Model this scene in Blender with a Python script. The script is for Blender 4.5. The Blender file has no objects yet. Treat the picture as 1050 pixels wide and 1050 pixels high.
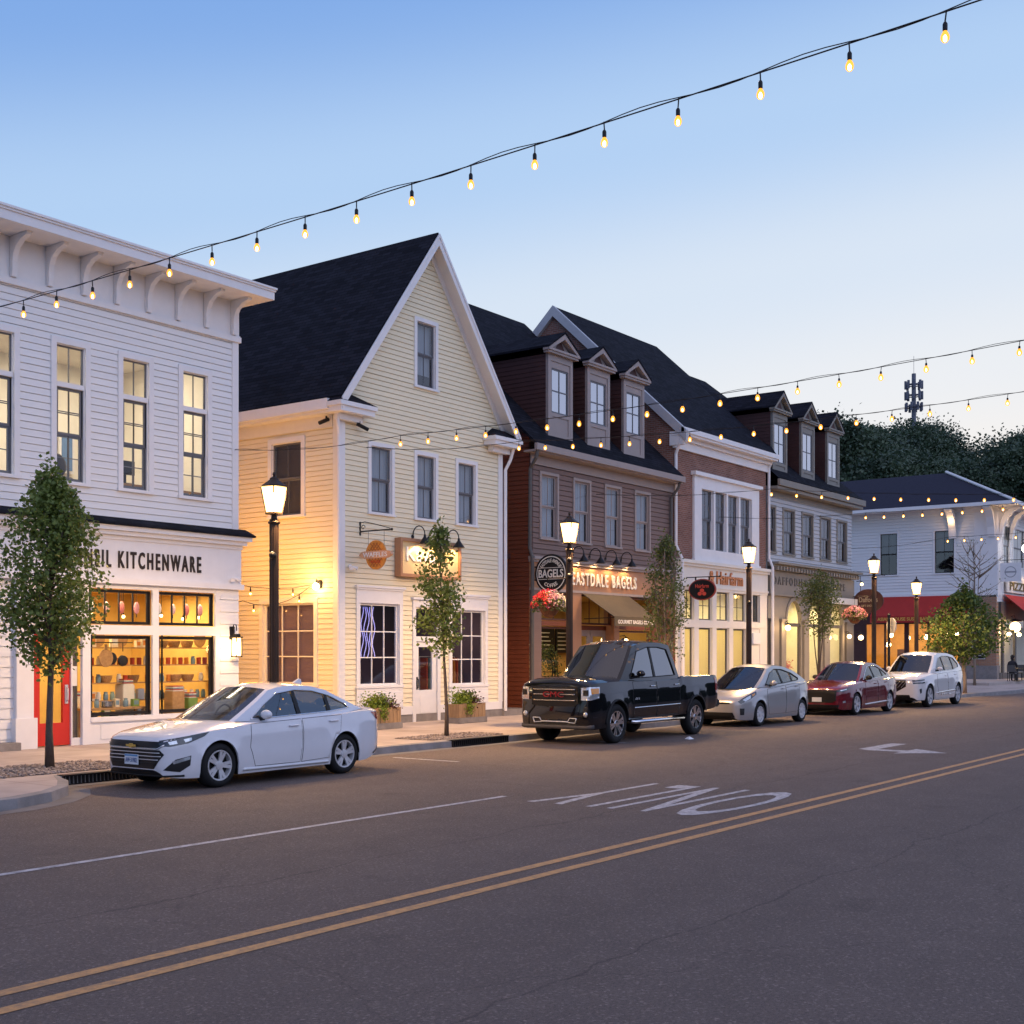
import bpy, bmesh, math, random
from mathutils import Vector, Matrix
from mathutils.bvhtree import BVHTree

R = math.radians
sc = bpy.context.scene
COL = sc.collection
rng = random.Random(7)

# ---------------------------------------------------------------- camera
cam = bpy.data.objects.new('camera', bpy.data.cameras.new('camera'))
COL.objects.link(cam)
cam.location = (0, 0, 2.05)
cam.rotation_euler = (R(90), 0, R(36.225 - 90))
cam.data.sensor_width = 36
cam.data.lens = 36 * 1290 / 1050
cam.data.shift_y = (668 - 525) / 1050
cam.data.clip_start = .1
cam.data.clip_end = 3000
sc.camera = cam

# ---------------------------------------------------------------- dusk sky
SUN_EL, SUN_AZ = R(1.5), R(18)
world = bpy.data.worlds.new('World')
sc.world = world
world.use_nodes = True
nt = world.node_tree
nt.nodes.clear()
N, K = nt.nodes.new, nt.links.new
out = N('ShaderNodeOutputWorld')
bg = N('ShaderNodeBackground')
sky = N('ShaderNodeTexSky')
sky.sky_type = 'NISHITA'
sky.sun_disc = False
sky.sun_elevation = SUN_EL
sky.sun_rotation = R(90) - SUN_AZ
sky.altitude = 100
sky.air_density = 1.0
sky.dust_density = .6
sky.ozone_density = 2.5
skyb = N('ShaderNodeVectorMath'); skyb.operation = 'SCALE'; skyb.inputs[3].default_value = .35
K(sky.outputs[0], skyb.inputs[0])
# twilight afterglow: direction-dependent, blue overhead, pale towards the place where the sun went down
tc = N('ShaderNodeTexCoord')
sep = N('ShaderNodeSeparateXYZ')
K(tc.outputs['Generated'], sep.inputs[0])
dot = N('ShaderNodeVectorMath'); dot.operation = 'DOT_PRODUCT'
K(tc.outputs['Generated'], dot.inputs[0])
dot.inputs[1].default_value = (math.cos(SUN_AZ), -math.sin(SUN_AZ), 0)
mul = N('ShaderNodeMath'); mul.operation = 'MULTIPLY_ADD'
K(dot.outputs['Value'], mul.inputs[0]); mul.inputs[1].default_value = -.17
K(sep.outputs['Z'], mul.inputs[2])
ramp = N('ShaderNodeValToRGB')
K(mul.outputs[0], ramp.inputs[0])
cr = ramp.color_ramp
cr.interpolation = 'EASE'
stops = [(0.0, (.88, .88, .88)), (.07, (.83, .87, .92)), (.16, (.71, .81, .94)), (.27, (.47, .66, .94)),
         (.40, (.235, .43, .84)), (.58, (.15, .29, .68)), (.80, (.32, .38, .70)), (1.0, (.70, .64, .80))]
while len(cr.elements) < len(stops):
    cr.elements.new(.5)
for e, (p, c) in zip(cr.elements, stops):
    e.position = p
    e.color = (*c, 1)
mx = N('ShaderNodeMix'); mx.data_type = 'RGBA'; mx.inputs[0].default_value = .07
K(ramp.outputs[0], mx.inputs[6]); K(skyb.outputs[0], mx.inputs[7])
# the eastern half behind the street is already deeper blue
east = N('ShaderNodeMapRange')
K(sep.outputs['Y'], east.inputs[0])
for _i, _v in enumerate((-.02, -.45, 0, .72)): east.inputs[_i + 1].default_value = _v
mz = N('ShaderNodeMath'); mz.operation = 'SUBTRACT'; mz.inputs[0].default_value = 1.0; mz.use_clamp = True
K(sep.outputs['Z'], mz.inputs[1])
me_ = N('ShaderNodeMath'); me_.operation = 'MULTIPLY'; K(east.outputs[0], me_.inputs[0]); K(mz.outputs[0], me_.inputs[1])
mx2 = N('ShaderNodeMix'); mx2.data_type = 'RGBA'; mx2.inputs[7].default_value = (.56, .72, 1.30, 1)
K(me_.outputs[0], mx2.inputs[0]); K(mx.outputs[2], mx2.inputs[6])
K(mx2.outputs[2], bg.inputs[0])
bg.inputs[1].default_value = 1.0
K(bg.outputs[0], out.inputs[0])

# last soft light of the sunk sun: a broad, weak glow from the open sky across the street
sd = bpy.data.lights.new('dusk_sun', 'SUN')
sd.energy = .52
sd.angle = R(60)
sd.color = (.95, .92, 1)
sun = bpy.data.objects.new('dusk_sun', sd)
COL.objects.link(sun)
sun.rotation_euler = (R(58), 0, R(-18))

sc.view_settings.view_transform = 'Standard'
sc.view_settings.look = 'None'
sc.view_settings.gamma = 1
sc.view_settings.use_curve_mapping = False
sc.view_settings.exposure = 0
cy = sc.cycles
cy.max_bounces = 7
cy.diffuse_bounces = 3
cy.glossy_bounces = 4
cy.transmission_bounces = 4
cy.transparent_max_bounces = 16
cy.sample_clamp_indirect = 4
cy.caustics_reflective = False
cy.caustics_refractive = False
cy.use_denoising = True
cy.use_light_tree = True

# ---------------------------------------------------------------- materials
MATS = {}


def pbr(name, col, rough=.6, metal=0, var=.08, scale=3.0, bump=0, bscale=40, coat=0, spec=.28, stretch=None, streak=0):
    m = bpy.data.materials.new(name)
    m.use_nodes = True
    t = m.node_tree
    b = t.nodes['Principled BSDF']
    b.inputs['Roughness'].default_value = rough
    b.inputs['Metallic'].default_value = metal
    b.inputs['Specular IOR Level'].default_value = spec
    b.inputs['Coat Weight'].default_value = coat
    b.inputs['Coat Roughness'].default_value = .03
    n = t.nodes.new
    tc = n('ShaderNodeTexCoord')
    src = tc.outputs['Object']
    if stretch:
        mp = n('ShaderNodeMapping'); mp.inputs['Scale'].default_value = stretch
        t.links.new(src, mp.inputs[0]); src = mp.outputs[0]
    if var:
        no = n('ShaderNodeTexNoise'); no.inputs['Scale'].default_value = scale; no.inputs['Detail'].default_value = 6
        no.inputs['Roughness'].default_value = .65
        t.links.new(src, no.inputs['Vector'])
        mr = n('ShaderNodeMapRange')
        mr.inputs['From Min'].default_value = .28; mr.inputs['From Max'].default_value = .72
        mr.inputs['To Min'].default_value = 1 - var; mr.inputs['To Max'].default_value = 1 + var
        t.links.new(no.outputs[0], mr.inputs[0])
        vm = n('ShaderNodeVectorMath'); vm.operation = 'SCALE'
        vm.inputs[0].default_value = col
        t.links.new(mr.outputs[0], vm.inputs[3])
        t.links.new(vm.outputs[0], b.inputs['Base Color'])
    else:
        b.inputs['Base Color'].default_value = (*col, 1)
    if bump:
        nb = n('ShaderNodeTexNoise'); nb.inputs['Scale'].default_value = bscale; nb.inputs['Detail'].default_value = 5
        t.links.new(src, nb.inputs['Vector'])
        bp = n('ShaderNodeBump'); bp.inputs['Strength'].default_value = bump; bp.inputs['Distance'].default_value = .02
        t.links.new(nb.outputs[0], bp.inputs['Height'])
        t.links.new(bp.outputs[0], b.inputs['Normal'])
    MATS[name] = m
    return m


def emit(name, col, strength, base=(.9, .8, .6)):
    m = bpy.data.materials.new(name)
    m.use_nodes = True
    b = m.node_tree.nodes['Principled BSDF']
    b.inputs['Base Color'].default_value = (*base, 1)
    b.inputs['Emission Color'].default_value = (*col, 1)
    b.inputs['Emission Strength'].default_value = strength
    MATS[name] = m
    return m


def glass(name, tint=(.9, .93, .93), refl=1.0, rough=.02):
    """a thin pane: looks through, mirrors at a slant"""
    m = bpy.data.materials.new(name)
    m.use_nodes = True
    t = m.node_tree
    t.nodes.clear()
    n = t.nodes.new
    o = n('ShaderNodeOutputMaterial'); tr = n('ShaderNodeBsdfTransparent'); gl = n('ShaderNodeBsdfGlossy'); mi = n('ShaderNodeMixShader')
    fr = n('ShaderNodeLayerWeight'); fr.inputs['Blend'].default_value = .5
    pw = n('ShaderNodeMath'); pw.operation = 'POWER'; pw.inputs[1].default_value = 5
    ma = n('ShaderNodeMath'); ma.operation = 'MULTIPLY_ADD'; ma.inputs[1].default_value = .96 * min(refl, 1.0); ma.inputs[2].default_value = .042 * refl; ma.use_clamp = True
    tr.inputs[0].default_value = (*tint, 1)
    gl.inputs['Roughness'].default_value = rough
    no = n('ShaderNodeTexNoise'); no.inputs['Scale'].default_value = .9
    tcn = n('ShaderNodeTexCoord'); t.links.new(tcn.outputs['Object'], no.inputs['Vector'])
    bp = n('ShaderNodeBump'); bp.inputs['Strength'].default_value = .06; bp.inputs['Distance'].default_value = .05
    t.links.new(no.outputs[0], bp.inputs['Height']); t.links.new(bp.outputs[0], gl.inputs['Normal'])
    t.links.new(fr.outputs['Facing'], pw.inputs[0]); t.links.new(pw.outputs[0], ma.inputs[0]); t.links.new(ma.outputs[0], mi.inputs[0])
    t.links.new(tr.outputs[0], mi.inputs[1]); t.links.new(gl.outputs[0], mi.inputs[2]); t.links.new(mi.outputs[0], o.inputs[0])
    MATS[name] = m
    return m


def brickmat(name, c1, c2, mortar, bw, bh, axis='XZ', msize=.012, rough=.85, bump=.4, offset=.5):
    m = bpy.data.materials.new(name)
    m.use_nodes = True
    t = m.node_tree
    b = t.nodes['Principled BSDF']
    b.inputs['Roughness'].default_value = rough
    b.inputs['Specular IOR Level'].default_value = .12
    n = t.nodes.new
    tc = n('ShaderNodeTexCoord')
    sp = n('ShaderNodeSeparateXYZ'); cb = n('ShaderNodeCombineXYZ')
    t.links.new(tc.outputs['Object'], sp.inputs[0])
    t.links.new(sp.outputs[axis[0]], cb.inputs[0]); t.links.new(sp.outputs[axis[1]], cb.inputs[1])
    br = n('ShaderNodeTexBrick')
    br.offset = offset
    br.inputs['Scale'].default_value = 1
    br.inputs['Brick Width'].default_value = bw; br.inputs['Row Height'].default_value = bh
    br.inputs['Mortar Size'].default_value = msize
    br.inputs['Color1'].default_value = (*c1, 1); br.inputs['Color2'].default_value = (*c2, 1); br.inputs['Mortar'].default_value = (*mortar, 1)
    t.links.new(cb.outputs[0], br.inputs['Vector'])
    no = n('ShaderNodeTexNoise'); no.inputs['Scale'].default_value = 1.3; no.inputs['Detail'].default_value = 8
    t.links.new(tc.outputs['Object'], no.inputs['Vector'])
    mr = n('ShaderNodeMapRange'); mr.inputs['To Min'].default_value = .62; mr.inputs['To Max'].default_value = 1.38
    t.links.new(no.outputs[0], mr.inputs[0])
    vm = n('ShaderNodeVectorMath'); vm.operation = 'SCALE'
    t.links.new(br.outputs['Color'], vm.inputs[0]); t.links.new(mr.outputs[0], vm.inputs[3])
    t.links.new(vm.outputs[0], b.inputs['Base Color'])
    bp = n('ShaderNodeBump'); bp.inputs['Strength'].default_value = bump; bp.inputs['Distance'].default_value = .01; bp.invert = True
    t.links.new(br.outputs['Fac'], bp.inputs['Height']); t.links.new(bp.outputs[0], b.inputs['Normal'])
    MATS[name] = m
    return m


WARM = (1, .60, .26)
white = pbr('white_paint', (.78, .775, .765), .55, var=.055, scale=1.5, stretch=(.18, .18, 6.8))
trimw = pbr('white_trim_paint', (.78, .77, .77), .5, var=.04)
creamtrim = pbr('cream_trim_paint', (.78, .74, .66), .5, var=.04)
yellow = pbr('pale_yellow_paint', (.84, .745, .53), .6, var=.05, scale=1.5, stretch=(.2, .2, 7.5))
mauve = pbr('mauve_grey_paint', (.195, .130, .112), .6, var=.08, scale=1.5, stretch=(.2, .2, 6))
mauvetrim = pbr('mauve_trim_paint', (.33, .28, .265), .55, var=.05)
darkbrown = pbr('dark_brown_paint', (.075, .034, .03), .55, var=.12)
redbrown = pbr('red_brown_paint', (.17, .05, .026), .5, var=.1)
tan = pbr('tan_sign_paint', (.42, .22, .12), .5, var=.06)
greywall = pbr('pale_grey_paint', (.45, .475, .51), .6, var=.05, stretch=(.2, .2, 6))
greytrim = pbr('grey_green_trim_paint', (.22, .205, .18), .55, var=.06)
darktrim = pbr('dark_grey_trim_paint', (.10, .095, .09), .5, var=.08)
black = pbr('black_metal', (.012, .012, .013), .4, metal=0, var=.2)
blackfr = pbr('black_window_frame', (.02, .018, .017), .4, var=.1)
greyfr = pbr('grey_window_frame', (.13, .135, .15), .45, var=.05)
bronze = pbr('bronze_metal', (.045, .028, .02), .4, metal=.3, var=.15)
concrete = pbr('concrete', (.42, .36, .32), .85, var=.18, scale=.9, bump=.25, bscale=60)
stone = pbr('grey_stone', (.24, .22, .21), .85, var=.2, scale=4, bump=.4, bscale=30)
wood = pbr('weathered_wood', (.34, .22, .12), .7, var=.25, scale=3, stretch=(8, 8, 1.0), bump=.2)
woodf = pbr('warm_wood', (.42, .24, .10), .55, var=.25, scale=2, stretch=(6, 1, 6))
barkm = pbr('bark', (.10, .075, .06), .9, var=.3, scale=8, stretch=(4, 4, 1), bump=.6, bscale=30)
barkpale = pbr('pale_bark', (.26, .20, .15), .85, var=.25, scale=8, stretch=(4, 4, 1), bump=.4)
roofm = brickmat('dark_shingles', (.007, .008, .013), (.018, .019, .028), (.002, .002, .004), .33, .105, 'XZ', .008, .9, .5)
roofy = brickmat('dark_shingles_side', (.006, .007, .012), (.017, .018, .027), (.002, .002, .003), .33, .105, 'YZ', .008, .9, .5)
brickm = brickmat('red_brick', (.20, .085, .06), (.27, .125, .09), (.26, .22, .20), .22, .073, 'XZ', .009)
bricky = brickmat('red_brick_side', (.20, .085, .06), (.27, .125, .09), (.26, .22, .20), .22, .073, 'YZ', .009)
redpaint = pbr('red_door_paint', (.55, .035, .025), .4, var=.05)
redcloth = pbr('red_awning_cloth', (.42, .035, .03), .8, var=.06, bump=.1)
darkcloth = pbr('dark_olive_awning_cloth', (.085, .07, .05), .8, var=.1, bump=.1)
curtain = pbr('grey_blind_cloth', (.40, .42, .45), .8, var=.12, scale=4, stretch=(10, 10, .5))
curtaind = pbr('dark_blind_cloth', (.16, .15, .15), .8, var=.2, scale=4, stretch=(10, 10, .5))
roomw = pbr('room_cream_wall', (.84, .80, .70), .8, var=.05)
roomy = pbr('room_yellow_wall', (.70, .46, .14), .8, var=.1)
roomo = pbr('room_orange_wall', (.76, .47, .15), .8, var=.12)
roomd = pbr('room_dark_wall', (.07, .055, .06), .8, var=.1)
roomv = pbr('room_violet_wall', (.16, .11, .16), .8, var=.2, scale=1)
floorm = pbr('room_floor', (.28, .18, .10), .5, var=.15)
rubber = pbr('tyre_rubber', (.012, .012, .013), .75, var=.2)
chrome = pbr('chrome', (.75, .75, .76), .12, metal=1, var=0)
alloy = pbr('silver_alloy', (.66, .66, .68), .34, metal=.45, var=.05, spec=.5)
darkplastic = pbr('black_plastic', (.015, .015, .016), .5, var=.1)
interiorm = pbr('car_interior', (.035, .033, .032), .7, var=.1)
seatm = pbr('car_seat', (.06, .055, .05), .8, var=.1)
gl_win = glass('window_glass', (.93, .95, .95), 1.5)
gl_shop = glass('shop_glass', (.96, .97, .96), .9)
gl_dark = glass('dark_window_glass', (.72, .76, .79), 3.0, .03)
gl_mirror = glass('dormer_glass', (.5, .52, .55), 14, .05)
gl_car = glass('car_glass', (.30, .35, .37), 4.5, .01)
gl_tint = glass('tinted_car_glass', (.07, .08, .10), 3.6, .01)
gl_side = glass('tinted_side_glass', (.08, .09, .11), 7, .01)


def glow_glass(name, col, strength, clear):
    """frosted warm lamp glass: gives off its own light and lets the brighter core show"""
    m = bpy.data.materials.new(name); m.use_nodes = True
    t = m.node_tree; t.nodes.clear(); n = t.nodes.new
    o = n('ShaderNodeOutputMaterial'); e = n('ShaderNodeEmission'); tr = n('ShaderNodeBsdfTransparent'); mi = n('ShaderNodeMixShader')
    e.inputs[0].default_value = (*col, 1); e.inputs[1].default_value = strength
    tr.inputs[0].default_value = (1, .9, .75, 1)
    mi.inputs[0].default_value = clear
    t.links.new(e.outputs[0], mi.inputs[1]); t.links.new(tr.outputs[0], mi.inputs[2]); t.links.new(mi.outputs[0], o.inputs[0])
    MATS[name] = m
    return m


bulbm = glow_glass('bulb_glass', (1, .36, .05), 2.1, .12)
filam = emit('bulb_filament', (1, .60, .22), 200)
lampm = glow_glass('street_lamp_glass', (1, .62, .22), 7.5, .3)
lampcore = emit('street_lamp_core', (1, .70, .34), 150)
lanternm = emit('wall_lantern_glow', (1, .62, .26), 9)
curtainy = bpy.data.materials.new('cream_shade_translucent'); curtainy.use_nodes = True
_t = curtainy.node_tree; _t.nodes.clear()
_o, _d, _tr, _m = (_t.nodes.new(k) for k in ('ShaderNodeOutputMaterial', 'ShaderNodeBsdfDiffuse', 'ShaderNodeBsdfTranslucent', 'ShaderNodeMixShader'))
_d.inputs[0].default_value = (.70, .60, .34, 1); _tr.inputs[0].default_value = (.80, .68, .36, 1); _m.inputs[0].default_value = .6
_t.links.new(_d.outputs[0], _m.inputs[1]); _t.links.new(_tr.outputs[0], _m.inputs[2]); _t.links.new(_m.outputs[0], _o.inputs[0])

# ---------------------------------------------------------------- mesh building


class Frame:
    def __init__(s, o, u, n):
        s.o, s.u, s.n = Vector(o), Vector(u), Vector(n)

    def __call__(s, a, b, c):
        return s.o + s.u * a + s.n * b + Vector((0, 0, c))


WF = Frame((0, 0, 0), (1, 0, 0), (0, 1, 0))                  # the world itself


class MB:
    def __init__(s, fr=WF):
        s.v, s.f, s.fr, s.mi = [], [], fr, []

    def add(s, pts, faces, raw=False, mi=0):
        k = len(s.v)
        s.v += [Vector(p) if raw else s.fr(*p) for p in pts]
        s.f += [tuple(k + i for i in f) for f in faces]
        s.mi += [mi] * len(faces)
        return s

    def box(s, a0, a1, b0, b1, c0, c1, mi=0):
        p = [(a0, b0, c0), (a1, b0, c0), (a1, b1, c0), (a0, b1, c0), (a0, b0, c1), (a1, b0, c1), (a1, b1, c1), (a0, b1, c1)]
        return s.add(p, [(0, 3, 2, 1), (4, 5, 6, 7), (0, 1, 5, 4), (1, 2, 6, 5), (2, 3, 7, 6), (3, 0, 4, 7)], mi=mi)

    def quad(s, *p, mi=0):
        return s.add(p, [tuple(range(len(p)))], mi=mi)

    def extr(s, poly, d0, d1, plane='ac', mi=0):
        """prism: poly in two frame axes, pushed along the third"""
        n = len(poly)
        f = {'ac': lambda x, y, d: (x, d, y), 'ab': lambda x, y, d: (x, y, d), 'bc': lambda x, y, d: (d, x, y)}[plane]
        pts = [f(x, y, d0) for x, y in poly] + [f(x, y, d1) for x, y in poly]
        faces = [tuple(range(n - 1, -1, -1)), tuple(range(n, 2 * n))] + [(i, (i + 1) % n, n + (i + 1) % n, n + i) for i in range(n)]
        return s.add(pts, faces, mi=mi)

    def tube(s, pts, r, n=8, cap=True, raw=False, mi=0):
        P = [Vector(p) if raw else s.fr(*p) for p in pts]
        rs = r if isinstance(r, (list, tuple)) else [r] * len(P)
        k = len(s.v)
        up = None
        for i, p in enumerate(P):
            d = (P[min(i + 1, len(P) - 1)] - P[max(i - 1, 0)])
            d = d.normalized() if d.length > 1e-9 else Vector((0, 0, 1))
            if up is None:
                up = Vector((0, 0, 1)) if abs(d.z) < .9 else Vector((1, 0, 0))
            x = d.cross(up)
            if x.length < 1e-4:
                x = d.cross(Vector((.3, 1, .2)))
            x.normalize()
            y = x.cross(d).normalized()
            up = y
            for j in range(n):
                t = 2 * math.pi * j / n
                s.v.append(p + (x * math.cos(t) + y * math.sin(t)) * rs[i])
        for i in range(len(P) - 1):
            for j in range(n):
                s.f.append((k + i * n + j, k + i * n + (j + 1) % n, k + (i + 1) * n + (j + 1) % n, k + (i + 1) * n + j)); s.mi.append(mi)
        if cap:
            s.f.append(tuple(k + j for j in range(n))[::-1]); s.mi.append(mi)
            s.f.append(tuple(k + (len(P) - 1) * n + j for j in range(n))); s.mi.append(mi)
        return s

    def lathe(s, prof, c=(0, 0, 0), n=16, axis='z', mi=0, sq=1.0, rot=0):
        """prof: (radius, height); about z, or x / y"""
        k = len(s.v)
        for r, h in prof:
            for j in range(n):
                t = 2 * math.pi * j / n + rot
                x, y = r * math.cos(t), r * math.sin(t) * sq
                q = {'z': (x, y, h), 'x': (h, x, y), 'y': (x, h, y)}[axis]
                s.v.append(s.fr(c[0] + q[0], c[1] + q[1], c[2] + q[2]))
        for i in range(len(prof) - 1):
            for j in range(n):
                s.f.append((k + i * n + j, k + i * n + (j + 1) % n, k + (i + 1) * n + (j + 1) % n, k + (i + 1) * n + j)); s.mi.append(mi)
        s.f.append(tuple(k + j for j in range(n))[::-1]); s.mi.append(mi)
        s.f.append(tuple(k + (len(prof) - 1) * n + j for j in range(n))); s.mi.append(mi)
        return s

    def sphere(s, c, r, n=10, m=6, sc3=(1, 1, 1), mi=0):
        prof = [(max(1e-4, math.sin(math.pi * i / m)) , -math.cos(math.pi * i / m)) for i in range(m + 1)]
        k = len(s.v)
        for pr, h in prof:
            for j in range(n):
                t = 2 * math.pi * j / n
                s.v.append(s.fr(c[0] + r * sc3[0] * pr * math.cos(t), c[1] + r * sc3[1] * pr * math.sin(t), c[2] + r * sc3[2] * h))
        for i in range(m):
            for j in range(n):
                s.f.append((k + i * n + j, k + i * n + (j + 1) % n, k + (i + 1) * n + (j + 1) % n, k + (i + 1) * n + j)); s.mi.append(mi)
        return s

    def build(s, name, mat, parent=None, smooth=False, fix=True, bevel=0):
        me = bpy.data.meshes.new(name)
        me.from_pydata([tuple(v) for v in s.v], [], s.f)
        for m in (mat if isinstance(mat, (list, tuple)) else [mat]):
            me.materials.append(m)
        if isinstance(mat, (list, tuple)):
            me.polygons.foreach_set('material_index', s.mi)
        if fix or bevel:
            bm = bmesh.new(); bm.from_mesh(me)
            if fix:
                bmesh.ops.recalc_face_normals(bm, faces=bm.faces)
            if bevel:
                bmesh.ops.bevel(bm, geom=[e for e in bm.edges if e.is_manifold and e.calc_face_angle(0) > .7], offset=bevel, segments=2, affect='EDGES', clamp_overlap=True)
            bm.to_mesh(me); bm.free()
        if smooth:
            me.polygons.foreach_set('use_smooth', [True] * len(me.polygons))
            if smooth is not True:
                me.set_sharp_from_angle(angle=R(smooth))
        o = bpy.data.objects.new(name, me)
        COL.objects.link(o)
        if parent is not None:
            adopt(o, parent)
        return o


def adopt(o, parent):
    """meshes are written in world coordinates: keep them where they are"""
    o.parent = parent
    o.matrix_parent_inverse = Matrix.Translation(-parent.location) if parent.parent is None else Matrix()


def tag(o, label, cat, group=None):
    o['label'] = label
    o['category'] = cat
    if group:
        o['group'] = group
    return o


def thing(name, label, cat, loc=(0, 0, 0), group=None):
    o = bpy.data.objects.new(name, None)
    o.empty_display_size = .2
    COL.objects.link(o)
    o.location = loc
    return tag(o, label, cat, group)


def kind(o, k):
    o['kind'] = k
    return o


def kids(o):
    return [c for c in bpy.data.objects if c.parent is o]


def dup(src, loc, label=None, rotz=None, parent=None):
    """a thing with copies of its parts and sub-parts"""
    c = src.copy()
    COL.objects.link(c)
    if parent is None:
        c.location = loc
        if rotz is not None:
            c.rotation_euler = (0, 0, rotz)
        if label:
            c['label'] = label
    else:
        c.parent = parent
    for ch in kids(src):
        dup(ch, None, parent=c)
    return c


def light(name, typ, loc, energy, col=WARM, size=.1, parent=None, rot=None, spot=None):
    d = bpy.data.lights.new(name, typ)
    d.energy = energy
    d.color = col
    if typ == 'AREA':
        d.shape = 'RECTANGLE'
        d.size, d.size_y = size if isinstance(size, tuple) else (size, size)
    else:
        d.shadow_soft_size = size
    if spot:
        d.spot_size = R(spot); d.spot_blend = .6
    o = bpy.data.objects.new(name, d)
    COL.objects.link(o)
    o.location = loc
    if rot:
        o.rotation_euler = rot
    if parent is not None:
        adopt(o, parent)
    return o


def lettering(fr, txt, a0, a1, c0, c1, b, mat, parent, depth=.02, off=0.0, name='lettering', arc=None, sp=1.0):
    """raised letters fitted to a box on a wall; arc=(ca, cc, radius, sign) bends them round a centre"""
    cu = bpy.data.curves.new('txt', 'FONT')
    cu.body = txt
    cu.extrude = .5
    cu.offset = off
    cu.space_character = sp
    cu.resolution_u = 3
    o = bpy.data.objects.new('txt', cu)
    me = bpy.data.meshes.new_from_object(o)
    xs = [v.co.x for v in me.vertices]; ys = [v.co.y for v in me.vertices]
    x0, x1, y0, y1 = min(xs), max(xs), min(ys), max(ys)
    for v in me.vertices:
        a = a0 + (v.co.x - x0) / (x1 - x0) * (a1 - a0)
        c = c0 + (v.co.y - y0) / (y1 - y0) * (c1 - c0)
        d = b + (v.co.z + .5) * depth
        if arc:
            ca, cc, rad, sg = arc
            t = (a - (a0 + a1) / 2) / rad
            rr = rad + sg * (c - (c0 + c1) / 2)
            a = ca + rr * math.sin(t)
            c = cc + sg * rr * math.cos(t)
        v.co = fr(a, d, c)
    me.materials.append(mat)
    bpy.data.objects.remove(o); bpy.data.curves.remove(cu)
    q = bpy.data.objects.new(name, me)
    COL.objects.link(q)
    adopt(q, parent)
    return q


# ---------------------------------------------------------------- architecture helpers
FF = Frame((0, 22.2, 0), (1, 0, 0), (0, -1, 0))              # the street front: a = x, b = towards the street, c = height


def spans(lo, hi, c0, c1, holes):
    cuts = [(lo, hi)]
    for (h0, h1, z0, z1) in holes:
        if z0 < c1 - 1e-4 and z1 > c0 + 1e-4:
            nx = []
            for (x, y) in cuts:
                if h1 <= x or h0 >= y:
                    nx.append((x, y)); continue
                if h0 > x: nx.append((x, h0))
                if h1 < y: nx.append((h1, y))
            cuts = nx
    return cuts


def wall(root, name, fr, mat, a0, a1, c0, c1, holes=(), lap=0, lim=None, b=0.0, tilt=.017, gap=None):
    """a wall with openings; lap > 0 makes lapped boards with a shadow groove; lim(c) -> (a0, a1) clips to a gable"""
    m = MB(fr)
    if gap is None: gap = .010
    levels = set([c0, c1])
    if lap:
        k = c0
        while k < c1 - .02:
            levels.add(round(k, 4))
            if k > c0 + .01: levels.add(round(k - gap, 4))
            k += lap
    for h in holes:
        for z in (h[2], h[3]):
            if c0 < z < c1: levels.add(round(z, 4))
    if lim and not lap:
        for i in range(1, 12): levels.add(c0 + (c1 - c0) * i / 12)
    lv = sorted(levels)
    for z0, z1 in zip(lv, lv[1:]):
        if z1 - z0 < 1e-4: continue
        L0, R0 = lim(z0) if lim else (a0, a1)
        L1, R1 = lim(z1) if lim else (a0, a1)
        groove = False
        if lap:
            fm = (((z0 + z1) / 2 - c0) % lap) / lap
            groove = fm > 1 - gap / lap
            f0 = ((z0 - c0 + 1e-5) % lap) / lap
            f1 = min(1, f0 + (z1 - z0) / lap)
            b0, b1 = b + tilt * (1 - f0), b + tilt * (1 - f1)
            if groove: b0 = b1 = b - .028
        else:
            b0 = b1 = b
        for x, y in spans(min(L0, L1), max(R0, R1), z0, z1, holes):
            p0, p1 = max(x, L0), min(y, R0)
            q0, q1 = max(x, L1), min(y, R1)
            if p1 - p0 < 1e-4: continue
            if q1 < q0: q0 = q1 = (q0 + q1) / 2
            m.quad((p0, b0, z0), (p1, b0, z0), (q1, b1, z1), (q0, b1, z1))
            if groove:
                m.quad((p0, b + .002, z0), (p1, b + .002, z0), (p1, b0, z0), (p0, b0, z0))
                m.quad((q0, b1, z1), (q1, b1, z1), (q1, b + tilt, z1), (q0, b + tilt, z1))
    return m.build(name, mat, root, fix=False)


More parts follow.
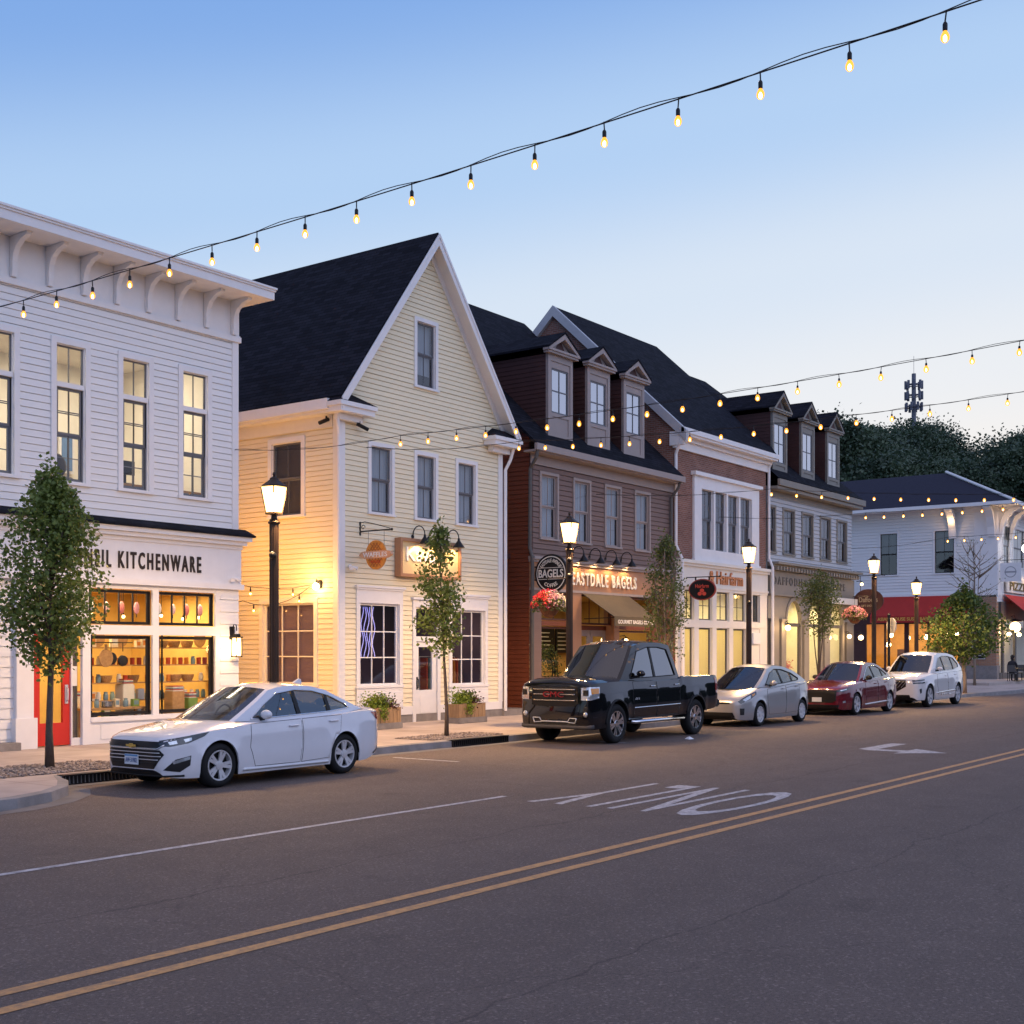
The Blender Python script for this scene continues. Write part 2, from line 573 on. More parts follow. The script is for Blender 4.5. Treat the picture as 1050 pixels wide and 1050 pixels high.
def window(root, fr, a0, a1, c0, c1, trim, sash, pane, cols=2, rows=2, hung=True, casing=.10, sill=True, blind=None, bar=.022,
           fw=.05, deep=.12, head=0, open_blind=1.0, name='window', bdeep=.17):
    w = MB(fr)
    k = casing
    if k:
        w.box(a0 - k, a0, -.001, .045, c0, c1); w.box(a1, a1 + k, -.001, .045, c0, c1)
        w.box(a0 - k, a1 + k, -.001, .048, c1, c1 + k + head)
        if head:
            w.box(a0 - k - .05, a1 + k + .05, -.001, .11, c1 + k + head, c1 + k + head + .06)
            w.box(a0 - k - .02, a1 + k + .02, -.001, .08, c1 + k + head - .05, c1 + k + head - .002)
        if sill:
            w.box(a0 - k - .02, a1 + k + .02, -.001, .075, c0 - .06, c0)
        else:
            w.box(a0 - k, a1 + k, -.001, .048, c0 - k, c0)
    w.box(a0, a0 + .018, -deep, -.002, c0, c1); w.box(a1 - .018, a1, -deep, -.002, c0, c1)
    w.box(a0 + .018, a1 - .018, -deep, -.002, c1 - .018, c1); w.box(a0 + .018, a1 - .018, -deep, -.002, c0, c0 + .018)
    W = w.build(name, trim, root)
    i0, i1, j0, j1 = a0 + .019, a1 - .019, c0 + .019, c1 - .019
    s = MB(fr)
    parts = [(j0, (j0 + j1) / 2, -.085, -.06), ((j0 + j1) / 2, j1, -.055, -.03)] if hung else [(j0, j1, -.075, -.04)]
    for (z0, z1, d0, d1) in parts:
        s.box(i0, i0 + fw, d0, d1, z0, z1); s.box(i1 - fw, i1, d0, d1, z0, z1)
        s.box(i0 + fw, i1 - fw, d0, d1, z0, z0 + fw * .9); s.box(i0 + fw, i1 - fw, d0, d1, z1 - fw * .9, z1)
        for c in range(1, cols):
            x = i0 + fw + (i1 - i0 - 2 * fw) * c / cols
            s.box(x - bar / 2, x + bar / 2, d0 + .004, d1 - .004, z0 + fw * .9, z1 - fw * .9)
        nr = rows
        for r_ in range(1, nr):
            z = z0 + fw + (z1 - z0 - 2 * fw) * r_ / nr
            s.box(i0 + fw, i1 - fw, d0 + .0055, d1 - .0055, z - bar / 2, z + bar / 2)
    s.build('sash', sash, W)
    p = MB(fr)
    for (z0, z1, d0, d1) in parts:
        d = (d0 + d1) / 2
        p.quad((i0 + .01, d, z0 + .01), (i1 - .01, d, z0 + .01), (i1 - .01, d, z1 - .01), (i0 + .01, d, z1 - .01))
    p.build('pane', pane, W, fix=False)
    if blind:
        q = MB(fr)
        nf = max(6, int((i1 - i0) / .06))
        zb = j1 - (j1 - j0) * open_blind
        for i in range(nf):
            x0, x1 = i0 + (i1 - i0) * i / nf, i0 + (i1 - i0) * (i + 1) / nf
            dd = [-bdeep - .018 * ((i + e) % 2) for e in (0, 1)]
            q.quad((x0, dd[0], zb), (x1, dd[1], zb), (x1, dd[1], j1), (x0, dd[0], j1))
        q.build('blind', blind, W, fix=False)
    return W


def room(root, fr, a0, a1, b0, b1, c0, c1, wallm, floor_m=None, name='interior', energy=0, col=(1, .72, .40), size=None):
    m = MB(fr)
    m.quad((a0, b1, c0), (a1, b1, c0), (a1, b1, c1), (a0, b1, c1))
    m.quad((a0, b0, c0), (a0, b1, c0), (a0, b1, c1), (a0, b0, c1))
    m.quad((a1, b0, c0), (a1, b1, c0), (a1, b1, c1), (a1, b0, c1))
    m.quad((a0, b0, c1), (a1, b0, c1), (a1, b1, c1), (a0, b1, c1))
    m.quad((a0, b0, c0), (a1, b0, c0), (a1, b1, c0), (a0, b1, c0), mi=1)
    o = m.build(name, [wallm, floor_m or floorm], root, fix=False)
    if energy:
        p = fr((a0 + a1) / 2, (b0 + b1) / 2, c1 - .06)
        light('ceiling_lamp', 'AREA', p, energy, col, size or ((a1 - a0) * .7, abs(b1 - b0) * .6), root)
    return o

# ================================================================ ground, road, pavement
GRD = pbr('dry_grass_ground', (.045, .05, .03), .95, var=.4, scale=.2)


def asphalt():
    m = bpy.data.materials.new('asphalt')
    m.use_nodes = True
    t = m.node_tree; b = t.nodes['Principled BSDF']; n = t.nodes.new; k = t.links.new
    b.inputs['Roughness'].default_value = .78
    b.inputs['Specular IOR Level'].default_value = .35
    tc = n('ShaderNodeTexCoord')

    def noise(scale, detail, st=None, rough=.6):
        x = n('ShaderNodeTexNoise'); x.inputs['Scale'].default_value = scale; x.inputs['Detail'].default_value = detail
        x.inputs['Roughness'].default_value = rough
        if st:
            mp = n('ShaderNodeMapping'); mp.inputs['Scale'].default_value = st
            k(tc.outputs['Object'], mp.inputs[0]); k(mp.outputs[0], x.inputs['Vector'])
        else:
            k(tc.outputs['Object'], x.inputs['Vector'])
        return x.outputs[0]

    def rng_(src, a, b_, c, d):
        x = n('ShaderNodeMapRange')
        for i, v in enumerate((a, b_, c, d)): x.inputs[i + 1].default_value = v
        k(src, x.inputs[0]); return x.outputs[0]

    def mult(a, b_):
        x = n('ShaderNodeMath'); x.operation = 'MULTIPLY'; k(a, x.inputs[0]); k(b_, x.inputs[1]); return x.outputs[0]
    big = rng_(noise(.22, 5, (.25, 1.6, 1)), .3, .7, .90, 1.10)          # wheel tracks and worn lanes along the street
    mid = rng_(noise(1.6, 8), .3, .7, .91, 1.09)
    fine = mult(rng_(noise(42, 4, None, .8), .30, .70, .58, 1.44), rng_(noise(150, 2, None, .8), .30, .70, .55, 1.45))
    vo = n('ShaderNodeTexVoronoi'); vo.inputs['Scale'].default_value = 55; k(tc.outputs['Object'], vo.inputs['Vector'])
    sx_ = n('ShaderNodeSeparateColor'); k(vo.outputs['Color'], sx_.inputs[0])
    chips = rng_(sx_.outputs[0], .82, 1.0, .96, 1.65)
    # hairline cracks
    cv = n('ShaderNodeTexVoronoi'); cv.feature = 'DISTANCE_TO_EDGE'; cv.inputs['Scale'].default_value = .16
    wn = n('ShaderNodeTexNoise'); wn.inputs['Scale'].default_value = 1.3; wn.inputs['Detail'].default_value = 6
    k(tc.outputs['Object'], wn.inputs['Vector'])
    wa = n('ShaderNodeVectorMath'); wa.operation = 'MULTIPLY_ADD'; wa.inputs[1].default_value = (1.2, 1.2, 0)
    k(wn.outputs['Color'], wa.inputs[0]); k(tc.outputs['Object'], wa.inputs[2]); k(wa.outputs[0], cv.inputs['Vector'])
    crack = rng_(cv.outputs['Distance'], 0.0, .004, .80, 1)
    # two long construction seams and a scatter of old oil stains
    sp_ = n('ShaderNodeSeparateXYZ'); k(tc.outputs['Object'], sp_.inputs[0])
    wob = rng_(noise(.7, 5), 0, 1, -.35, .35)

    def seam(y, w):
        ad = n('ShaderNodeMath'); ad.operation = 'ADD'; k(sp_.outputs['Y'], ad.inputs[0]); k(wob, ad.inputs[1])
        sb = n('ShaderNodeMath'); sb.operation = 'SUBTRACT'; k(ad.outputs[0], sb.inputs[0]); sb.inputs[1].default_value = y
        ab = n('ShaderNodeMath'); ab.operation = 'ABSOLUTE'; k(sb.outputs[0], ab.inputs[0])
        return rng_(ab.outputs[0], w * .4, w, .70, 1)
    stain = rng_(noise(.85, 3), .66, .74, 1, .82)
    crack = mult(mult(crack, mult(seam(8.45, .022), seam(4.4, .018))), stain)
    tot = mult(mult(mult(big, mid), mult(fine, chips)), crack)
    vm = n('ShaderNodeVectorMath'); vm.operation = 'SCALE'; vm.inputs[0].default_value = (.136, .104, .090)
    k(tot, vm.inputs[3]); k(vm.outputs[0], b.inputs['Base Color'])
    bp = n('ShaderNodeBump'); bp.inputs['Strength'].default_value = .55; bp.inputs['Distance'].default_value = .012
    k(fine, bp.inputs['Height']); k(bp.outputs[0], b.inputs['Normal'])
    return m


def worn(name, col, amount=.5):
    """road paint, chipped where tyres wear it"""
    m = bpy.data.materials.new(name)
    m.use_nodes = True
    t = m.node_tree; b = t.nodes['Principled BSDF']; n = t.nodes.new; k = t.links.new
    b.inputs['Roughness'].default_value = .7
    tc = n('ShaderNodeTexCoord')
    no = n('ShaderNodeTexNoise'); no.inputs['Scale'].default_value = 9; no.inputs['Detail'].default_value = 9; no.inputs['Roughness'].default_value = .8
    k(tc.outputs['Object'], no.inputs['Vector'])
    mr = n('ShaderNodeMapRange'); mr.inputs[1].default_value = .40; mr.inputs[2].default_value = .56
    mr.inputs[3].default_value = 1 - amount; mr.inputs[4].default_value = 1
    k(no.outputs[0], mr.inputs[0])
    mi = n('ShaderNodeMix'); mi.data_type = 'RGBA'
    mi.inputs[6].default_value = (.085, .08, .083, 1); mi.inputs[7].default_value = (*col, 1)
    k(mr.outputs[0], mi.inputs[0]); k(mi.outputs[2], b.inputs['Base Color'])
    return m


asph = asphalt()
ypaint = worn('yellow_road_paint', (.58, .29, .10), .5)
wpaint = worn('white_road_paint', (.50, .48, .49), .72)

g = MB(); g.quad((-400, -400, -.03), (900, -400, -.03), (900, 900, -.03), (-400, 900, -.03))
kind(g.build('ground', GRD, fix=False), 'structure')
g = MB(); g.quad((-60, -14, 0), (140, -14, 0), (140, 19.5, 0), (-60, 19.5, 0))
kind(g.build('road', asph, fix=False), 'structure')
# unseen dark bank added behind the camera to darken reflections in the cars
g = MB()
hx_ = [(-260 + i * 13) for i in range(50)]
for x in hx_:
    hh = 7.5 + 2.2 * math.sin(x * .051) + 1.6 * math.sin(x * .17 + 1) + 1.1 * math.sin(x * .41)
    for y, f in ((-30, 0), (-33, .55), (-38, .9), (-46, 1), (-90, 1.1)):
        g.v.append(Vector((x, y + 1.5 * math.sin(x * .3 + f * 5), -.04 + hh * f)))
for i in range(49):
    for j in range(4):
        g.f.append((i * 5 + j, i * 5 + 5 + j, i * 5 + 6 + j, i * 5 + 1 + j)); g.mi.append(0)
kind(g.build('hill', pbr('reflection_bank', (.025, .036, .02), .95, var=.6, scale=.35), smooth=True, fix=False), 'structure')
# double yellow line, parking line, lettering, arrow
for nm, y0, y1 in (('yellow_centre_line', 6.86, 6.98), ('yellow_centre_line', 6.52, 6.64)):
    g = MB(); g.quad((-40, y0, .004), (120, y0, .004), (120, y1, .004), (-40, y1, .004))
    kind(g.build(nm, ypaint, fix=False), 'structure')
g = MB(); g.quad((-20, 10.55, .004), (14.3, 10.55, .004), (14.3, 10.65, .004), (-20, 10.65, .004))
kind(g.build('white_lane_line', wpaint, fix=False), 'structure')


def ground_text(txt, x_top, x_bot, y0, y1, off):
    """letters read by drivers heading -x: their tops point to -x, they run from y0 (near) to y1 (far)"""
    cu = bpy.data.curves.new('txt', 'FONT'); cu.body = txt; cu.offset = off; cu.space_character = 1.22; cu.resolution_u = 4
    o = bpy.data.objects.new('txt', cu)
    me = bpy.data.meshes.new_from_object(o)
    xs = [v.co.x for v in me.vertices]; ys = [v.co.y for v in me.vertices]
    for v in me.vertices:
        u = (v.co.x - min(xs)) / (max(xs) - min(xs)); w = (v.co.y - min(ys)) / (max(ys) - min(ys))
        v.co = Vector((x_bot + (x_top - x_bot) * w, y0 + (y1 - y0) * u, .004))
    me.materials.append(wpaint)
    bpy.data.objects.remove(o); bpy.data.curves.remove(cu)
    q = bpy.data.objects.new('road_lettering', me); COL.objects.link(q)
    return kind(q, 'structure')


ground_text('ONLY', 13.95, 17.1, 7.25, 10.0, .006)
g = MB()                                                        # the turn arrow: a shaft with a hook to one side and a barbed head
arrow = [(25.6, 7.9), (24.9, 8.75), (25.4, 8.75), (25.4, 9.45), (25.65, 9.75), (27.6, 9.75), (27.6, 9.4), (25.85, 9.4), (25.78, 9.3), (25.78, 8.75), (26.3, 8.75)]
g.add([(x, y, .004) for x, y in arrow], [tuple(range(len(arrow)))])
kind(g.build('road_arrow', wpaint, fix=False), 'structure')
for x in (18.2, 24.2):                                          # faint parking-bay ticks
    g = MB(); g.quad((x, 14.6, .004), (x + .1, 14.6, .004), (x + .1, 16.2, .004), (x, 16.2, .004))
    kind(g.build('parking_bay_line', wpaint, fix=False), 'structure')

# pavement: kerb runs at y = 16.9, swings out at the corner on the near end
KERB = [(-60, 14.75), (8.6, 14.75), (9.4, 14.85), (10.1, 15.15), (10.7, 15.65), (11.15, 16.3), (11.4, 16.9), (57.5, 16.9), (60.5, 16.6), (64, 16.5), (140, 16.5)]


def off(path, d):
    res = []
    for i, p in enumerate(path):
        a, b = Vector(path[max(i - 1, 0)]), Vector(path[min(i + 1, len(path) - 1)])
        t = (b - a).normalized()
        res.append((p[0] - t.y * d, p[1] + t.x * d))
    return res


KI = off(KERB, .16)
pave = brickmat('concrete_paving', (.40, .335, .30), (.45, .38, .34), (.22, .185, .165), 1.5, 1.5, 'XY', .008, .85, .3, 0)
g = MB()
for i in range(len(KI) - 1):
    g.quad((*KI[i], .15), (*KI[i + 1], .15), (KI[i + 1][0], 40, .15), (KI[i][0], 40, .15))
kind(g.build('pavement', pave, fix=False), 'structure')
kerbm = pbr('kerb_concrete', (.25, .235, .23), .85, var=.25, scale=2.5, bump=.3)
g = MB()
for i in range(len(KERB) - 1):
    p, q, a, b = KERB[i], KERB[i + 1], KI[i], KI[i + 1]
    g.quad((*p, 0), (*q, 0), (q[0], q[1] + .015, .14), (p[0], p[1] + .015, .14))
    g.quad((p[0], p[1] + .015, .14), (q[0], q[1] + .015, .14), (*b, .153), (*a, .153))
kind(g.build('kerb', kerbm, fix=False), 'structure')
gut = pbr('gutter_concrete', (.17, .16, .16), .8, var=.25, scale=2)
g = MB()
GO = off(KERB, -.30)
for i in range(len(KERB) - 1):
    g.quad((*GO[i], .004), (*GO[i + 1], .004), (KERB[i + 1][0], KERB[i + 1][1], .004), (KERB[i][0], KERB[i][1], .004))
kind(g.build('gutter', gut, fix=False), 'structure')


# gravel beds round the two near trees
def gravel_bed(x0, x1, y0, y1):
    base = MB(); base.quad((x0, y0, .154), (x1, y0, .154), (x1, y1, .154), (x0, y1, .154))
    kind(base.build('planting_bed', pbr('bed_soil', (.16, .12, .095), .95, var=.3, scale=20), fix=False), 'structure')
    m = MB()
    for i in range(int((x1 - x0) * (y1 - y0) * 420)):
        x, y = rng.uniform(x0, x1), rng.uniform(y0, y1)
        s = rng.uniform(.012, .032)
        m.sphere((x, y, .156 + s * .3), s, 5, 3, (1, rng.uniform(.6, 1), .6), mi=rng.randrange(3))
    o = m.build('gravel', [pbr('pebble_a', (.30, .23, .18), .9), pbr('pebble_b', (.20, .16, .14), .9), pbr('pebble_c', (.40, .33, .28), .9)], fix=False)
    return kind(o, 'stuff')


gravel_bed(10.3, 13.3, 17.25, 18.9)
gravel_bed(20.6, 23.2, 17.2, 18.3)

for lab, x0, x1 in (('black slotted storm drain in the kerb beside the gravel bed of the dense round tree', 11.45, 13.0), ('black slotted storm drain in the kerb below the slim leaning street tree', 20.9, 22.9)):
    t = thing('storm_drain', lab, 'drain', ((x0 + x1) / 2, 16.9, 0), 'storm drains in the kerb')
    m = MB(); m.box(x0, x1, 16.86, 17.0, .008, .02); m.box(x0, x1, 16.86, 17.05, .135, .16); m.box(x0, x1, 16.98, 17.03, .02, .135)
    m.build('frame', black, t)
    m = MB()
    n = int((x1 - x0) / .07)
    for i in range(n + 1):
        x = x0 + (x1 - x0 - .025) * i / n
        m.box(x, x + .025, 16.87, 16.91, .02, .135)
    m.build('grating', black, t)
# a scrap of white litter on the road by the pickup
m = MB(); m.add([(26.0, 13.95, .006), (26.16, 13.9, .01), (26.26, 14.0, .006), (26.2, 14.1, .05), (26.06, 14.1, .01), (26.12, 14.0, .07)], [(0, 1, 5), (1, 2, 5), (2, 3, 5), (3, 4, 5), (4, 0, 5)])
tag(m.build('paper_scrap', white), 'crumpled white paper scrap on the asphalt by the black pickup', 'litter')

# ================================================================ white shop building (kitchenware)
W0, W1 = 1.0, 19.6
B = thing('white_shop_building', 'white clapboard two-storey building with bracketed cornice and kitchenware shop', 'building', (10, 22.2, .15))
up = [(7.0, 7.7), (8.57, 9.25), (10.14, 10.82), (11.71, 12.38), (13.27, 13.95), (14.88, 15.55), (16.46, 17.12), (18.03, 18.72)]
U0, U1 = 5.47, 8.22
wall(B, 'wall', FF, white, W0, W1, 4.85, 9.2, [(a, b, U0, U1) for a, b in up], lap=.142, gap=.009)
wall(B, 'wall', Frame((W1, 0, 0), (0, 1, 0), (1, 0, 0)), white, 22.2, 34, .15, 10.1, lap=.135)
m = MB(FF); m.box(W1 - .16, W1 + .02, .002, .035, 4.85, 9.2); m.build('corner_board', trimw, B)
for i, (a, b) in enumerate(up):
    w = window(B, FF, a, b, U0, U1, trimw, greyfr, gl_win, 2, 2, hung=False, casing=.12, fw=.03, bar=.018)
    # transom bar and the darker double-hung sash below it
    q = MB(FF); q.box(a + .019, b - .019, -.10, .02, 7.36, 7.46); q.build('transom_bar', trimw, w)
    q = MB(FF)
    for (z0, z1, d) in ((U0 + .02, 6.42, -.10), (6.40, 7.36, -.07)):
        q.box(a + .02, a + .085, d, d + .03, z0, z1); q.box(b - .085, b - .02, d, d + .03, z0, z1)
        q.box(a + .085, b - .085, d, d + .03, z0, z0 + .06); q.box(a + .085, b - .085, d, d + .03, z1 - .055, z1)
        q.box((a + b) / 2 - .012, (a + b) / 2 + .012, d + .004, d + .026, z0 + .06, z1 - .055)
        q.box(a + .085, b - .085, d + .006, d + .024, (z0 + z1) / 2 - .01, (z0 + z1) / 2 + .01)
    q.build('lower_sash', greyfr, w)
room(B, FF, 1.2, 19.4, -.2, -4.2, 4.9, 8.9, roomw, name='upstairs_room', energy=0)
for x in (3.5, 7.5, 11.5, 14.5, 17.5):
    light('ceiling_lamp', 'AREA', (x, 24.2, 8.8), 105, (1, .84, .62), (1.6, 1.2), B)
m = MB(FF)                                                       # frieze, cornice
m.box(W0 - .1, W1 + .03, .0, .04, 9.2, 10.06)
m.box(W0 - .1, W1 + .06, .0, .085, 9.14, 9.26)
m.box(W0 - .1, W1 + .05, .0, .06, 9.26, 9.29)
m.build('frieze', trimw, B)
m = MB(FF)
m.box(W0 - .4, W1 + .34, -12, .88, 10.06, 10.24)
m.box(W0 - .4, W1 + .36, -12, .91, 10.24, 10.285)
m.box(W0 - .4, W1 + .38, -12, .94, 10.285, 10.33)
m.build('cornice', trimw, B)
prof = [(.05, 9.28), (.13, 9.28), (.15, 9.42), (.145, 9.56), (.17, 9.7), (.25, 9.84), (.42, 9.95), (.62, 10.0), (.64, 10.055), (.05, 10.055)]
x = W1 - .17
while x > W0:
    m = MB(FF); m.extr(prof, x - .055, x + .055, 'bc'); m.build('bracket', trimw, B)
    x -= .79
# ground floor: sign band, cap roof, pilasters
m = MB(FF)
m.box(W0, W1 + .04, 0, .10, 3.58, 4.45); m.box(W0, W1 + .08, 0, .16, 3.46, 3.58); m.box(W0, W1 + .06, 0, .13, 4.38, 4.47)
m.box(W0, W1 + .12, 0, .22, 4.47, 4.56); m.box(W0, W1 + .2, 0, .30, 4.56, 4.66)
m.build('sign_band', trimw, B)
m = MB(FF); m.extr([(0, 4.86), (.36, 4.70), (.36, 4.662), (0, 4.662)], W0 - .1, W1 + .26, 'bc'); m.build('cap_roof', roofm, B)
lettering(FF, 'UTENSIL KITCHENWARE', 14.90, 18.46, 3.79, 4.15, .10, pbr('dark_brown_letters', (.03, .02, .016), .5), B, .03, .02, sp=1.42)
wall(B, 'shop_front_wall', FF, white, W0, 13.95, .15, 3.46, (), lap=.2)
m = MB(FF)
m.box(13.95, 14.32, 0, .12, .15, 3.46); m.box(13.9, 14.37, 0, .17, .15, .75)
m.box(14.32, 15.62, 0, .04, 2.45, 3.46)
m.box(15.45, 15.64, 0, .08, .15, 2.45); m.box(15.64, 18.95, 0, .05, 3.36, 3.46)
m.box(17.2, 17.36, 0, .06, .70, 3.36); m.box(15.64, 17.2, 0, .06, 2.40, 2.60); m.box(17.36, 18.92, 0, .06, 2.40, 2.60)
m.box(15.64, 18.92, 0, .05, .15, .70); m.box(15.64, 18.92, .05, .10, .60, .70); m.box(15.9, 17.1, .05, .065, .24, .54); m.box(17.45, 18.8, .05, .065, .24, .54)
m.box(18.92, 19.05, 0, .06, .15, 3.46)
m.build('shop_front', trimw, B)
wall(B, 'pilaster', FF, white, 19.05, W1, .15, 3.46, (), lap=.28, b=.05)
m = MB(FF); m.box(2, 13.9, 0, .35, .15, .30); m.build('plinth', stone, B)
for a, b in ((15.66, 17.18), (17.38, 18.90)):
    window(B, FF, a, b, .72, 2.38, blackfr, blackfr, gl_shop, 1, 1, False, 0, fw=.055, deep=.10, name='shop_window')
    window(B, FF, a, b, 2.62, 3.34, blackfr, blackfr, gl_shop, 4, 1, False, 0, fw=.045, deep=.10, bar=.03, name='transom_window')
d = MB(FF)                                                       # red door, half open shop behind
d.box(14.36, 14.56, -.12, -.05, .17, 2.42); d.box(15.08, 15.24, -.12, -.05, .17, 2.42); d.box(14.56, 15.08, -.12, -.05, .17, .62); d.box(14.56, 15.08, -.12, -.05, 2.24, 2.42)
D_ = d.build('door', redpaint, B)
m = MB(FF); m.quad((14.56, -.085, .62), (15.08, -.085, .62), (15.08, -.085, 2.24), (14.56, -.085, 2.24)); m.build('pane', gl_shop, D_, fix=False)
m = MB(FF); m.box(15.12, 15.19, -.05, -.03, 1.0, 1.38); m.tube([(15.155, -.03, 1.05), (15.155, .02, 1.08), (15.155, .02, 1.3), (15.155, -.03, 1.33)], .012); m.build('handle', alloy, D_)
m = MB(FF); m.quad((15.26, -.07, .3), (15.45, -.07, .3), (15.45, -.07, 2.4), (15.26, -.07, 2.4)); m.build('side_light', gl_win, B, fix=False)
m = MB(FF); m.box(15.24, 15.47, -.20, -.13, .2, 2.44); m.build('side_light_shade', pbr('dim_grey_shade', (.16, .13, .11), .8), B)
m = MB(FF); m.box(15.24, 15.27, -.1, 0, .15, 2.45); m.box(15.27, 15.45, -.1, 0, .15, .3); m.box(15.29, 15.42, -.068, -.066, 1.35, 1.75); m.build('side_light_frame', trimw, B)
room(B, FF, 14.33, 19.4, -.13, -3.6, .16, 3.44, roomy, name='shop_interior')
for x in (15.6, 18.0):
    light('ceiling_lamp', 'AREA', (x, 23.5, 3.36), 105, (1, .76, .42), (1.4, 1.2), B)
    light('window_fill', 'AREA', (x + .6, 22.36, 3.40), 22, (1, .78, .48), (1.4, .12), B)  # added fill without a fixture, brightens the window ornaments from the front

# ================================================================ pale yellow gabled house
Y0, Y1 = 22.95, 29.75
Hs = thing('yellow_gabled_house', 'pale yellow clapboard house with steep dark gable roof and white trim', 'building', (26.4, 22.2, .15))
AP, EV = 13.2, 8.65                                             # apex and eave of the gable wall
MID = (Y0 + Y1) / 2
slope = (AP - EV) / (MID - Y0)
lim = lambda c: (Y0, Y1) if c <= EV else (Y0 + (c - EV) / slope, Y1 - (c - EV) / slope)
uw = [(24.1, 24.9), (25.92, 26.70), (27.70, 28.48)]
holes = [(a, b, 5.66, 7.38) for a, b in uw] + [(25.92, 26.70, 9.25, 11.0)] + [(23.68, 25.2, 1.16, 3.3), (27.42, 28.94, 1.10, 3.22), (25.86, 26.78, .2, 3.2)]
wall(Hs, 'wall', FF, yellow, Y0, Y1, .55, AP - .02, holes, lap=.13, gap=.012, lim=lim)
LW = Frame((Y0, 0, 0), (0, 1, 0), (-1, 0, 0))
lh = [(23.52, 24.62, 5.58, 7.48), (23.06, 24.95, 1.2, 3.3)]
wall(Hs, 'wall', LW, yellow, 22.2, 34, .55, 8.1, lh, lap=.13, gap=.011)
wall(Hs, 'wall', Frame((Y1, 0, 0), (0, 1, 0), (1, 0, 0)), yellow, 22.2, 34, .55, 8.2, (), lap=.12)
m = MB(FF); m.box(Y0 - .03, Y1 + .03, -11.8, .02, .12, .36); m.build('foundation', stone, Hs)
m = MB(FF); m.box(Y0 - .02, 25.74, -.01, .04, .36, .58); m.box(26.9, Y1 + .02, -.01, .04, .36, .58); m.box(Y0 - .045, Y0, -11, -.02, .36, .58); m.build('skirt_board', trimw, Hs)
for a0, a1 in ((Y0 - .03, Y0 + .17), (Y1 - .17, Y1 + .03)):
    m = MB(FF); m.box(a0, a1, .012, .045, .58, 8.0); m.build('corner_board', trimw, Hs)
m = MB(LW); m.box(22.16, 22.38, .012, .04, .58, 8.0); m.box(22.4, 34, .01, .05, 7.72, 8.06); m.build('side_frieze_board', creamtrim, Hs)
# roof slabs, rakes, eaves with short returns
OV, FO = .34, .42
for sgn in (-1, 1):
    e = MID + sgn * (MID - Y0 + OV)
    ez = EV - slope * OV + .12
    m = MB()
    t = .10
    y_f, y_b = 22.2 - FO, 34.4
    p = [(MID, y_f, AP + .12), (e, y_f, ez), (e, y_b, ez), (MID, y_b, AP + .12)]
    m.add([*p, *[(x, y, z + t) for x, y, z in p]], [(0, 1, 2, 3), (4, 5, 6, 7), (0, 1, 5, 4), (1, 2, 6, 5), (2, 3, 7, 6), (3, 0, 4, 7)])
    m.build('roof', roofy, Hs)
    m = MB()
    def rake(yf, yb, dz0, dz1, eo):
        q = []
        for y in (yf, yb):
            q += [(MID, y, AP + .12 - dz0), (e + sgn * eo, y, ez - dz0 - slope * eo), (e + sgn * eo, y, ez - dz1 - slope * eo), (MID, y, AP + .12 - dz1)]
        m.add(q, [(0, 1, 2, 3), (4, 5, 6, 7), (0, 1, 5, 4), (1, 2, 6, 5), (2, 3, 7, 6), (3, 0, 4, 7)])
    rake(y_f - .04, y_f, -.04, .26, .0); rake(y_f - .065, y_f - .04, -.06, .04, .02)
    rake(22.2 - .05, 22.2 - .012, .02, .30, -.2)
    rake(y_f, 22.15, .03, .05, 0)
    m.build('rake_board', trimw, Hs)
    m = MB()                                                    # eave return and gutter
    x0, x1 = (e - .05, Y0 + .85) if sgn < 0 else (Y1 - .85, e + .05)
    m.box(x0, x1, y_f - .02, 22.185, 8.02, 8.16); m.box(x0 - .05, x1 + .05, y_f - .07, 22.185, 8.16, 8.27); m.box(min(x0, x1) + .2, max(x0, x1) - .2, 22.0, 22.18, 7.86, 8.02)
    m.build('eave_return', trimw, Hs)
    m = MB(); zt = 8.275
    if sgn < 0:
        m.add([(x0 - .05, y_f - .07, zt), (x1 + .05, y_f - .07, zt), (x1 + .05, 22.185, zt), (x0 - .05, 22.185, zt), (x0 + .3, 22.185, zt + .3), (x1 - .4, 22.185, zt + .3)], [(0, 1, 5, 4), (1, 2, 5), (2, 3, 4, 5), (3, 0, 4)])
    else:
        m.add([(x0 - .05, y_f - .07, zt), (x1 + .05, y_f - .07, zt), (x1 + .05, 22.185, zt), (x0 - .05, 22.185, zt), (x0 + .4, 22.185, zt + .3), (x1 - .3, 22.185, zt + .3)], [(0, 1, 5, 4), (1, 2, 5), (2, 3, 4, 5), (3, 0, 4)])
    m.build('return_roof', roofm, Hs)
    m = MB()
    xe = e
    xi = Y0 if sgn < 0 else Y1
    m.box(min(xe, xi), max(xe, xi), 22.19, 34.3, 8.03, 8.1)
    m.box(xe + (-.1 if sgn < 0 else 0), xe + (0 if sgn < 0 else .1), 22.2, 34.3, 8.10, 8.36)
    m.build('gutter', trimw, Hs)
m = MB(); m.tube([(22.78, 22.05, 8.05), (22.78, 22.08, 7.8), (22.86, 22.12, 7.5), (22.86, 22.12, .3)], .05, 8); m.build('downspout', trimw, Hs)
m = MB(); m.tube([(29.98, 21.9, 8.05), (29.95, 22.0, 7.7), (29.84, 22.1, 7.4), (29.84, 22.1, .3)], .05, 8); m.build('downspout', trimw, Hs)
for a, b in uw:
    window(Hs, FF, a, b, 5.66, 7.38, trimw, greyfr, gl_dark, 2, 1, True, .11, blind=curtain)
window(Hs, FF, 25.92, 26.70, 9.25, 11.0, trimw, greyfr, gl_dark, 2, 1, True, .11, blind=curtain, open_blind=.8)
window(Hs, LW, 23.52, 24.62, 5.58, 7.48, trimw, greyfr, gl_dark, 2, 1, True, .13, blind=curtaind)
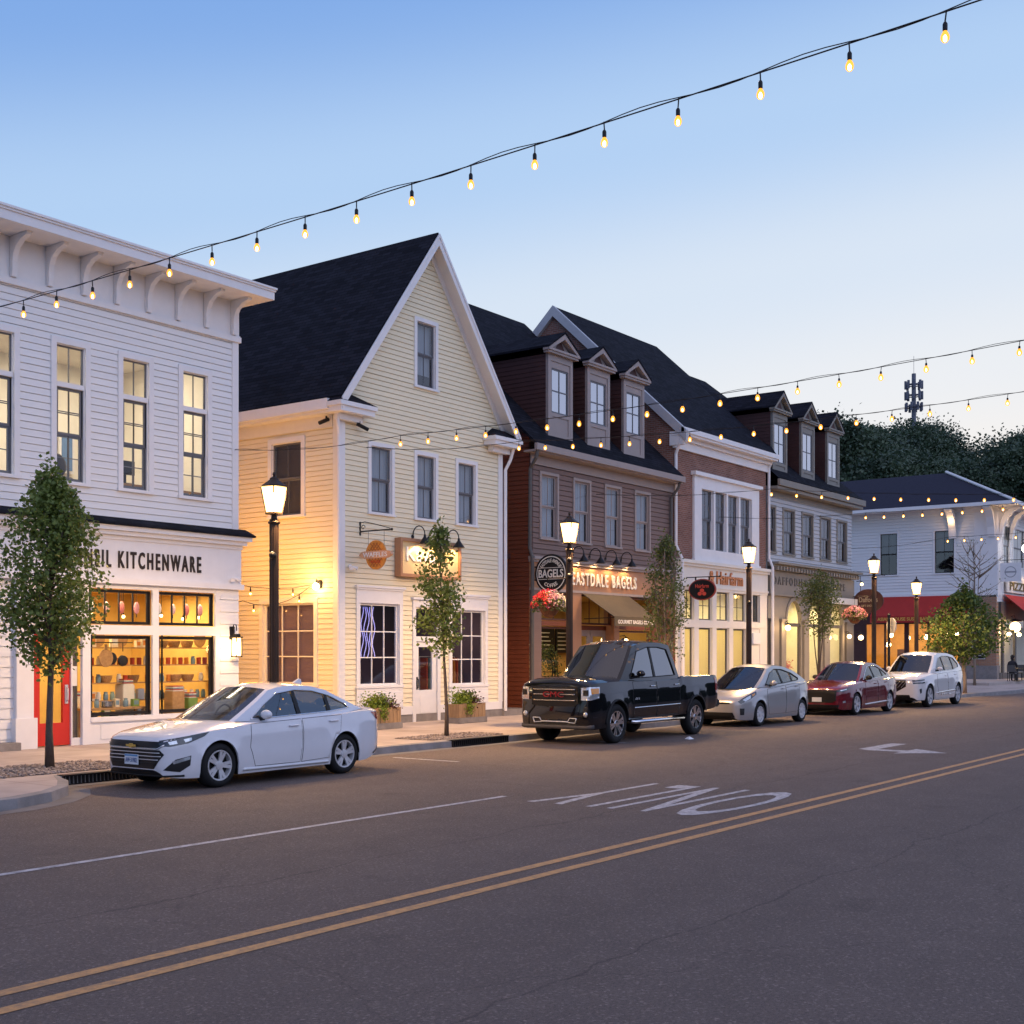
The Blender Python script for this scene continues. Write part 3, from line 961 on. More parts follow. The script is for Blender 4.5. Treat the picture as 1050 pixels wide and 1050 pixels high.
window(Hs, FF, 23.68, 25.2, 1.16, 3.3, trimw, trimw, gl_dark, 3, 3, False, .13, head=.26, fw=.04, bar=.03)
window(Hs, FF, 27.42, 28.94, 1.10, 3.22, trimw, trimw, gl_dark, 3, 3, False, .13, head=.26, fw=.04, bar=.03)
window(Hs, LW, 23.06, 24.95, 1.2, 3.3, creamtrim, creamtrim, gl_win, 3, 3, False, .13, fw=.04, bar=.03)
for a, b, z in ((23.55, 25.33, 1.1), (27.29, 29.07, 1.04)):
    m = MB(FF); m.box(a, b, .02, .05, .58, z - .002); m.box(a + .12, b - .12, .05, .062, .68, z - .12); m.build('window_apron', trimw, Hs)
m = MB(FF)                                                       # door with transom
m.box(25.74, 25.86, -.02, .05, .15, 3.25); m.box(26.78, 26.9, -.02, .05, .15, 3.25); m.box(25.74, 26.9, -.02, .055, 3.25, 3.45); m.box(25.68, 26.96, -.02, .12, 3.45, 3.51); m.box(25.86, 26.78, -.08, .03, 2.32, 2.46)
m.build('door_frame', trimw, Hs)
m = MB(FF)
m.box(25.87, 26.03, -.06, -.01, .2, 2.31); m.box(26.61, 26.77, -.06, -.01, .2, 2.31); m.box(26.03, 26.61, -.06, -.01, .2, 1.0); m.box(26.03, 26.61, -.06, -.01, 2.17, 2.31); m.box(26.09, 26.55, -.012, -.002, .38, .86)
D_ = m.build('door', trimw, Hs)
m = MB(FF); m.quad((26.03, -.04, 1.0), (26.61, -.04, 1.0), (26.61, -.04, 2.17), (26.03, -.04, 2.17)); m.build('pane', gl_dark, D_, fix=False)
m = MB(FF); m.box(25.92, 25.98, -.01, .01, 1.02, 1.36); m.tube([(25.95, .01, 1.05), (25.95, .06, 1.08), (25.95, .06, 1.28), (25.95, .01, 1.32)], .012); m.build('handle', black, D_)
m = MB(FF); m.quad((25.87, -.03, 2.47), (26.77, -.03, 2.47), (26.77, -.03, 3.24), (25.87, -.03, 3.24)); m.build('transom_pane', gl_dark, Hs, fix=False)
room(Hs, FF, 23.1, 29.6, -.13, -4.0, .2, 3.6, roomv, name='shop_interior')
light('ceiling_lamp', 'AREA', (28.2, 23.6, 3.5), 26, (1, .72, .5), (1, 1), Hs)
light('ceiling_lamp', 'AREA', (24.4, 23.8, 3.5), 26, (.75, .68, 1), (1, 1), Hs)
room(Hs, FF, 23.1, 29.6, -.3, -3, 5.2, 7.8, roomd, name='upstairs_room')
room(Hs, FF, 25.4, 27.3, -.3, -2, 9.0, 11.2, roomd, name='attic_room')
# wavy violet light sculpture panel standing behind the left window glass
m = MB(FF)
for k in range(9):
    x = 23.78 + k * .11
    pts = [(x + .05 * math.sin(i * .9 + k), -.4, 1.9 + i * .11) for i in range(13)]
    m.tube(pts, .011, 5)
tag(m.build('window_light_sculpture', emit('violet_tube_glow', (.35, .32, 1), 1.3)), 'curling violet glow tubes hanging behind the window of the yellow house', 'light sculpture')

# ================================================================ brown bagel building
BR = thing('brown_shop_building', 'mauve and brown clapboard shop building with three dormers and a bagel storefront', 'building', (35.5, 22.2, .15))
b0, b1 = 31.2, 40.15
bw = [(31.8, 32.66), (33.66, 34.54), (35.56, 36.44), (37.50, 38.40)]
wall(BR, 'wall', FF, mauve, b0, b1, 4.9, 8.3, [(a, b, 5.56, 7.52) for a, b in bw], lap=.16, gap=.022)
BL = Frame((b0, 0, 0), (0, 1, 0), (-1, 0, 0))
wall(BR, 'wall', BL, redbrown, 22.2, 28.9, .15, 8.6, (), lap=.14)
sl = .93
rz = lambda y: 8.32 + sl * (y - 21.8)
wall(BR, 'gable_wall', BL, darkbrown, 22.2, 36, 8.6, 14.7, (), lap=.14, lim=lambda c: (max(22.2, 21.8 + (c - 8.32) / sl), min(35.4, 2 * 28.8 - 21.8 - (c - 8.32) / sl)))
m = MB(FF); m.box(b0 - .02, b0 + .14, .01, .04, 4.9, 8.1); m.build('corner_board', darkbrown, BR)
for a, b in bw:
    window(BR, FF, a, b, 5.56, 7.52, mauvetrim, mauvetrim, gl_dark, 2, 1, True, .09, blind=curtain)
room(BR, FF, b0 + .1, b1 - .1, -.3, -3, 5.1, 8.0, roomd, name='upstairs_room')


def slab(root, x0, x1, ya, za, yb, zb, mat, t=.09, name='roof'):
    m = MB()
    p = [(x0, ya, za), (x1, ya, za), (x1, yb, zb), (x0, yb, zb)]
    m.add([*p, *[(x, y, z + t) for x, y, z in p]], [(3, 2, 1, 0), (4, 5, 6, 7), (0, 1, 5, 4), (1, 2, 6, 5), (2, 3, 7, 6), (3, 0, 4, 7)])
    return m.build(name, mat, root)


slab(BR, b0 - .3, b1 - .01, 21.75, rz(21.75), 28.8, rz(28.8), roofm)
slab(BR, b0 - .3, b1 - .01, 36, rz(21.6), 28.8, rz(28.8), roofm)
m = MB(FF); m.box(b0 - .3, b1, .0, .42, 8.08, 8.14); m.box(b0 - .32, b1, .42, .52, 8.12, 8.32); m.box(b0, b1, 0, .05, 7.78, 8.08)
m.build('gutter', mauvetrim, BR)
m = MB(); m.tube([(31.0, 21.75, 8.15), (31.0, 21.8, 7.9), (31.08, 22.08, 7.6), (31.08, 22.1, 5.2), (31.08, 22.0, 4.9), (31.08, 22.0, .3)], .055, 8); m.build('downspout', darktrim, BR)
m = MB(); m.tube([(39.9, 21.75, 8.15), (39.9, 21.85, 7.9), (39.85, 22.1, 7.55), (39.85, 22.1, .3)], .055, 8); m.build('downspout', darktrim, BR)


def dormer(root, x0, x1, yf, roofz, zb, zw0, zw1, ze, zp, front, side, winmat, ov=.16):
    """gabled dormer: face at yf, side walls and roof run back into the slope; roofz(y) is the slope"""
    mid = (x0 + x1) / 2
    F_ = Frame((0, yf, 0), (1, 0, 0), (0, -1, 0))
    yb = 21.8 + (zp - roofz(21.8)) / .93
    ybe = 21.8 + (ze - roofz(21.8)) / .93
    m = MB(F_)
    wx0, wx1 = x0 + .2, x1 - .2
    m.box(x0, wx0, -.08, 0, zb, ze); m.box(wx1, x1, -.08, 0, zb, ze); m.box(wx0, wx1, -.08, 0, zb, zw0); m.box(wx0, wx1, -.08, 0, zw1, ze)
    m.box(x0 - .02, x0 + .12, 0, .03, zb, ze); m.box(x1 - .12, x1 + .02, 0, .03, zb, ze)
    m.box(x0 + .12, x1 - .12, 0, .028, zw0 - .12, zw0 - .01); m.box(x0 + .12, x1 - .12, 0, .028, zb, zb + .12)
    m.box(x0 + .12, x0 + .22, 0, .026, zb + .12, zw0 - .12); m.box(x1 - .22, x1 - .12, 0, .026, zb + .12, zw0 - .12)
    m.box(x0 + .12, x1 - .12, 0, .03, ze - .2, ze)
    D = m.build('dormer', front, root)
    for sx in (x0, x1):
        m = MB(); m.add([(sx, yf + .08, zb), (sx, yf + .08, ze), (sx, ybe, ze)], [(0, 1, 2)])
        z = zb
        while z < ze - .1:
            yy = min(ybe, yf + .06 + (z - zb) / .93)
            m.box(sx - .015, sx + .015, yf + .081, max(yy, yf + .1), z + .125, z + .14); z += .14
        m.build('cheek', side, D, fix=False)
    m = MB(F_)                                                  # pediment
    m.box(x0 - ov, x1 + ov, -.05, .16, ze, ze + .07); m.box(x0 - ov - .04, x1 + ov + .04, -.05, .20, ze + .07, ze + .14)
    m.add([(x0, .0, ze + .14), (x1, .0, ze + .14), (mid, 0, zp - .12)], [(0, 1, 2)])
    for sg in (-1, 1):
        e = mid + sg * ((x1 - x0) / 2 + ov + .04)
        q = []
        for b_ in (.02, .20):
            q += [(mid, b_, zp), (e, b_, ze + .14), (e - sg * .16, b_, ze + .14), (mid, b_, zp - .17)]
        m.add(q, [(0, 1, 2, 3), (4, 5, 6, 7), (0, 1, 5, 4), (1, 2, 6, 5), (2, 3, 7, 6), (3, 0, 4, 7)])
    m.build('pediment', front, D)
    m = MB(F_); m.add([(mid - .3, .006, ze + .18), (mid + .3, .006, ze + .18), (mid, .006, ze + .18 + .36)], [(0, 1, 2)]); m.build('pediment_panel', side, D, fix=False)
    m = MB()
    for sg in (-1, 1):
        e = mid + sg * ((x1 - x0) / 2 + ov + .05)
        z0 = ze + .145
        yc = 21.8 + (z0 - roofz(21.8)) / .93 - .02
        p = [(mid, yf - .22, zp + .01), (e, yf - .22, z0), (e, yc, z0), (mid, yb + .05, zp + .01)]
        m.add([*p, *[(x, y, z + .06) for x, y, z in p]], [(0, 1, 2, 3), (4, 5, 6, 7), (0, 1, 5, 4), (1, 2, 6, 5), (2, 3, 7, 6), (3, 0, 4, 7)])
    m.build('dormer_roof', roofy, D)
    s = MB(F_)
    s.box(wx0, wx0 + .05, -.06, -.02, zw0, zw1); s.box(wx1 - .05, wx1, -.06, -.02, zw0, zw1); s.box(wx0 + .05, wx1 - .05, -.06, -.02, zw0, zw0 + .05); s.box(wx0 + .05, wx1 - .05, -.06, -.02, zw1 - .05, zw1)
    s.box((wx0 + wx1) / 2 - .015, (wx0 + wx1) / 2 + .015, -.055, -.025, zw0 + .05, zw1 - .05); s.box(wx0 + .05, wx1 - .05, -.052, -.028, (zw0 + zw1) / 2 - .02, (zw0 + zw1) / 2 + .02)
    s.build('dormer_sash', winmat, D)
    s = MB(F_); s.quad((wx0, -.04, zw0), (wx1, -.04, zw0), (wx1, -.04, zw1), (wx0, -.04, zw1)); s.build('dormer_pane', gl_mirror, D, fix=False)
    s = MB(F_); s.quad((wx0, -.12, zw0), (wx1, -.12, zw0), (wx1, -.12, zw1), (wx0, -.12, zw1)); s.build('dormer_blind', curtain, D, fix=False)
    return D


for x in (32.22, 34.47, 36.74):
    dormer(BR, x, x + 1.34, 22.22, rz, 8.74, 9.52, 10.92, 11.33, 12.02, mauvetrim, darkbrown, greyfr)
# storefront
m = MB(FF); m.box(b0, b1, 0, .10, 4.0, 4.78); m.build('sign_band', tan, BR)
m = MB(FF); m.box(b0 - .04, b1, 0, .18, 4.78, 4.86); m.box(b0 - .06, b1, 0, .24, 4.86, 4.95); m.box(b0, b1, 0, .13, 3.92, 4.0); m.build('cornice', mauvetrim, BR)
for (x0, x1, mt) in ((31.2, 31.7, mauve), (33.45, 33.95, tan), (35.95, 36.28, tan), (38.5, 39.1, redbrown), (39.5, 40.15, redbrown)):
    m = MB(FF); m.box(x0, x1, 0, .10, .15, 3.92); m.box(x0 - .03, x1 + .03, 0, .14, .15, .55); m.build('pilaster', mt, BR)
m = MB(FF); 
for bx_ in ((31.7, 33.45, 0, .06, 2.85, 3.0), (31.7, 33.45, 0, .06, .15, .9), (33.95, 35.95, -.3, -.2, 2.75, 2.9), (36.28, 38.5, 0, .06, 2.78, 2.95), (36.28, 38.5, 0, .06, .15, .9), (39.1, 39.5, 0, .05, .15, 3.92)):
    m = MB(FF); m.box(*bx_); m.build('storefront_panel', redbrown, BR)
window(BR, FF, 31.72, 33.43, .92, 2.83, redbrown, darkbrown, gl_shop, 1, 1, False, 0, fw=.05, name='shop_window')
window(BR, FF, 31.72, 33.43, 3.02, 3.9, redbrown, darkbrown, gl_dark, 2, 1, False, 0, fw=.05, name='transom_window')
window(BR, FF, 36.30, 38.48, .92, 2.76, redbrown, darkbrown, gl_shop, 1, 1, False, 0, fw=.05, name='shop_window')
window(BR, FF, 36.30, 38.48, 2.97, 3.9, redbrown, darkbrown, gl_dark, 2, 1, False, 0, fw=.05, name='transom_window')
window(BR, FF, 33.97, 35.93, 2.92, 3.9, redbrown, darkbrown, gl_dark, 3, 1, False, 0, fw=.05, name='transom_window')
for x in (34.0, 34.98):
    m = MB(FF); m.box(x, x + .14, -.28, -.22, .17, 2.75); m.box(x + .8, x + .94, -.28, -.22, .17, 2.75); m.box(x + .14, x + .8, -.28, -.22, .17, .7); m.box(x + .14, x + .8, -.28, -.22, 2.55, 2.75)
    D_ = m.build('door', mauvetrim, BR)
    m = MB(FF); m.quad((x + .14, -.25, .7), (x + .8, -.25, .7), (x + .8, -.25, 2.55), (x + .14, -.25, 2.55)); m.build('pane', gl_win, D_, fix=False)
    m = MB(FF); m.quad((x + .2, -.26, 1.2), (x + .74, -.26, 1.2), (x + .74, -.26, 1.95), (x + .2, -.26, 1.95)); m.build('notice', pbr('violet_poster', (.12, .10, .22), .6), D_, fix=False)
m = MB(FF); m.box(33.95, 33.97, -.3, 0, .15, 3.92); m.box(35.93, 35.95, -.3, 0, .15, 3.92); m.build('door_reveal', tan, BR)
room(BR, FF, b0 + .12, b1 - .2, -.32, -4.5, .16, 3.9, roomy, name='shop_interior')
for x in (32.6, 37.2):
    light('ceiling_lamp', 'AREA', (x, 24.2, 3.8), 48, (1, .78, .42), (1.6, 1.4), BR)
A_ = thing('shop_awning', 'sloping dark olive awning with a lettered valance over the bagel shop door', 'awning', (35.5, 22.1, 3.9))
m = MB(FF); m.add([(33.98, .11, 3.92), (36.9, .11, 3.92), (36.75, 1.25, 3.16), (34.1, 1.25, 3.16), (33.98, .11, 3.90), (36.9, .11, 3.90), (36.75, 1.25, 3.14), (34.1, 1.25, 3.14)],
                  [(0, 1, 2, 3), (7, 6, 5, 4), (0, 3, 7, 4), (1, 5, 6, 2)]); m.build('canopy', darkcloth, A_)
m = MB(FF); m.box(34.1, 36.75, 1.24, 1.255, 2.86, 3.15); m.build('valance', darkcloth, A_)
lettering(FF, 'GOURMET BAGELS COFFEE', 34.3, 36.55, 2.94, 3.06, 1.256, white, A_, .006, .01)
m = MB(FF)
for x in (34.1, 36.75):
    m.tube([(x, .1, 3.1), (x, 1.24, 3.13)], .015); m.tube([(x, .1, 3.9), (x, 1.24, 3.14)], .012)
m.build('frame', black, A_)
lettering(FF, 'EASTDALE BAGELS', 33.30, 37.30, 4.16, 4.58, .14, creamtrim, BR, .04, .02, sp=1.35)
# recessed brown panel wall closing the slit between the two houses
S_ = thing('passage_door_wall', 'narrow red-brown panelled wall closing the gap beside the yellow house', 'wall', (30.5, 23, .15))
m = MB(FF); m.box(29.78, 31.18, -.9, -.8, .15, 5.0); m.build('panel', redbrown, S_)
m = MB(FF); m.box(29.9, 30.98, -.8, -.77, .3, 3.4); m.box(29.9, 30.98, -.8, -.77, 3.55, 4.7); m.box(29.78, 31.18, -.8, -.7, 4.9, 5.05); m.build('moulding', darkbrown, S_)
m = MB(FF); m.box(29.78, 31.18, -1.2, .1, .15, .33); m.build('step', stone, S_)

# ================================================================ red brick salon building
BK = thing('brick_salon_building', 'red brick building with white cornice, four-light bay window and hair salon below', 'building', (44, 22.2, .15))
k0, k1 = 40.2, 47.98
wall(BK, 'wall', FF, brickm, k0, k1, 5.4, 9.5, [(42.2, 46.5, 5.9, 8.15)], b=.01)
KL = Frame((k0, 0, 0), (0, 1, 0), (-1, 0, 0))
wall(BK, 'gable_wall', KL, bricky, 22.2, 33, 5.4, 15.05, (), lim=lambda c: (max(22.2, 21.8 + (c - 10.0) / .93), min(33.0, 2 * 27.4 - 21.8 - (c - 10.0) / .93)))
kz = lambda y: 10.03 + .93 * (y - 21.75)
RY, RX = 27.4, 48.1
RZ = kz(RY)
slab(BK, k0 - .12, RX, 21.75, kz(21.75), RY, RZ, roofm)
slab(BK, k0 - .12, RX, 33.2, kz(21.6), RY, RZ, roofm)
m = MB(); m.add([(RX, 21.75, kz(21.75) + .09), (RX + 3.2, 24.5, kz(24.5) + .02), (RX + 3.4, RY, RZ - .75), (RX, RY, RZ + .09), (RX, 33, kz(21.7) + .09), (RX + 3.2, 30.5, kz(24.5))], [(0, 1, 2, 3), (3, 2, 5, 4)]); m.build('roof_hip', roofm, BK, fix=False)
m = MB(KL)                                                       # pale rake board on the brick gable
for ya, za, yb, zb in ((21.6, kz(21.6), RY, RZ), (33.0, kz(21.75), RY, RZ)):
    q = []
    for b_ in (.0, .16):
        q += [(ya, b_, za + .11), (yb, b_, zb + .11), (yb, b_, zb - .30), (ya, b_, za - .30)]
    m.add(q, [(0, 1, 2, 3), (4, 5, 6, 7), (0, 1, 5, 4), (1, 2, 6, 5), (2, 3, 7, 6), (3, 0, 4, 7)])
m.build('rake_board', pbr('pale_blue_grey_trim', (.45, .45, .47), .5), BK)
m = MB(FF); m.box(k0 - .06, k1 + .1, 0, .10, 9.42, 9.72); m.box(k0 - .1, k1 + .14, 0, .22, 9.72, 9.86); m.box(k0 - .14, k1 + .2, 0, .46, 9.86, 9.94); m.box(k0 - .16, k1 + .22, .40, .52, 9.94, 10.12); m.build('cornice', trimw, BK)
m = MB(KL); m.box(21.72, 22.3, 0, .12, 9.5, 10.0); m.build('gable_return', trimw, BK)
m = MB(); m.tube([(40.12, 21.72, 9.95), (40.12, 21.9, 9.6), (40.2, 22.1, 9.2), (40.2, 22.1, 5.9), (40.3, 21.9, 5.4), (40.3, 21.9, .3)], .06, 8); m.build('downspout', trimw, BK)
m = MB(); m.tube([(48.05, 21.9, 9.95), (48.05, 22.08, 9.6), (48.05, 22.08, 5.9), (48.02, 21.9, 5.5), (48.02, 21.9, .3)], .06, 8); m.build('downspout', trimw, BK)
m = MB(FF)
m.box(41.62, 42.2, 0, .10, 5.5, 8.6); m.box(46.5, 47.16, 0, .10, 5.5, 8.6); m.box(42.2, 46.5, 0, .10, 5.5, 5.9); m.box(42.2, 46.5, 0, .10, 8.15, 8.6); m.box(41.5, 47.28, 0, .22, 8.6, 8.74); m.box(41.56, 47.22, 0, .15, 5.42, 5.5)
for i in range(1, 4):
    x = 42.2 + 4.3 * i / 4
    m.box(x - .07, x + .07, -.1, .08, 5.9, 8.15)
m.build('bay_casing', trimw, BK)
for i in range(4):
    x0, x1 = 42.2 + 4.3 * i / 4 + (.07 if i else 0), 42.2 + 4.3 * (i + 1) / 4 - (.07 if i < 3 else 0)
    window(BK, FF, x0, x1, 5.9, 8.15, trimw, greyfr, gl_dark, 2, 2 if i < 4 else 1, True, 0, blind=curtaind)
room(BK, FF, k0 + .1, k1 - .1, -.3, -3, 5.5, 8.8, roomd, name='upstairs_room')
light('ceiling_lamp', 'AREA', (46.2, 23.6, 8.0), 6, WARM, (.5, .5), BK)
m = MB(FF); m.box(k0 + .02, k1, 0, .10, 4.34, 5.2); m.box(k0, k1 + .04, 0, .18, 5.2, 5.3); m.box(k0 - .02, k1 + .08, 0, .26, 5.3, 5.42); m.box(k0, k1 + .03, 0, .14, 4.44, 4.52)
tops = [(40.92, 41.66), (42.02, 43.12), (43.46, 44.54), (44.88, 46.02), (46.62, 47.3)]
xs_ = [k0 + .02] + [v for t_ in tops for v in t_] + [k1]
for i in range(0, len(xs_), 2):
    m.box(xs_[i], xs_[i + 1], 0, .07, .15, 4.34)
for i, (a, b) in enumerate(tops):
    m.box(a, b, 0, .07, 2.95, 3.22)
    m.box(a, b, 0, .07, .15, .75)
    if i == 4: m.box(a, b, 0, .05, .75, 2.95)
m.box(46.3, 47.8, .07, .10, 3.0, 3.1)
m.build('salon_front', creamtrim, BK)
m = MB(FF); m.box(46.55, 47.2, .05, .14, 2.35, 2.8); m.build('service_box', trimw, BK)
for i, (a, b) in enumerate(tops):
    window(BK, FF, a, b, 3.22, 4.34, creamtrim, darktrim, gl_shop if i < 4 else gl_dark, 2, 2, False, 0, fw=.05, name='transom_window')
    if i < 4:
        window(BK, FF, a, b, .75, 2.95, creamtrim, darktrim, gl_shop, 1, 1, False, 0, fw=.06, blind=curtainy, open_blind=.93, bdeep=.10, name='shop_window')
room(BK, FF, k0 + .15, 46.5, -.32, -4.2, .16, 4.34, roomw, name='salon_interior')
for x in (42, 44.6):
    light('ceiling_lamp', 'AREA', (x, 24.2, 4.2), 100, (1, .80, .42), (1.6, 1.4), BK)
lettering(FF, '& Hairfarm', 42.75, 45.6, 4.62, 5.12, .10, pbr('copper_letters', (.50, .20, .08), .4, metal=.3), BK, .05, .012)

# ================================================================ grey gift-shop building
GB = thing('grey_gift_shop_building', 'pale grey clapboard building with three dormers and arched gift shop windows', 'building', (53, 22.2, .15))
g0, g1 = 48.15, 57.45
gw = [(48.2, 48.84), (49.72, 50.78), (51.7, 52.78), (53.72, 54.78), (55.68, 56.74)]
wall(GB, 'wall', FF, greywall, g0, g1, 5.75, 8.75, [(a, b, 6.2, 8.05) for a, b in gw], lap=.17, gap=.026)
wall(GB, 'wall', Frame((g0, 0, 0), (0, 1, 0), (-1, 0, 0)), greywall, 22.2, 26, .15, 8.9, (), lap=.15)
wall(GB, 'wall', Frame((g1, 0, 0), (0, 1, 0), (1, 0, 0)), greywall, 22.2, 33, .15, 8.9, (), lap=.15)
for a, b in gw:
    window(GB, FF, a, b, 6.2, 8.05, greytrim, greyfr, gl_dark, 2, 1, True, .10, blind=curtaind, open_blind=.9)
room(GB, FF, g0 + .1, g1 - .1, -.3, -3, 5.8, 8.6, roomd, name='upstairs_room')
light('ceiling_lamp', 'AREA', (50.5, 23.6, 8.4), 10, WARM, (.5, .5), GB)
gz = lambda y: 9.12 + .93 * (y - 21.72)
GY = 27.7
m = MB()                                                         # hipped at its far end
GX = 57.75
p = [(g0 + .03, 21.72, gz(21.72)), (GX, 21.72, gz(21.72)), (GX - 4.5, GY, gz(GY)), (g0 + .03, GY, gz(GY)), (GX, 33.7, gz(21.72)), (g0 + .03, 33.7, gz(21.72))]
m.add([(x, y, z + .09) for x, y, z in p], [(0, 1, 2, 3), (1, 4, 2), (3, 2, 4, 5)])
m.add(p, [(0, 1, 4, 5)])
m.build('roof', roofm, GB, fix=False)
m = MB(FF); m.box(g0, GX, 0, .46, 8.75, 8.88); m.box(g0, GX + .1, .46, .56, 8.9, 9.16); m.box(g0, g1, 0, .05, 8.5, 8.75); m.build('gutter', greytrim, GB)
for x in (48.68, 51.62, 54.52):
    dormer(GB, x, x + 1.42, 22.22, gz, 9.6, 9.98, 11.62, 12.05, 12.95, greytrim, darkbrown, greyfr)
m = MB(FF); m.box(g0, g1 + .06, 0, .12, 4.45, 5.4); m.box(g0, g1 + .12, 0, .30, 5.58, 5.66); m.box(g0, g1 + .2, 0, .5, 5.66, 5.76); m.box(g0, g1 + .08, 0, .17, 4.38, 4.45)
x = g0 + .1
while x < g1:
    m.box(x, x + .14, .12, .42, 5.42, 5.58); x += .3
m.build('cornice', greytrim, GB)
lettering(FF, 'DAFFODILS GIFT SHOPPE', 48.45, 56.3, 4.84, 5.18, .12, darktrim, GB, .03, .02, sp=1.6)


def arch_front(root, fr, a0, a1, c0, c1, arches, mat, b=.0, deep=.14):
    """a wall face with round-headed openings, cut as strips"""
    m = MB(fr)
    n = 18
    xs = [a0]
    for (l, r, z0, zs, zt) in arches: xs += [l, r]
    xs.append(a1)
    for i in range(0, len(xs), 2):
        m.quad((xs[i], b, c0), (xs[i + 1], b, c0), (xs[i + 1], b, c1), (xs[i], b, c1))
    for (l, r, z0, zs, zt) in arches:
        m.quad((l, b, c0), (r, b, c0), (r, b, z0), (l, b, z0))
        mid, hw = (l + r) / 2, (r - l) / 2
        pt = lambda k: (mid - hw * math.cos(math.pi * k / n), zs + (zt - zs) * math.sin(math.pi * k / n))
        for k in range(n):
            (x0, y0), (x1, y1) = pt(k), pt(k + 1)
            m.quad((x0, b, y0), (x1, b, y1), (x1, b, c1), (x0, b, c1))
            m.quad((x0, b, y0), (x0, b - deep, y0), (x1, b - deep, y1), (x1, b, y1))
            # arch moulding
            s0, s1 = 1 + .13 / hw, 1 + .13 / hw
            q0 = (mid + (x0 - mid) * s0, zs + (y0 - zs) * s0); q1 = (mid + (x1 - mid) * s1, zs + (y1 - zs) * s1)
            m.quad((x0, b + .05, y0), (x1, b + .05, y1), (q1[0], b + .05, q1[1]), (q0[0], b + .05, q0[1]))
            m.quad((q0[0], b + .05, q0[1]), (q1[0], b + .05, q1[1]), (q1[0], b, q1[1]), (q0[0], b, q0[1]))
            m.quad((x0, b + .05, y0), (x1, b + .05, y1), (x1, b, y1), (x0, b, y0))
        for x in (l, r):
            m.quad((x, b, z0), (x, b - deep, z0), (x, b - deep, zs), (x, b, zs))
        m.quad((l, b, z0), (r, b, z0), (r, b - deep, z0), (l, b - deep, z0))
    return m.build('arched_front', mat, root, fix=False)


AR = [(50.0, 51.5, .7, 3.35, 4.22), (52.35, 53.75, .7, 3.35, 4.22), (54.75, 56.3, .7, 3.35, 4.22)]
arch_front(GB, FF, g0, g1, .15, 4.4, AR, greytrim, b=.02)
for (x0, x1) in ((48.2, 48.5), (49.3, 49.75), (51.68, 52.2), (53.95, 54.55), (56.55, 57.45)):
    m = MB(FF); m.box(x0, x1, .02, .12, .15, 3.3); m.box(x0 - .03, x1 + .03, .02, .16, 3.3, 3.42); m.box(x0 - .03, x1 + .03, .02, .16, .15, .5); m.build('pilaster', darktrim if x0 < 48.4 or x0 > 56 else greytrim, GB)
for (l, r, z0, zs, zt) in AR:
    m = MB(FF); m.box(l, r, -.12, -.02, 3.12, 3.26); m.box(l, l + .06, -.12, -.04, z0, 3.12); m.box(r - .06, r, -.12, -.04, z0, 3.12); m.box(l + .06, r - .06, -.12, -.04, z0, z0 + .08)
    Wn = m.build('arched_window', darktrim, GB)
    m = MB(FF); m.quad((l, -.1, z0), (r, -.1, z0), (r, -.1, zt), (l, -.1, zt)); m.build('pane', gl_shop, Wn, fix=False)
room(GB, FF, 49.7, 56.6, -.2, -3.4, .16, 4.38, roomw, name='shop_interior')
for x in (51, 53.2, 55.6):
    light('ceiling_lamp', 'AREA', (x, 23.9, 4.2), 75, (1, .80, .36), (1.2, 1.2), GB)
m = MB(FF); m.box(53.6, 57.3, .3, .36, 4.22, 4.5); m.tube([(53.8, .1, 4.4), (53.8, .3, 4.4)], .02); m.tube([(57.1, .1, 4.4), (57.1, .3, 4.4)], .02); m.build('sign_light_bar', creamtrim, GB)

# ================================================================ white corner restaurant across the plaza
RS = thing('white_corner_restaurant', 'white two-storey corner restaurant with red awnings and a dark hipped roof', 'building', (82, 24, .15))
RF = Frame((82, 0, 0), (0, -1, 0), (-1, 0, 0))                   # the side that faces down the street: a = -y
RA = Frame((0, 22.2, 0), (1, 0, 0), (0, -1, 0))
rw = [(-29.7, -28.55), (-26.1, -24.85)]
wall(RS, 'wall', RF, white, -36, -22.2, 5.6, 11.4, [(a, b, 7.1, 9.85) for a, b in rw], lap=.2, gap=.03)
wall(RS, 'wall', RA, white, 82, 97, 5.2, 11.4, [(83.3, 84.9, 7.6, 10.1), (85.7, 88.4, 7.6, 10.1), (89.5, 92, 7.6, 10.1)], lap=.16)
for a, b in rw:
    window(RS, RF, a, b, 7.1, 9.85, trimw, blackfr, gl_dark, 2, 1, True, .10, blind=curtaind, open_blind=.5)
for a, b in ((83.3, 84.9), (85.7, 88.4), (89.5, 92)):
    window(RS, RA, a, b, 7.6, 10.1, trimw, greyfr, gl_dark, 2, 1, True, .15, blind=curtain)
room(RS, RF, -35.9, -22.5, -.3, -3, 5.8, 11.2, roomd, name='upstairs_room')
m = MB(RF); m.box(-23.6, -22.18, .01, .06, 5.6, 10.9); m.box(-36, -22.1, .01, .08, 10.95, 11.3); m.box(-36, -22.1, .01, .10, 5.5, 5.8); m.build('corner_board', trimw, RS)
m = MB(RA); m.box(81.98, 82.8, .01, .06, 5.6, 10.9); m.box(81.95, 97, .01, .08, 10.95, 11.3); m.build('corner_board', trimw, RS)
ez = 11.25
m = MB(); hx = 87.3; hy = 27.0; hz = 14.3
p = [(80.6, 38, ez), (80.6, 20.7, ez), (hx, hy, hz), (hx, 38, hz), (98, 20.7, ez), (98, hy, hz)]
m.add(p, [(0, 1, 2, 3), (1, 4, 5, 2)])
m.build('roof', pbr('blue_black_shingles', (.018, .018, .034), .85, var=.25, scale=6, bump=.3), RS, fix=False)
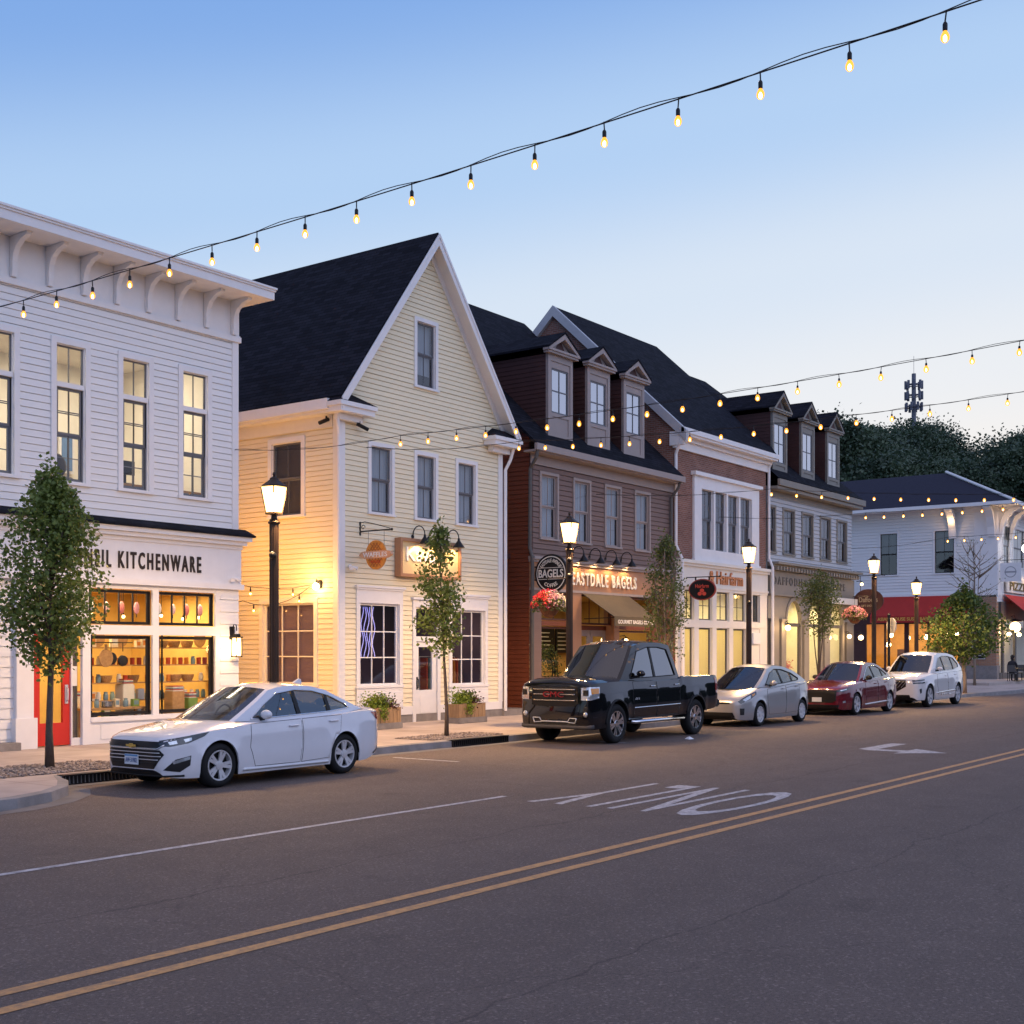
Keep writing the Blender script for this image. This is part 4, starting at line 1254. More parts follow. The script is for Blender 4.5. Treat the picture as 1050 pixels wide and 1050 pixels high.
m = MB(); m.box(80.6, 82.0, 20.7, 38, ez - .06, ez - .02); m.box(82.0, 98, 20.7, 22.2, ez - .06, ez - .02); m.box(80.54, 80.6, 20.64, 38, ez - .1, ez + .12); m.box(80.6, 98, 20.64, 20.7, ez - .1, ez + .12)
m.tube([(80.6, 20.7, ez + .08), (hx, hy, hz + .08)], .09, 6); m.build('eaves', trimw, RS)
for (fr, a) in ((RF, -24.9), (RF, -22.5), (RA, 82.5), (RA, 84.9)):   # curved eave braces
    m = MB(fr)
    pr = [(.05, 9.3), (.22, 9.3), (.3, 9.9), (.55, 10.5), (.95, 10.9), (1.35, 11.05), (1.35, 11.18), (.9, 11.12), (.4, 10.8), (.12, 10.1)]
    m.extr(pr, a - .22, a + .22, 'bc'); m.build('eave_brace', trimw, RS)
# ground floor: dark frame, glowing dining room, brick piers
brickp = brickmat('tan_brick', (.34, .17, .10), (.42, .23, .14), (.30, .24, .2), .3, .1, 'YZ', .012)
m = MB(RF)
for a0, a1 in ((-31.5, -30.6), (-29.4, -29.28), (-28.05, -27.75), (-26.55, -26.43), (-25.2, -24.9)):
    m.box(a0, a1, 0, .12, .15, 3.9)
m.box(-36, -24.4, 0, .14, 3.85, 4.25); m.box(-36, -24.6, 0, .05, 4.25, 5.58); m.box(-30.6, -24.6, 0, .1, .15, .95); m.box(-36, -31.5, 0, .1, .15, 3.85)
m.build('dining_front', darkbrown, RS)
m = MB(RF); m.quad((-30.6, .02, .95), (-25.2, .02, .95), (-25.2, .02, 3.85), (-30.6, .02, 3.85)); m.build('dining_window', gl_shop, RS, fix=False)
m = MB(RF); m.box(-24.5, -22.2, -.5, .1, .15, 5.6); m.build('brick_pier', brickp, RS)
m = MB(RF); m.box(-24.55, -22.15, -.55, .14, .15, 1.15); m.build('pier_base', stone, RS)
room(RS, RF, -32, -24.6, -.12, -5, .16, 4.6, roomo, name='dining_room')
for y in (26.0, 29.6):
    light('ceiling_lamp', 'AREA', (84, y, 4.4), 130, (1, .70, .34), (2, 2), RS)
m = MB(RF); m.box(-27.2, -26.6, -3, -2.6, .2, 2.4); m.box(-29.6, -29.2, -3.4, -3, .2, 2.2); m.build('dining_screen', darkbrown, RS)
m = MB(RA)
for x in (82.9, 85.8, 88.7, 91.6):
    m.box(x, x + .35, 0, .12, .15, 4.2)
m.box(82.4, 97, 0, .16, 4.1, 5.2); m.box(82.4, 97, 0, .1, .15, .7); m.build('patio_front', darktrim, RS)
m = MB(RA); m.quad((82.4, .02, .7), (97, .02, .7), (97, .02, 4.1), (82.4, .02, 4.1)); m.build('patio_window', gl_win, RS, fix=False)
room(RS, RA, 82.6, 97, -.12, -1.6, .16, 4.1, roomw, name='bar_room')
for x in (84.5, 88.5):
    light('ceiling_lamp', 'AREA', (x, 23.1, 4.0), 80, (1, .7, .36), (2, 1), RS)
A_ = thing('red_awning', 'long sloping red awning with small gold lettering along its hem', 'awning', (82, 27, 5.6))
AW = RF
m = MB(AW); m.add([(-29.9, .1, 5.65), (-23.6, .1, 5.65), (-23.6, 1.35, 4.35), (-29.9, 1.35, 4.35), (-29.9, .1, 5.62), (-23.6, .1, 5.62), (-23.6, 1.35, 4.32), (-29.9, 1.35, 4.32)], [(0, 1, 2, 3), (7, 6, 5, 4), (0, 3, 7, 4), (1, 5, 6, 2)]); m.build('canopy', redcloth, A_)
m = MB(AW); m.box(-29.9, -23.6, 1.34, 1.36, 3.92, 4.34); m.build('valance', redcloth, A_)
lettering(AW, 'ASIAN HOUSE SUSHI BAR AND LOUNGE', -29.4, -24.1, 4.04, 4.26, 1.362, pbr('gold_letters', (.75, .42, .08), .4), A_, .01, .02)
A_ = thing('red_awning', 'short red awning glowing under sign lamps on the street side of the restaurant', 'awning', (86, 22, 5.6))
m = MB(RA); m.add([(83.2, .12, 5.7), (92, .12, 5.7), (92, 1.6, 4.4), (83.2, 1.6, 4.4), (83.2, .12, 5.67), (92, .12, 5.67), (92, 1.6, 4.37), (83.2, 1.6, 4.37)], [(0, 1, 2, 3), (7, 6, 5, 4), (0, 3, 7, 4), (1, 5, 6, 2)]); m.build('canopy', redcloth, A_)
m = MB(RA); m.box(83.2, 92, 1.59, 1.61, 4.1, 4.4); m.build('valance', redcloth, A_)
m = MB(RA); m.box(83.6, 91.5, .1, .2, 5.85, 6.75)
t_ = m.build('fascia_sign', creamtrim, RS)
lettering(RA, 'PIZZERIA', 84.2, 90.6, 6.02, 6.55, .2, pbr('olive_letters', (.16, .12, .03), .5), RS, .05, .01)
for x in (85, 88, 91):
    light('sign_lamp', 'SPOT', (x, 21.2, 7.3), 60, WARM, .08, RS, (R(28), 0, 0), 110)
for x, y in ((81.0, 24.9), (81.2, 21.6), (83.5, 21.4)):
    light('brace_lamp', 'POINT', (x + .3, y, 10.3), 14, WARM, .08, RS)
m = MB(); m.box(72, 97, 19.9, 22.15, .15, .30); m.box(72, 82, 22.15, 38, .15, .30)
kind(m.build('patio_slab', concrete), 'structure')

# ================================================================ street lamps
POSTM = bronze


def street_lamp(loc, h, label):
    x, y, z = loc
    t = thing('street_lamp', label, 'street lamp', loc, 'black post lanterns along the kerb')
    m = MB()
    m.lathe([(.24, z), (.24, z + .08), (.20, z + .1), (.19, z + .5), (.15, z + .56), (.14, z + .8), (.11, z + .9)], (x, y, 0), 16); m.build('base', POSTM, t, smooth=40)
    m = MB()
    k = 24
    prof = []
    for zz in (z + .9, z + h - .98):
        prof.append((.088, zz))
    kk = len(m.v)
    for r_, zz in prof:
        for j in range(k):
            a = 2 * math.pi * j / k
            rr = r_ * (1 if j % 2 else .90)
            m.v.append(Vector((x + rr * math.cos(a), y + rr * math.sin(a), zz)))
    for j in range(k):
        m.f.append((j, (j + 1) % k, k + (j + 1) % k, k + j)); m.mi.append(0)
    m.lathe([(.105, z + h - 1.0), (.12, z + h - .97), (.09, z + h - .93), (.06, z + h - .9), (.05, z + h - .84), (.11, z + h - .80)], (x, y, 0), 16)
    m.build('pole', POSTM, t)
    L = MB()                                                    # four-sided lantern cage, wider at the top
    zb, zt = z + h - .79, z + h - .31
    rb, rt = .15, .24
    L.lathe([(rb * 1.15, zb - .03), (rb * 1.15, zb)], (x, y, 0), 8, rot=math.pi / 8)
    for j in range(4):
        a = math.pi / 4 + j * math.pi / 2
        L.tube([(x + rb * math.cos(a), y + rb * math.sin(a), zb), (x + rt * math.cos(a), y + rt * math.sin(a), zt)], .012, 6)
    L.lathe([(rt * 1.02, zt), (rt * 1.03, zt + .02), (rt * .62, zt + .09), (rt * .36, zt + .14), (rt * .34, zt + .17), (rt * .16, zt + .19), (.02, zt + .21), (.034, zt + .24), (.025, zt + .27), (.005, zt + .29)], (x, y, 0), 8, rot=math.pi / 8)
    lan = L.build('lantern', POSTM, t)
    m = MB(); m.lathe([(rb * .98, zb + .005), (rt * .98, zt - .005)], (x, y, 0), 4, rot=math.pi / 4); m.build('lamp_glass', lampm, lan)
    m = MB(); m.lathe([(.05, zb + .03), (.085, zb + .12), (.10, zb + .28), (.06, zb + .37)], (x, y, 0), 10); m.build('lamp_core', lampcore, lan, smooth=True)
    light('lamp_light', 'SPOT', (x, y - .36, zt - .06), 760, WARM, .12, t, None, 166)
    light('lamp_light', 'SPOT', (x, y + .36, zt - .06), 1050, WARM, .12, t, None, 166)
    light('lamp_light', 'POINT', (x, y + .36, zt - .2), 105 if x < 20 else 45, WARM, .12, t)
    return t


LAMPS = [(16.45, 17.6, 5.30), (26.48, 17.6, 5.44), (36.8, 17.6, 5.52), (47.9, 17.6, 5.75), (54.1, 18.0, 5.16)]
LL = ['black lantern post lamp standing behind the white sedan in front of the orange-lit side wall',
      'black lantern post lamp behind the pickup, carrying the red flower basket',
      'black lantern post lamp in front of the brick salon building',
      'black lantern post lamp with a pink flower basket at the grey gift shop corner',
      'black lantern post lamp in front of the long red awning']
lamps = [street_lamp((x, y, .15), h, l) for (x, y, h), l in zip(LAMPS, LL)]
for i, z in ((0, 3.85), (2, 3.6), (1, 4.35), (1, 3.95)):
    x, y, h = LAMPS[i]
    m = MB(); m.sphere((x - .09, y - .06, z), .075, 10, 6); m.tube([(x, y, z), (x - .09, y - .06, z)], .03); m.build('outlet_box', black, lamps[i], smooth=True)

# ================================================================ string lights across the street


def string_light(label, anchor, p0, p1, n, sag, z_mid, ext, bs=1.32):
    """p0, p1: first and last bulb in view; ext: more bulbs beyond the last; the cable starts at anchor"""
    t = thing('string_light', label, 'string light', anchor, 'bulb strings hung across the street')
    P0, P1 = Vector(p0), Vector(p1)
    N_ = n - 1

    def at(i):
        u = i / N_
        p = P0.lerp(P1, u)
        p.z = P0.z + (P1.z - P0.z) * u + 4 * u * (u - 1) * sag
        return p
    tot = n + ext
    top = [at(i) + Vector((0, 0, .17)) for i in range(tot)]
    A = Vector(anchor)
    lead = [A.lerp(top[0], k / 6) - Vector((0, 0, .12 * math.sin(math.pi * k / 6))) for k in range(6)]
    pts = lead + top
    fine = []
    for a, b in zip(pts, pts[1:]):
        for k in range(4):
            fine.append(a.lerp(b, k / 4))
    fine.append(pts[-1])
    m = MB(); m.tube([tuple(p) for p in fine], .0062, 5)
    w = [p + Vector((.012 * math.cos(i * .8), .0, .010 + .016 * math.sin(i * .785))) for i, p in enumerate(fine)]
    m.tube([tuple(p) for p in w], .0045, 5)
    m.build('cable', black, t)
    src = None
    for i in range(tot):
        p = top[i]
        x, y, z = p
        sw = .015 * math.sin(i * 2.3 + anchor[0])
        b = MB()
        zb = z - .17
        b.lathe([(.004, zb - .040), (.017, zb - .036), (.028, zb - .022), (.032, zb - .004), (.028, zb + .016), (.019, zb + .034), (.014, zb + .042)], (x + sw, y + sw, 0), 10)
        b.v = [Vector((x + sw, y + sw, zb)) + (v - Vector((x + sw, y + sw, zb))) * bs for v in b.v]
        B_ = b.build('bulb', bulbm, t, smooth=True)
        q = MB(); q.lathe([(.004, zb - .034), (.013, zb - .026), (.013, zb + .002), (.004, zb + .015)], (x + sw, y + sw, 0), 6); q.build('filament', filam, B_, smooth=True)
        s = MB(); s.lathe([(.015, zb + .042), (.018, zb + .05), (.018, zb + .09), (.010, zb + .105)], (x + sw, y + sw, 0), 8)
        s.tube([(x + sw, y + sw, zb + .11), (x + sw * .4, y + sw * .4, zb + .15), (x, y, zb + .18)], .006, 5)
        s.build('socket', black, B_)
    return t


string_light('long bulb string sweeping down from the upper sky to the white shop cornice', (9.0, 22.2, 6.9), (9.0, 14.1, 6.23), (8.9, 2.75, 6.36), 17, .05, 0, 4, .98)
string_light('bulb string tied to the white shop corner, crossing the yellow house', (19.5, 22.25, 6.68), (19.7, 17.3, 6.36), (20.3, 5.15, 6.67), 18, .13, 0, 4)
string_light('bulb string tied to the yellow house corner, passing below the first dormers', (23.9, 22.15, 7.3), (24.3, 17.6, 6.89), (25.15, 6.6, 6.83), 16, .16, 0, 4)
string_light('bulb string tied between the bagel shop windows, crossing the brick bay window', (34.9, 22.15, 7.2), (36.3, 16.6, 6.93), (37.9, 8.2, 6.35), 12, .1, 0, 5)
string_light('bulb string hanging below the dark roof of the white restaurant', (43.6, 22.1, 7.2), (43.0, 16.1, 6.75), (43.2, 11.5, 6.75), 8, .03, 0, 4)
string_light('bulb string tied to the grey building corner, crossing the restaurant upper window', (57.3, 22.15, 6.9), (53.9, 16.6, 6.72), (54.1, 13.9, 6.75), 5, .01, 0, 4)

# bulb strings in the courtyard beside the yellow house
def court_string(label, pts):
    t = thing('courtyard_string_light', label, 'string light', pts[0], 'bulb strings in the side yard')
    fine = []
    for a, b in zip(pts, pts[1:]):
        a, b = Vector(a), Vector(b)
        n = 6
        for k in range(n):
            u = k / n
            fine.append(a.lerp(b, u) - Vector((0, 0, .28 * 4 * u * (1 - u))))
    fine.append(Vector(pts[-1]))
    m = MB(); m.tube([tuple(p) for p in fine], .009, 5); m.build('cable', black, t)
    for p in fine[1::2]:
        x, y, z = p
        b = MB(); b.sphere((x, y, z - .17), .045, 10, 6, (1, 1, 1.2)); B_ = b.build('bulb', bulbm, t, smooth=True)
        q = MB(); q.sphere((x, y, z - .17), .02, 8, 5); q.build('filament', filam, B_)
        s = MB(); s.lathe([(.02, z - .125), (.02, z - .06), (.008, z)], (x, y, 0), 8); s.build('socket', black, B_)
    return t


court_string('upper bulb string sagging from the shop corner to the wall sconce', [(19.7, 24.2, 4.1), (22.8, 22.95, 3.75)])
court_string('lower bulb string sagging across the side yard by the orange-lit wall', [(19.7, 25.2, 3.6), (22.8, 25.6, 3.4), (22.86, 23.1, 3.72)])
t = thing('wall_sconce', 'bright bare sconce lamp on the orange-lit side wall above the yard window', 'wall lamp', (22.95, 22.85, 3.75))
m = MB(); m.box(22.86, 22.93, 22.78, 22.92, 3.66, 3.86); m.tube([(22.9, 22.85, 3.8), (22.8, 22.85, 3.88), (22.78, 22.85, 3.8)], .015); m.build('bracket', black, t)
m = MB(); m.sphere((22.78, 22.85, 3.7), .085, 12, 8); m.build('globe', emit('sconce_glow', (1, .64, .26), 55), t, smooth=True)
light('lamp_light', 'POINT', (22.3, 23.0, 3.9), 45, (1, .58, .20), .2, t)
light('lamp_light', 'POINT', (20.9, 24.6, 4.6), 165, (1, .40, .02), .4, t)  # added fill without a fixture, standing in for the courtyard bulbs
light('lamp_light', 'POINT', (21.0, 23.4, 1.6), 85, (1, .40, .02), .4, t)  # second added fill, low down, strengthens the orange glow on the wall

# ================================================================ wall lanterns, gooseneck lamps, small fixtures
t = thing('wall_lantern', 'glass coach lantern glowing on the white pilaster of the kitchenware shop', 'wall lamp', (19.4, 22.1, 2.2))
L = MB(FF)
L.box(19.33, 19.47, .05, .075, 2.32, 2.62); L.tube([(19.4, .07, 2.5), (19.4, .12, 2.66), (19.4, .2, 2.66), (19.4, .22, 2.52)], .012)
L.box(19.31, 19.49, .13, .31, 1.92, 1.945); L.box(19.30, 19.50, .12, .32, 2.36, 2.39); L.box(19.34, 19.46, .16, .28, 2.39, 2.45)
for a in (19.313, 19.469):
    for b_ in (.133, .289):
        L.box(a, a + .018, b_, b_ + .018, 1.945, 2.36)
L.build('cage', black, t)
m = MB(FF); m.box(19.335, 19.465, .155, .285, 1.95, 2.355); m.build('lamp_glass', lampm, t)
m = MB(FF); m.lathe([(.02, 1.98), (.032, 2.05), (.032, 2.2), (.015, 2.27)], (19.4, .22, 0), 10); m.build('lamp_core', lampcore, t, smooth=True)
light('lamp_light', 'POINT', (19.25, 21.8, 2.1), 16, WARM, .1, t)


def gooseneck(fr, a, c, reach, label, group, power=14):
    p = fr(a, 0, c)
    t = thing('gooseneck_lamp', label, 'wall lamp', p, group)
    m = MB(fr)
    m.lathe([(.055, .0), (.055, .03)], (a, 0, c), 10, 'y')
    pts = [(a, .03, c)] + [(a, .03 + reach * .5 * (1 - math.cos(math.pi * k / 8)) , c + .04 + .24 * math.sin(math.pi * k / 8)) for k in range(1, 9)]
    m.tube(pts, .016, 7)
    m.build('arm', black, t, smooth=40)
    z = c - .02
    yb = reach + .03
    m = MB(fr); m.lathe([(.03, z + .06), (.035, z), (.06, z - .04), (.17, z - .20), (.165, z - .20), (.05, z - .04), (.02, z - .02)], (a, yb, 0), 14)
    m.build('shade', black, t, smooth=30)
    m = MB(fr); m.sphere((a, yb, z - .13), .045, 8, 6); m.build('bulb', lanternm, t, smooth=True)
    q = fr(a, yb - .04, z - .15)
    d = light('lamp_light', 'SPOT', q, power, WARM, .05, t, None, 168)
    return t


for i, x in enumerate((25.75, 26.42, 27.2)):
    gooseneck(FF, x, 5.14, .42, ['black gooseneck lamp over the sign of the yellow house, nearest the corner', 'black gooseneck lamp over the middle of the yellow house sign', 'black gooseneck lamp over the door-side end of the yellow house sign'][i], 'gooseneck lamps over the yellow house sign', 75)
for i, x in enumerate((33.55, 34.55, 35.53, 36.52)):
    gooseneck(FF, x, 5.12, .42, ['black gooseneck lamp nearest the round bagel sign', 'second black gooseneck lamp from the round bagel sign', 'third black gooseneck lamp from the round bagel sign', 'black gooseneck lamp farthest from the round bagel sign'][i], 'gooseneck lamps over the bagel shop sign', 62)


def flood(fr, a, c, label):
    t = thing('flood_light', label, 'flood light', fr(a, 0, c), 'small twin flood lights on walls')
    m = MB(fr); m.lathe([(.06, .0), (.06, .04)], (a, .02, c), 10, 'y'); m.build('base', trimw, t)
    for s in (-1, 1):
        m = MB(fr); m.tube([(a, .05, c), (a + s * .06, .12, c - .02), (a + s * .12, .2, c - .05)], [.02, .03, .055], 10); m.build('head', trimw, t)
    return t


flood(FF, 19.42, 3.72, 'small white twin flood light beside the kitchenware sign')
flood(FF, 23.3, 4.2, 'small white twin flood light on the yellow house corner below the waffle sign')
for lab, p, d in (('black security camera under the eave of the orange-lit side wall', (22.8, 22.5, 7.98), (-.2, .05, -.1)), ('black security camera under the eave return of the yellow house', (23.5, 22.02, 7.9), (.2, -.12, -.1))):
    t = thing('security_camera', lab, 'camera', p, 'security cameras under the eave')
    m = MB(); m.tube([p, (p[0], p[1], p[2] - .08)], .025); m.build('mount', black, t)
    q = Vector(p) - Vector((0, 0, .1)); dd = Vector(d)
    m = MB(); m.tube([tuple(q - dd * .3), tuple(q + dd)], .05, 8); m.build('body', black, t)

# ================================================================ hanging signs
def sign_plane(x):
    return Frame((x, 22.2, 0), (0, -1, 0), (-1, 0, 0))           # a = distance out from the wall


def bracket_arm(fr, t, a1, c, scroll=True):
    m = MB(fr)
    m.box(-.0, .03, -.02, .02, c - .1, c + .25)
    m.tube([(.02, 0, c), (a1, 0, c)], .02, 6); m.sphere((a1, 0, c), .035, 8, 5)
    if scroll:
        m.tube([(.03, 0, c + .22), (.18, 0, c + .24), (.5 * a1, 0, c + .16), (a1 * .95, 0, c + .03)], .01, 5)
        m.tube([(.12 + .07 * math.cos(k * .7) * (1 - k * .07), 0, c + .1 + .07 * math.sin(k * .7) * (1 - k * .07)) for k in range(10)], .01, 5)
    m.build('bracket', black, t)


t = thing('hanging_sign', 'round orange waffle sign hanging from a black scroll bracket on the yellow house', 'sign', (23.7, 22.2, 4.5))
fr = sign_plane(23.7)
bracket_arm(fr, t, 1.1, 5.12)
m = MB(fr); n = 40
ring = [(.57 + .34 * math.cos(2 * math.pi * k / n), 4.5 + .37 * math.sin(2 * math.pi * k / n)) for k in range(n)]
m.extr(ring, -.03, .03); orange = pbr('orange_waffle_board', (.62, .26, .05), .5, var=.08)
m.build('board', orange, t)
m = MB(fr)
for k in range(-3, 4):
    for s in (-1, 1):
        pts = [(.57 + k * .1 + s * q * .28, .033, 4.5 + q * .3) for q in (-1, -.5, 0, .5, 1)]
        pts = [p for p in pts if ((p[0] - .57) / .33) ** 2 + ((p[2] - 4.5) / .36) ** 2 < 1]
        if len(pts) > 1: m.tube(pts, .011, 4)
m.build('waffle_grid', pbr('dark_orange_lines', (.36, .12, .03), .5), t)
m = MB(fr); m.extr([(.08, 4.46), (.02, 4.5), (.08, 4.58), (.2, 4.6), (.94, 4.6), (1.06, 4.58), (1.12, 4.5), (1.06, 4.46), (.94, 4.41), (.2, 4.41)], -.045, .045); m.build('band', pbr('peach_band', (.62, .36, .22), .5), t)
lettering(fr, 'WAFFLES', .16, .98, 4.445, 4.565, .046, trimw, t, .01, .01)
lettering(fr, 'HOUSE', .38, .76, 4.29, 4.36, .034, pbr('red_letters', (.5, .05, .02), .5), t, .008, .01)
m = MB(fr); m.tube([(.3, 0, 5.1), (.3, 0, 4.75)], .006, 4); m.tube([(.84, 0, 5.1), (.84, 0, 4.75)], .006, 4); m.build('chain', black, t)

t = thing('framed_sign', 'cream signboard in a deep brown box frame lit by gooseneck lamps on the yellow house', 'sign', (26.3, 22.2, 4.2))
m = MB(FF); m.box(25.1, 27.5, .02, .18, 4.12, 4.98); m.build('board', pbr('cream_signboard', (.72, .56, .30), .5, var=.04), t)
m = MB(FF); m.box(25.02, 25.1, .02, .24, 4.04, 5.06); m.box(27.5, 27.58, .02, .24, 4.04, 5.06); m.box(25.1, 27.5, .02, .24, 4.04, 4.12); m.box(25.1, 27.5, .02, .24, 4.98, 5.06); m.build('frame', tan, t)
lettering(FF, 'Kava', 25.3, 26.5, 4.46, 4.84, .18, trimw, t, .02, .012)

t = thing('hanging_sign', 'round black bagel shop sign with white lettering on a wall bracket', 'sign', (31.35, 22.2, 4.4))
fr = sign_plane(31.35)
n = 48
circ = lambda r: [(.72 + r * math.cos(2 * math.pi * k / n), 4.4 + r * math.sin(2 * math.pi * k / n)) for k in range(n)]
m = MB(fr); m.extr(circ(.59), -.04, .04); m.build('board', black, t)
m = MB(fr)
for k in range(n):
    a, b_ = 2 * math.pi * k / n, 2 * math.pi * (k + 1) / n
    q = lambda r, u: (.72 + r * math.cos(u), .043, 4.4 + r * math.sin(u))
    m.quad(q(.50, a), q(.53, a), q(.53, b_), q(.50, b_))
m.box(.24, 1.2, .041, .045, 4.57, 4.585); m.box(.24, 1.2, .041, .045, 4.225, 4.24); m.build('ring', creamtrim, t)
lettering(fr, 'BAGELS', .27, 1.17, 4.28, 4.53, .042, creamtrim, t, .012, .018)
lettering(fr, 'EASTDALE AVENUE', .3, 1.14, 4.62, 4.73, .042, creamtrim, t, .01, .01, arc=(.72, 4.4, .395, 1))
lettering(fr, 'COFFEE', .48, .96, 4.06, 4.17, .042, creamtrim, t, .01, .01, arc=(.72, 4.4, .36, -1))
m = MB(fr); m.box(0, .03, -.03, .03, 4.1, 4.9); m.box(0, .16, -.02, .02, 4.6, 4.64); m.box(0, .16, -.02, .02, 4.2, 4.24); m.build('bracket', black, t)

t = thing('hanging_sign', 'oval black hair salon sign with red lettering and a red emblem', 'sign', (41.0, 22.2, 4.3))
fr = sign_plane(41.0)
bracket_arm(fr, t, 1.45, 4.76, False)
ov = lambda rx, rz: [(.75 + rx * math.cos(2 * math.pi * k / n), 4.3 + rz * math.sin(2 * math.pi * k / n)) for k in range(n)]
m = MB(fr); m.extr(ov(.55, .39), -.03, .03); m.build('rim', pbr('brick_red_rim', (.34, .06, .05), .5), t)
m = MB(fr); m.extr(ov(.51, .35), .03, .036); m.build('board', black, t)
redl = pbr('coral_letters', (.65, .09, .06), .5)
lettering(fr, 'Hairfarm', .48, 1.02, 4.36, 4.5, .036, redl, t, .01, .012)
m = MB(fr)
for (dx, dz) in ((0, .1), (-.09, -.02), (.09, -.02)):
    m.extr([(.75 + dx + .085 * math.cos(2 * math.pi * k / 14), 4.17 + dz + .07 * math.sin(2 * math.pi * k / 14)) for k in range(14)], .036, .042 + dz * .02)
m.build('emblem', redl, t)
m = MB(fr); m.box(.45, .5, -.015, .015, 4.64, 4.76); m.box(1.0, 1.05, -.015, .015, 4.64, 4.76); m.build('hanger', black, t)

t = thing('hanging_sign', 'dark oval gift shop sign hanging at the corner behind the lamp post', 'sign', (57.4, 22.2, 4.4))
fr = sign_plane(57.4)
bracket_arm(fr, t, 1.62, 5.6)
ov2 = lambda rx, rz: [(.85 + rx * math.cos(2 * math.pi * k / n), 4.42 + rz * math.sin(2 * math.pi * k / n)) for k in range(n)]
m = MB(fr); m.extr(ov2(.72, .55), -.03, .03); m.build('board', darkbrown, t)
lettering(fr, 'Daffodils', .4, 1.3, 4.36, 4.6, .03, pbr('faded_gold_letters', (.42, .34, .22), .5), t, .01, .01)
lettering(fr, 'GIFT SHOPPE', .5, 1.2, 4.14, 4.24, .03, MATS['faded_gold_letters'], t, .01, .005)
m = MB(fr); m.box(.45, .47, -.01, .01, 4.85, 5.6); m.box(1.23, 1.25, -.01, .01, 4.85, 5.6); m.build('hanger', black, t)

t = thing('hanging_sign', 'square white hanging sign with a pale round emblem at the restaurant corner', 'sign', (82.2, 22, 7))
fr = sign_plane(82.3)
bracket_arm(fr, t, 1.6, 7.8, False)
m = MB(fr); m.box(.12, 1.4, -.04, .04, 6.45, 7.62); m.build('board', trimw, t)
m = MB(fr)
for k in range(n):
    a, b_ = 2 * math.pi * k / n, 2 * math.pi * (k + 1) / n
    q = lambda r, u: (.76 + r * math.cos(u), .043, 7.05 + r * math.sin(u))
    m.quad(q(.30, a), q(.35, a), q(.35, b_), q(.30, b_))
m.box(.4, 1.12, .041, .05, 7.0, 7.1); m.build('emblem', pbr('grey_emblem', (.34, .34, .36), .5), t)
# white-lit lantern by that sign, entry lamps of restaurant and gift shop
def small_lamp(lab, p, r, power, matl, cat='wall lamp', nm='wall_lamp', group=None, box=None):
    t = thing(nm, lab, cat, p, group)
    x, y, z = p
    m = MB(); m.lathe([(.03, z + r * 1.6), (r * 1.1, z + r * 1.2), (r * 1.15, z + r * 1.05), (.03, z + r * 1.1)], (x, y, 0), 10)
    m.tube([(x, y, z + r * 1.5), (x, y + .05, z + r * 2.2), (x + (box or 0), y + .25 if not box else y, z + r * 2.0)], .02, 6); m.build('holder', black, t)
    m = MB(); m.sphere((x, y, z), r, 12, 8); m.build('globe', matl, t, smooth=True)
    if power: light('lamp_light', 'POINT', (x - .25, y - .25, z), power, WARM, .1, t)
    return t


wl = emit('white_lamp_glow', (1, .95, .85), 14)
small_lamp('white glowing lantern above the square white restaurant sign', (83.9, 20.9, 8.6), .28, 10, wl)
small_lamp('big glowing globe lamp under the street-side awning of the restaurant', (83.6, 21.5, 3.6), .34, 110, lanternm)
small_lamp('glowing sconce between the first two gift shop arches', (49.65, 21.95, 3.05), .12, 26, lanternm, group='gift shop sconces')
small_lamp('glowing sconce right of the third gift shop arch', (56.55, 21.95, 2.75), .10, 20, lanternm, group='gift shop sconces')
small_lamp('glowing sconce at the far end of the gift shop front', (57.35, 21.7, 2.7), .12, 24, lanternm, group='gift shop sconces')
small_lamp('small lamp on the gift shop cornice end above the oval sign', (57.2, 21.6, 5.2), .07, 4, lanternm, group='gift shop sconces')
small_lamp('bright pendant in the first gift shop arch', (50.8, 23.2, 3.55), .12, 8, lanternm, 'lamp', 'pendant_lamp')
for i, (yy, zz) in enumerate(((29.3, 3.15), (28.3, 2.95), (26.9, 3.0), (25.6, 3.1), (24.9, 3.2), (29.6, 2.5))):
    small_lamp('glowing bowl lamp hanging in the orange restaurant dining room', (82.9 + .4 * (i % 2), yy, zz), .16, 0, emit('bowl_lamp_glow', (1, .72, .34), 25) if 'bowl_lamp_glow' not in MATS else MATS['bowl_lamp_glow'], 'lamp', 'pendant_lamp', 'bowl lamps in the dining room')
for i, x in enumerate((83.7, 85.2, 87.5, 90)):
    small_lamp('warm globe lamp hanging inside the street-side restaurant windows', (x, 22.9, 3.2), .14, 0, MATS['bowl_lamp_glow'], 'lamp', 'pendant_lamp', 'globe lamps behind the street-side windows')

# the back of a traffic sign
t = thing('traffic_sign', 'grey-backed octagonal traffic sign on a dark post seen from behind', 'traffic sign', (48.3, 17.15, .15))
m = MB(); m.tube([(48.3, 17.15, .15), (48.3, 17.15, 3.45)], .055, 8); m.sphere((48.3, 17.15, 3.47), .07, 8, 5); m.build('post', black, t)
fr = Frame((48.36, 17.1, 3.05), (-math.sin(R(36)), -math.cos(R(36)), 0), (-math.cos(R(36)), math.sin(R(36)), 0))
m = MB(fr); m.extr([(.33 * math.cos(R(22.5 + 45 * k)), .33 * math.sin(R(22.5 + 45 * k))) for k in range(8)], -.05, -.03); m.build('plate', pbr('bare_aluminium', (.55, .54, .52), .5, metal=.2), t)

# ================================================================ flower baskets, planters
leafm = None


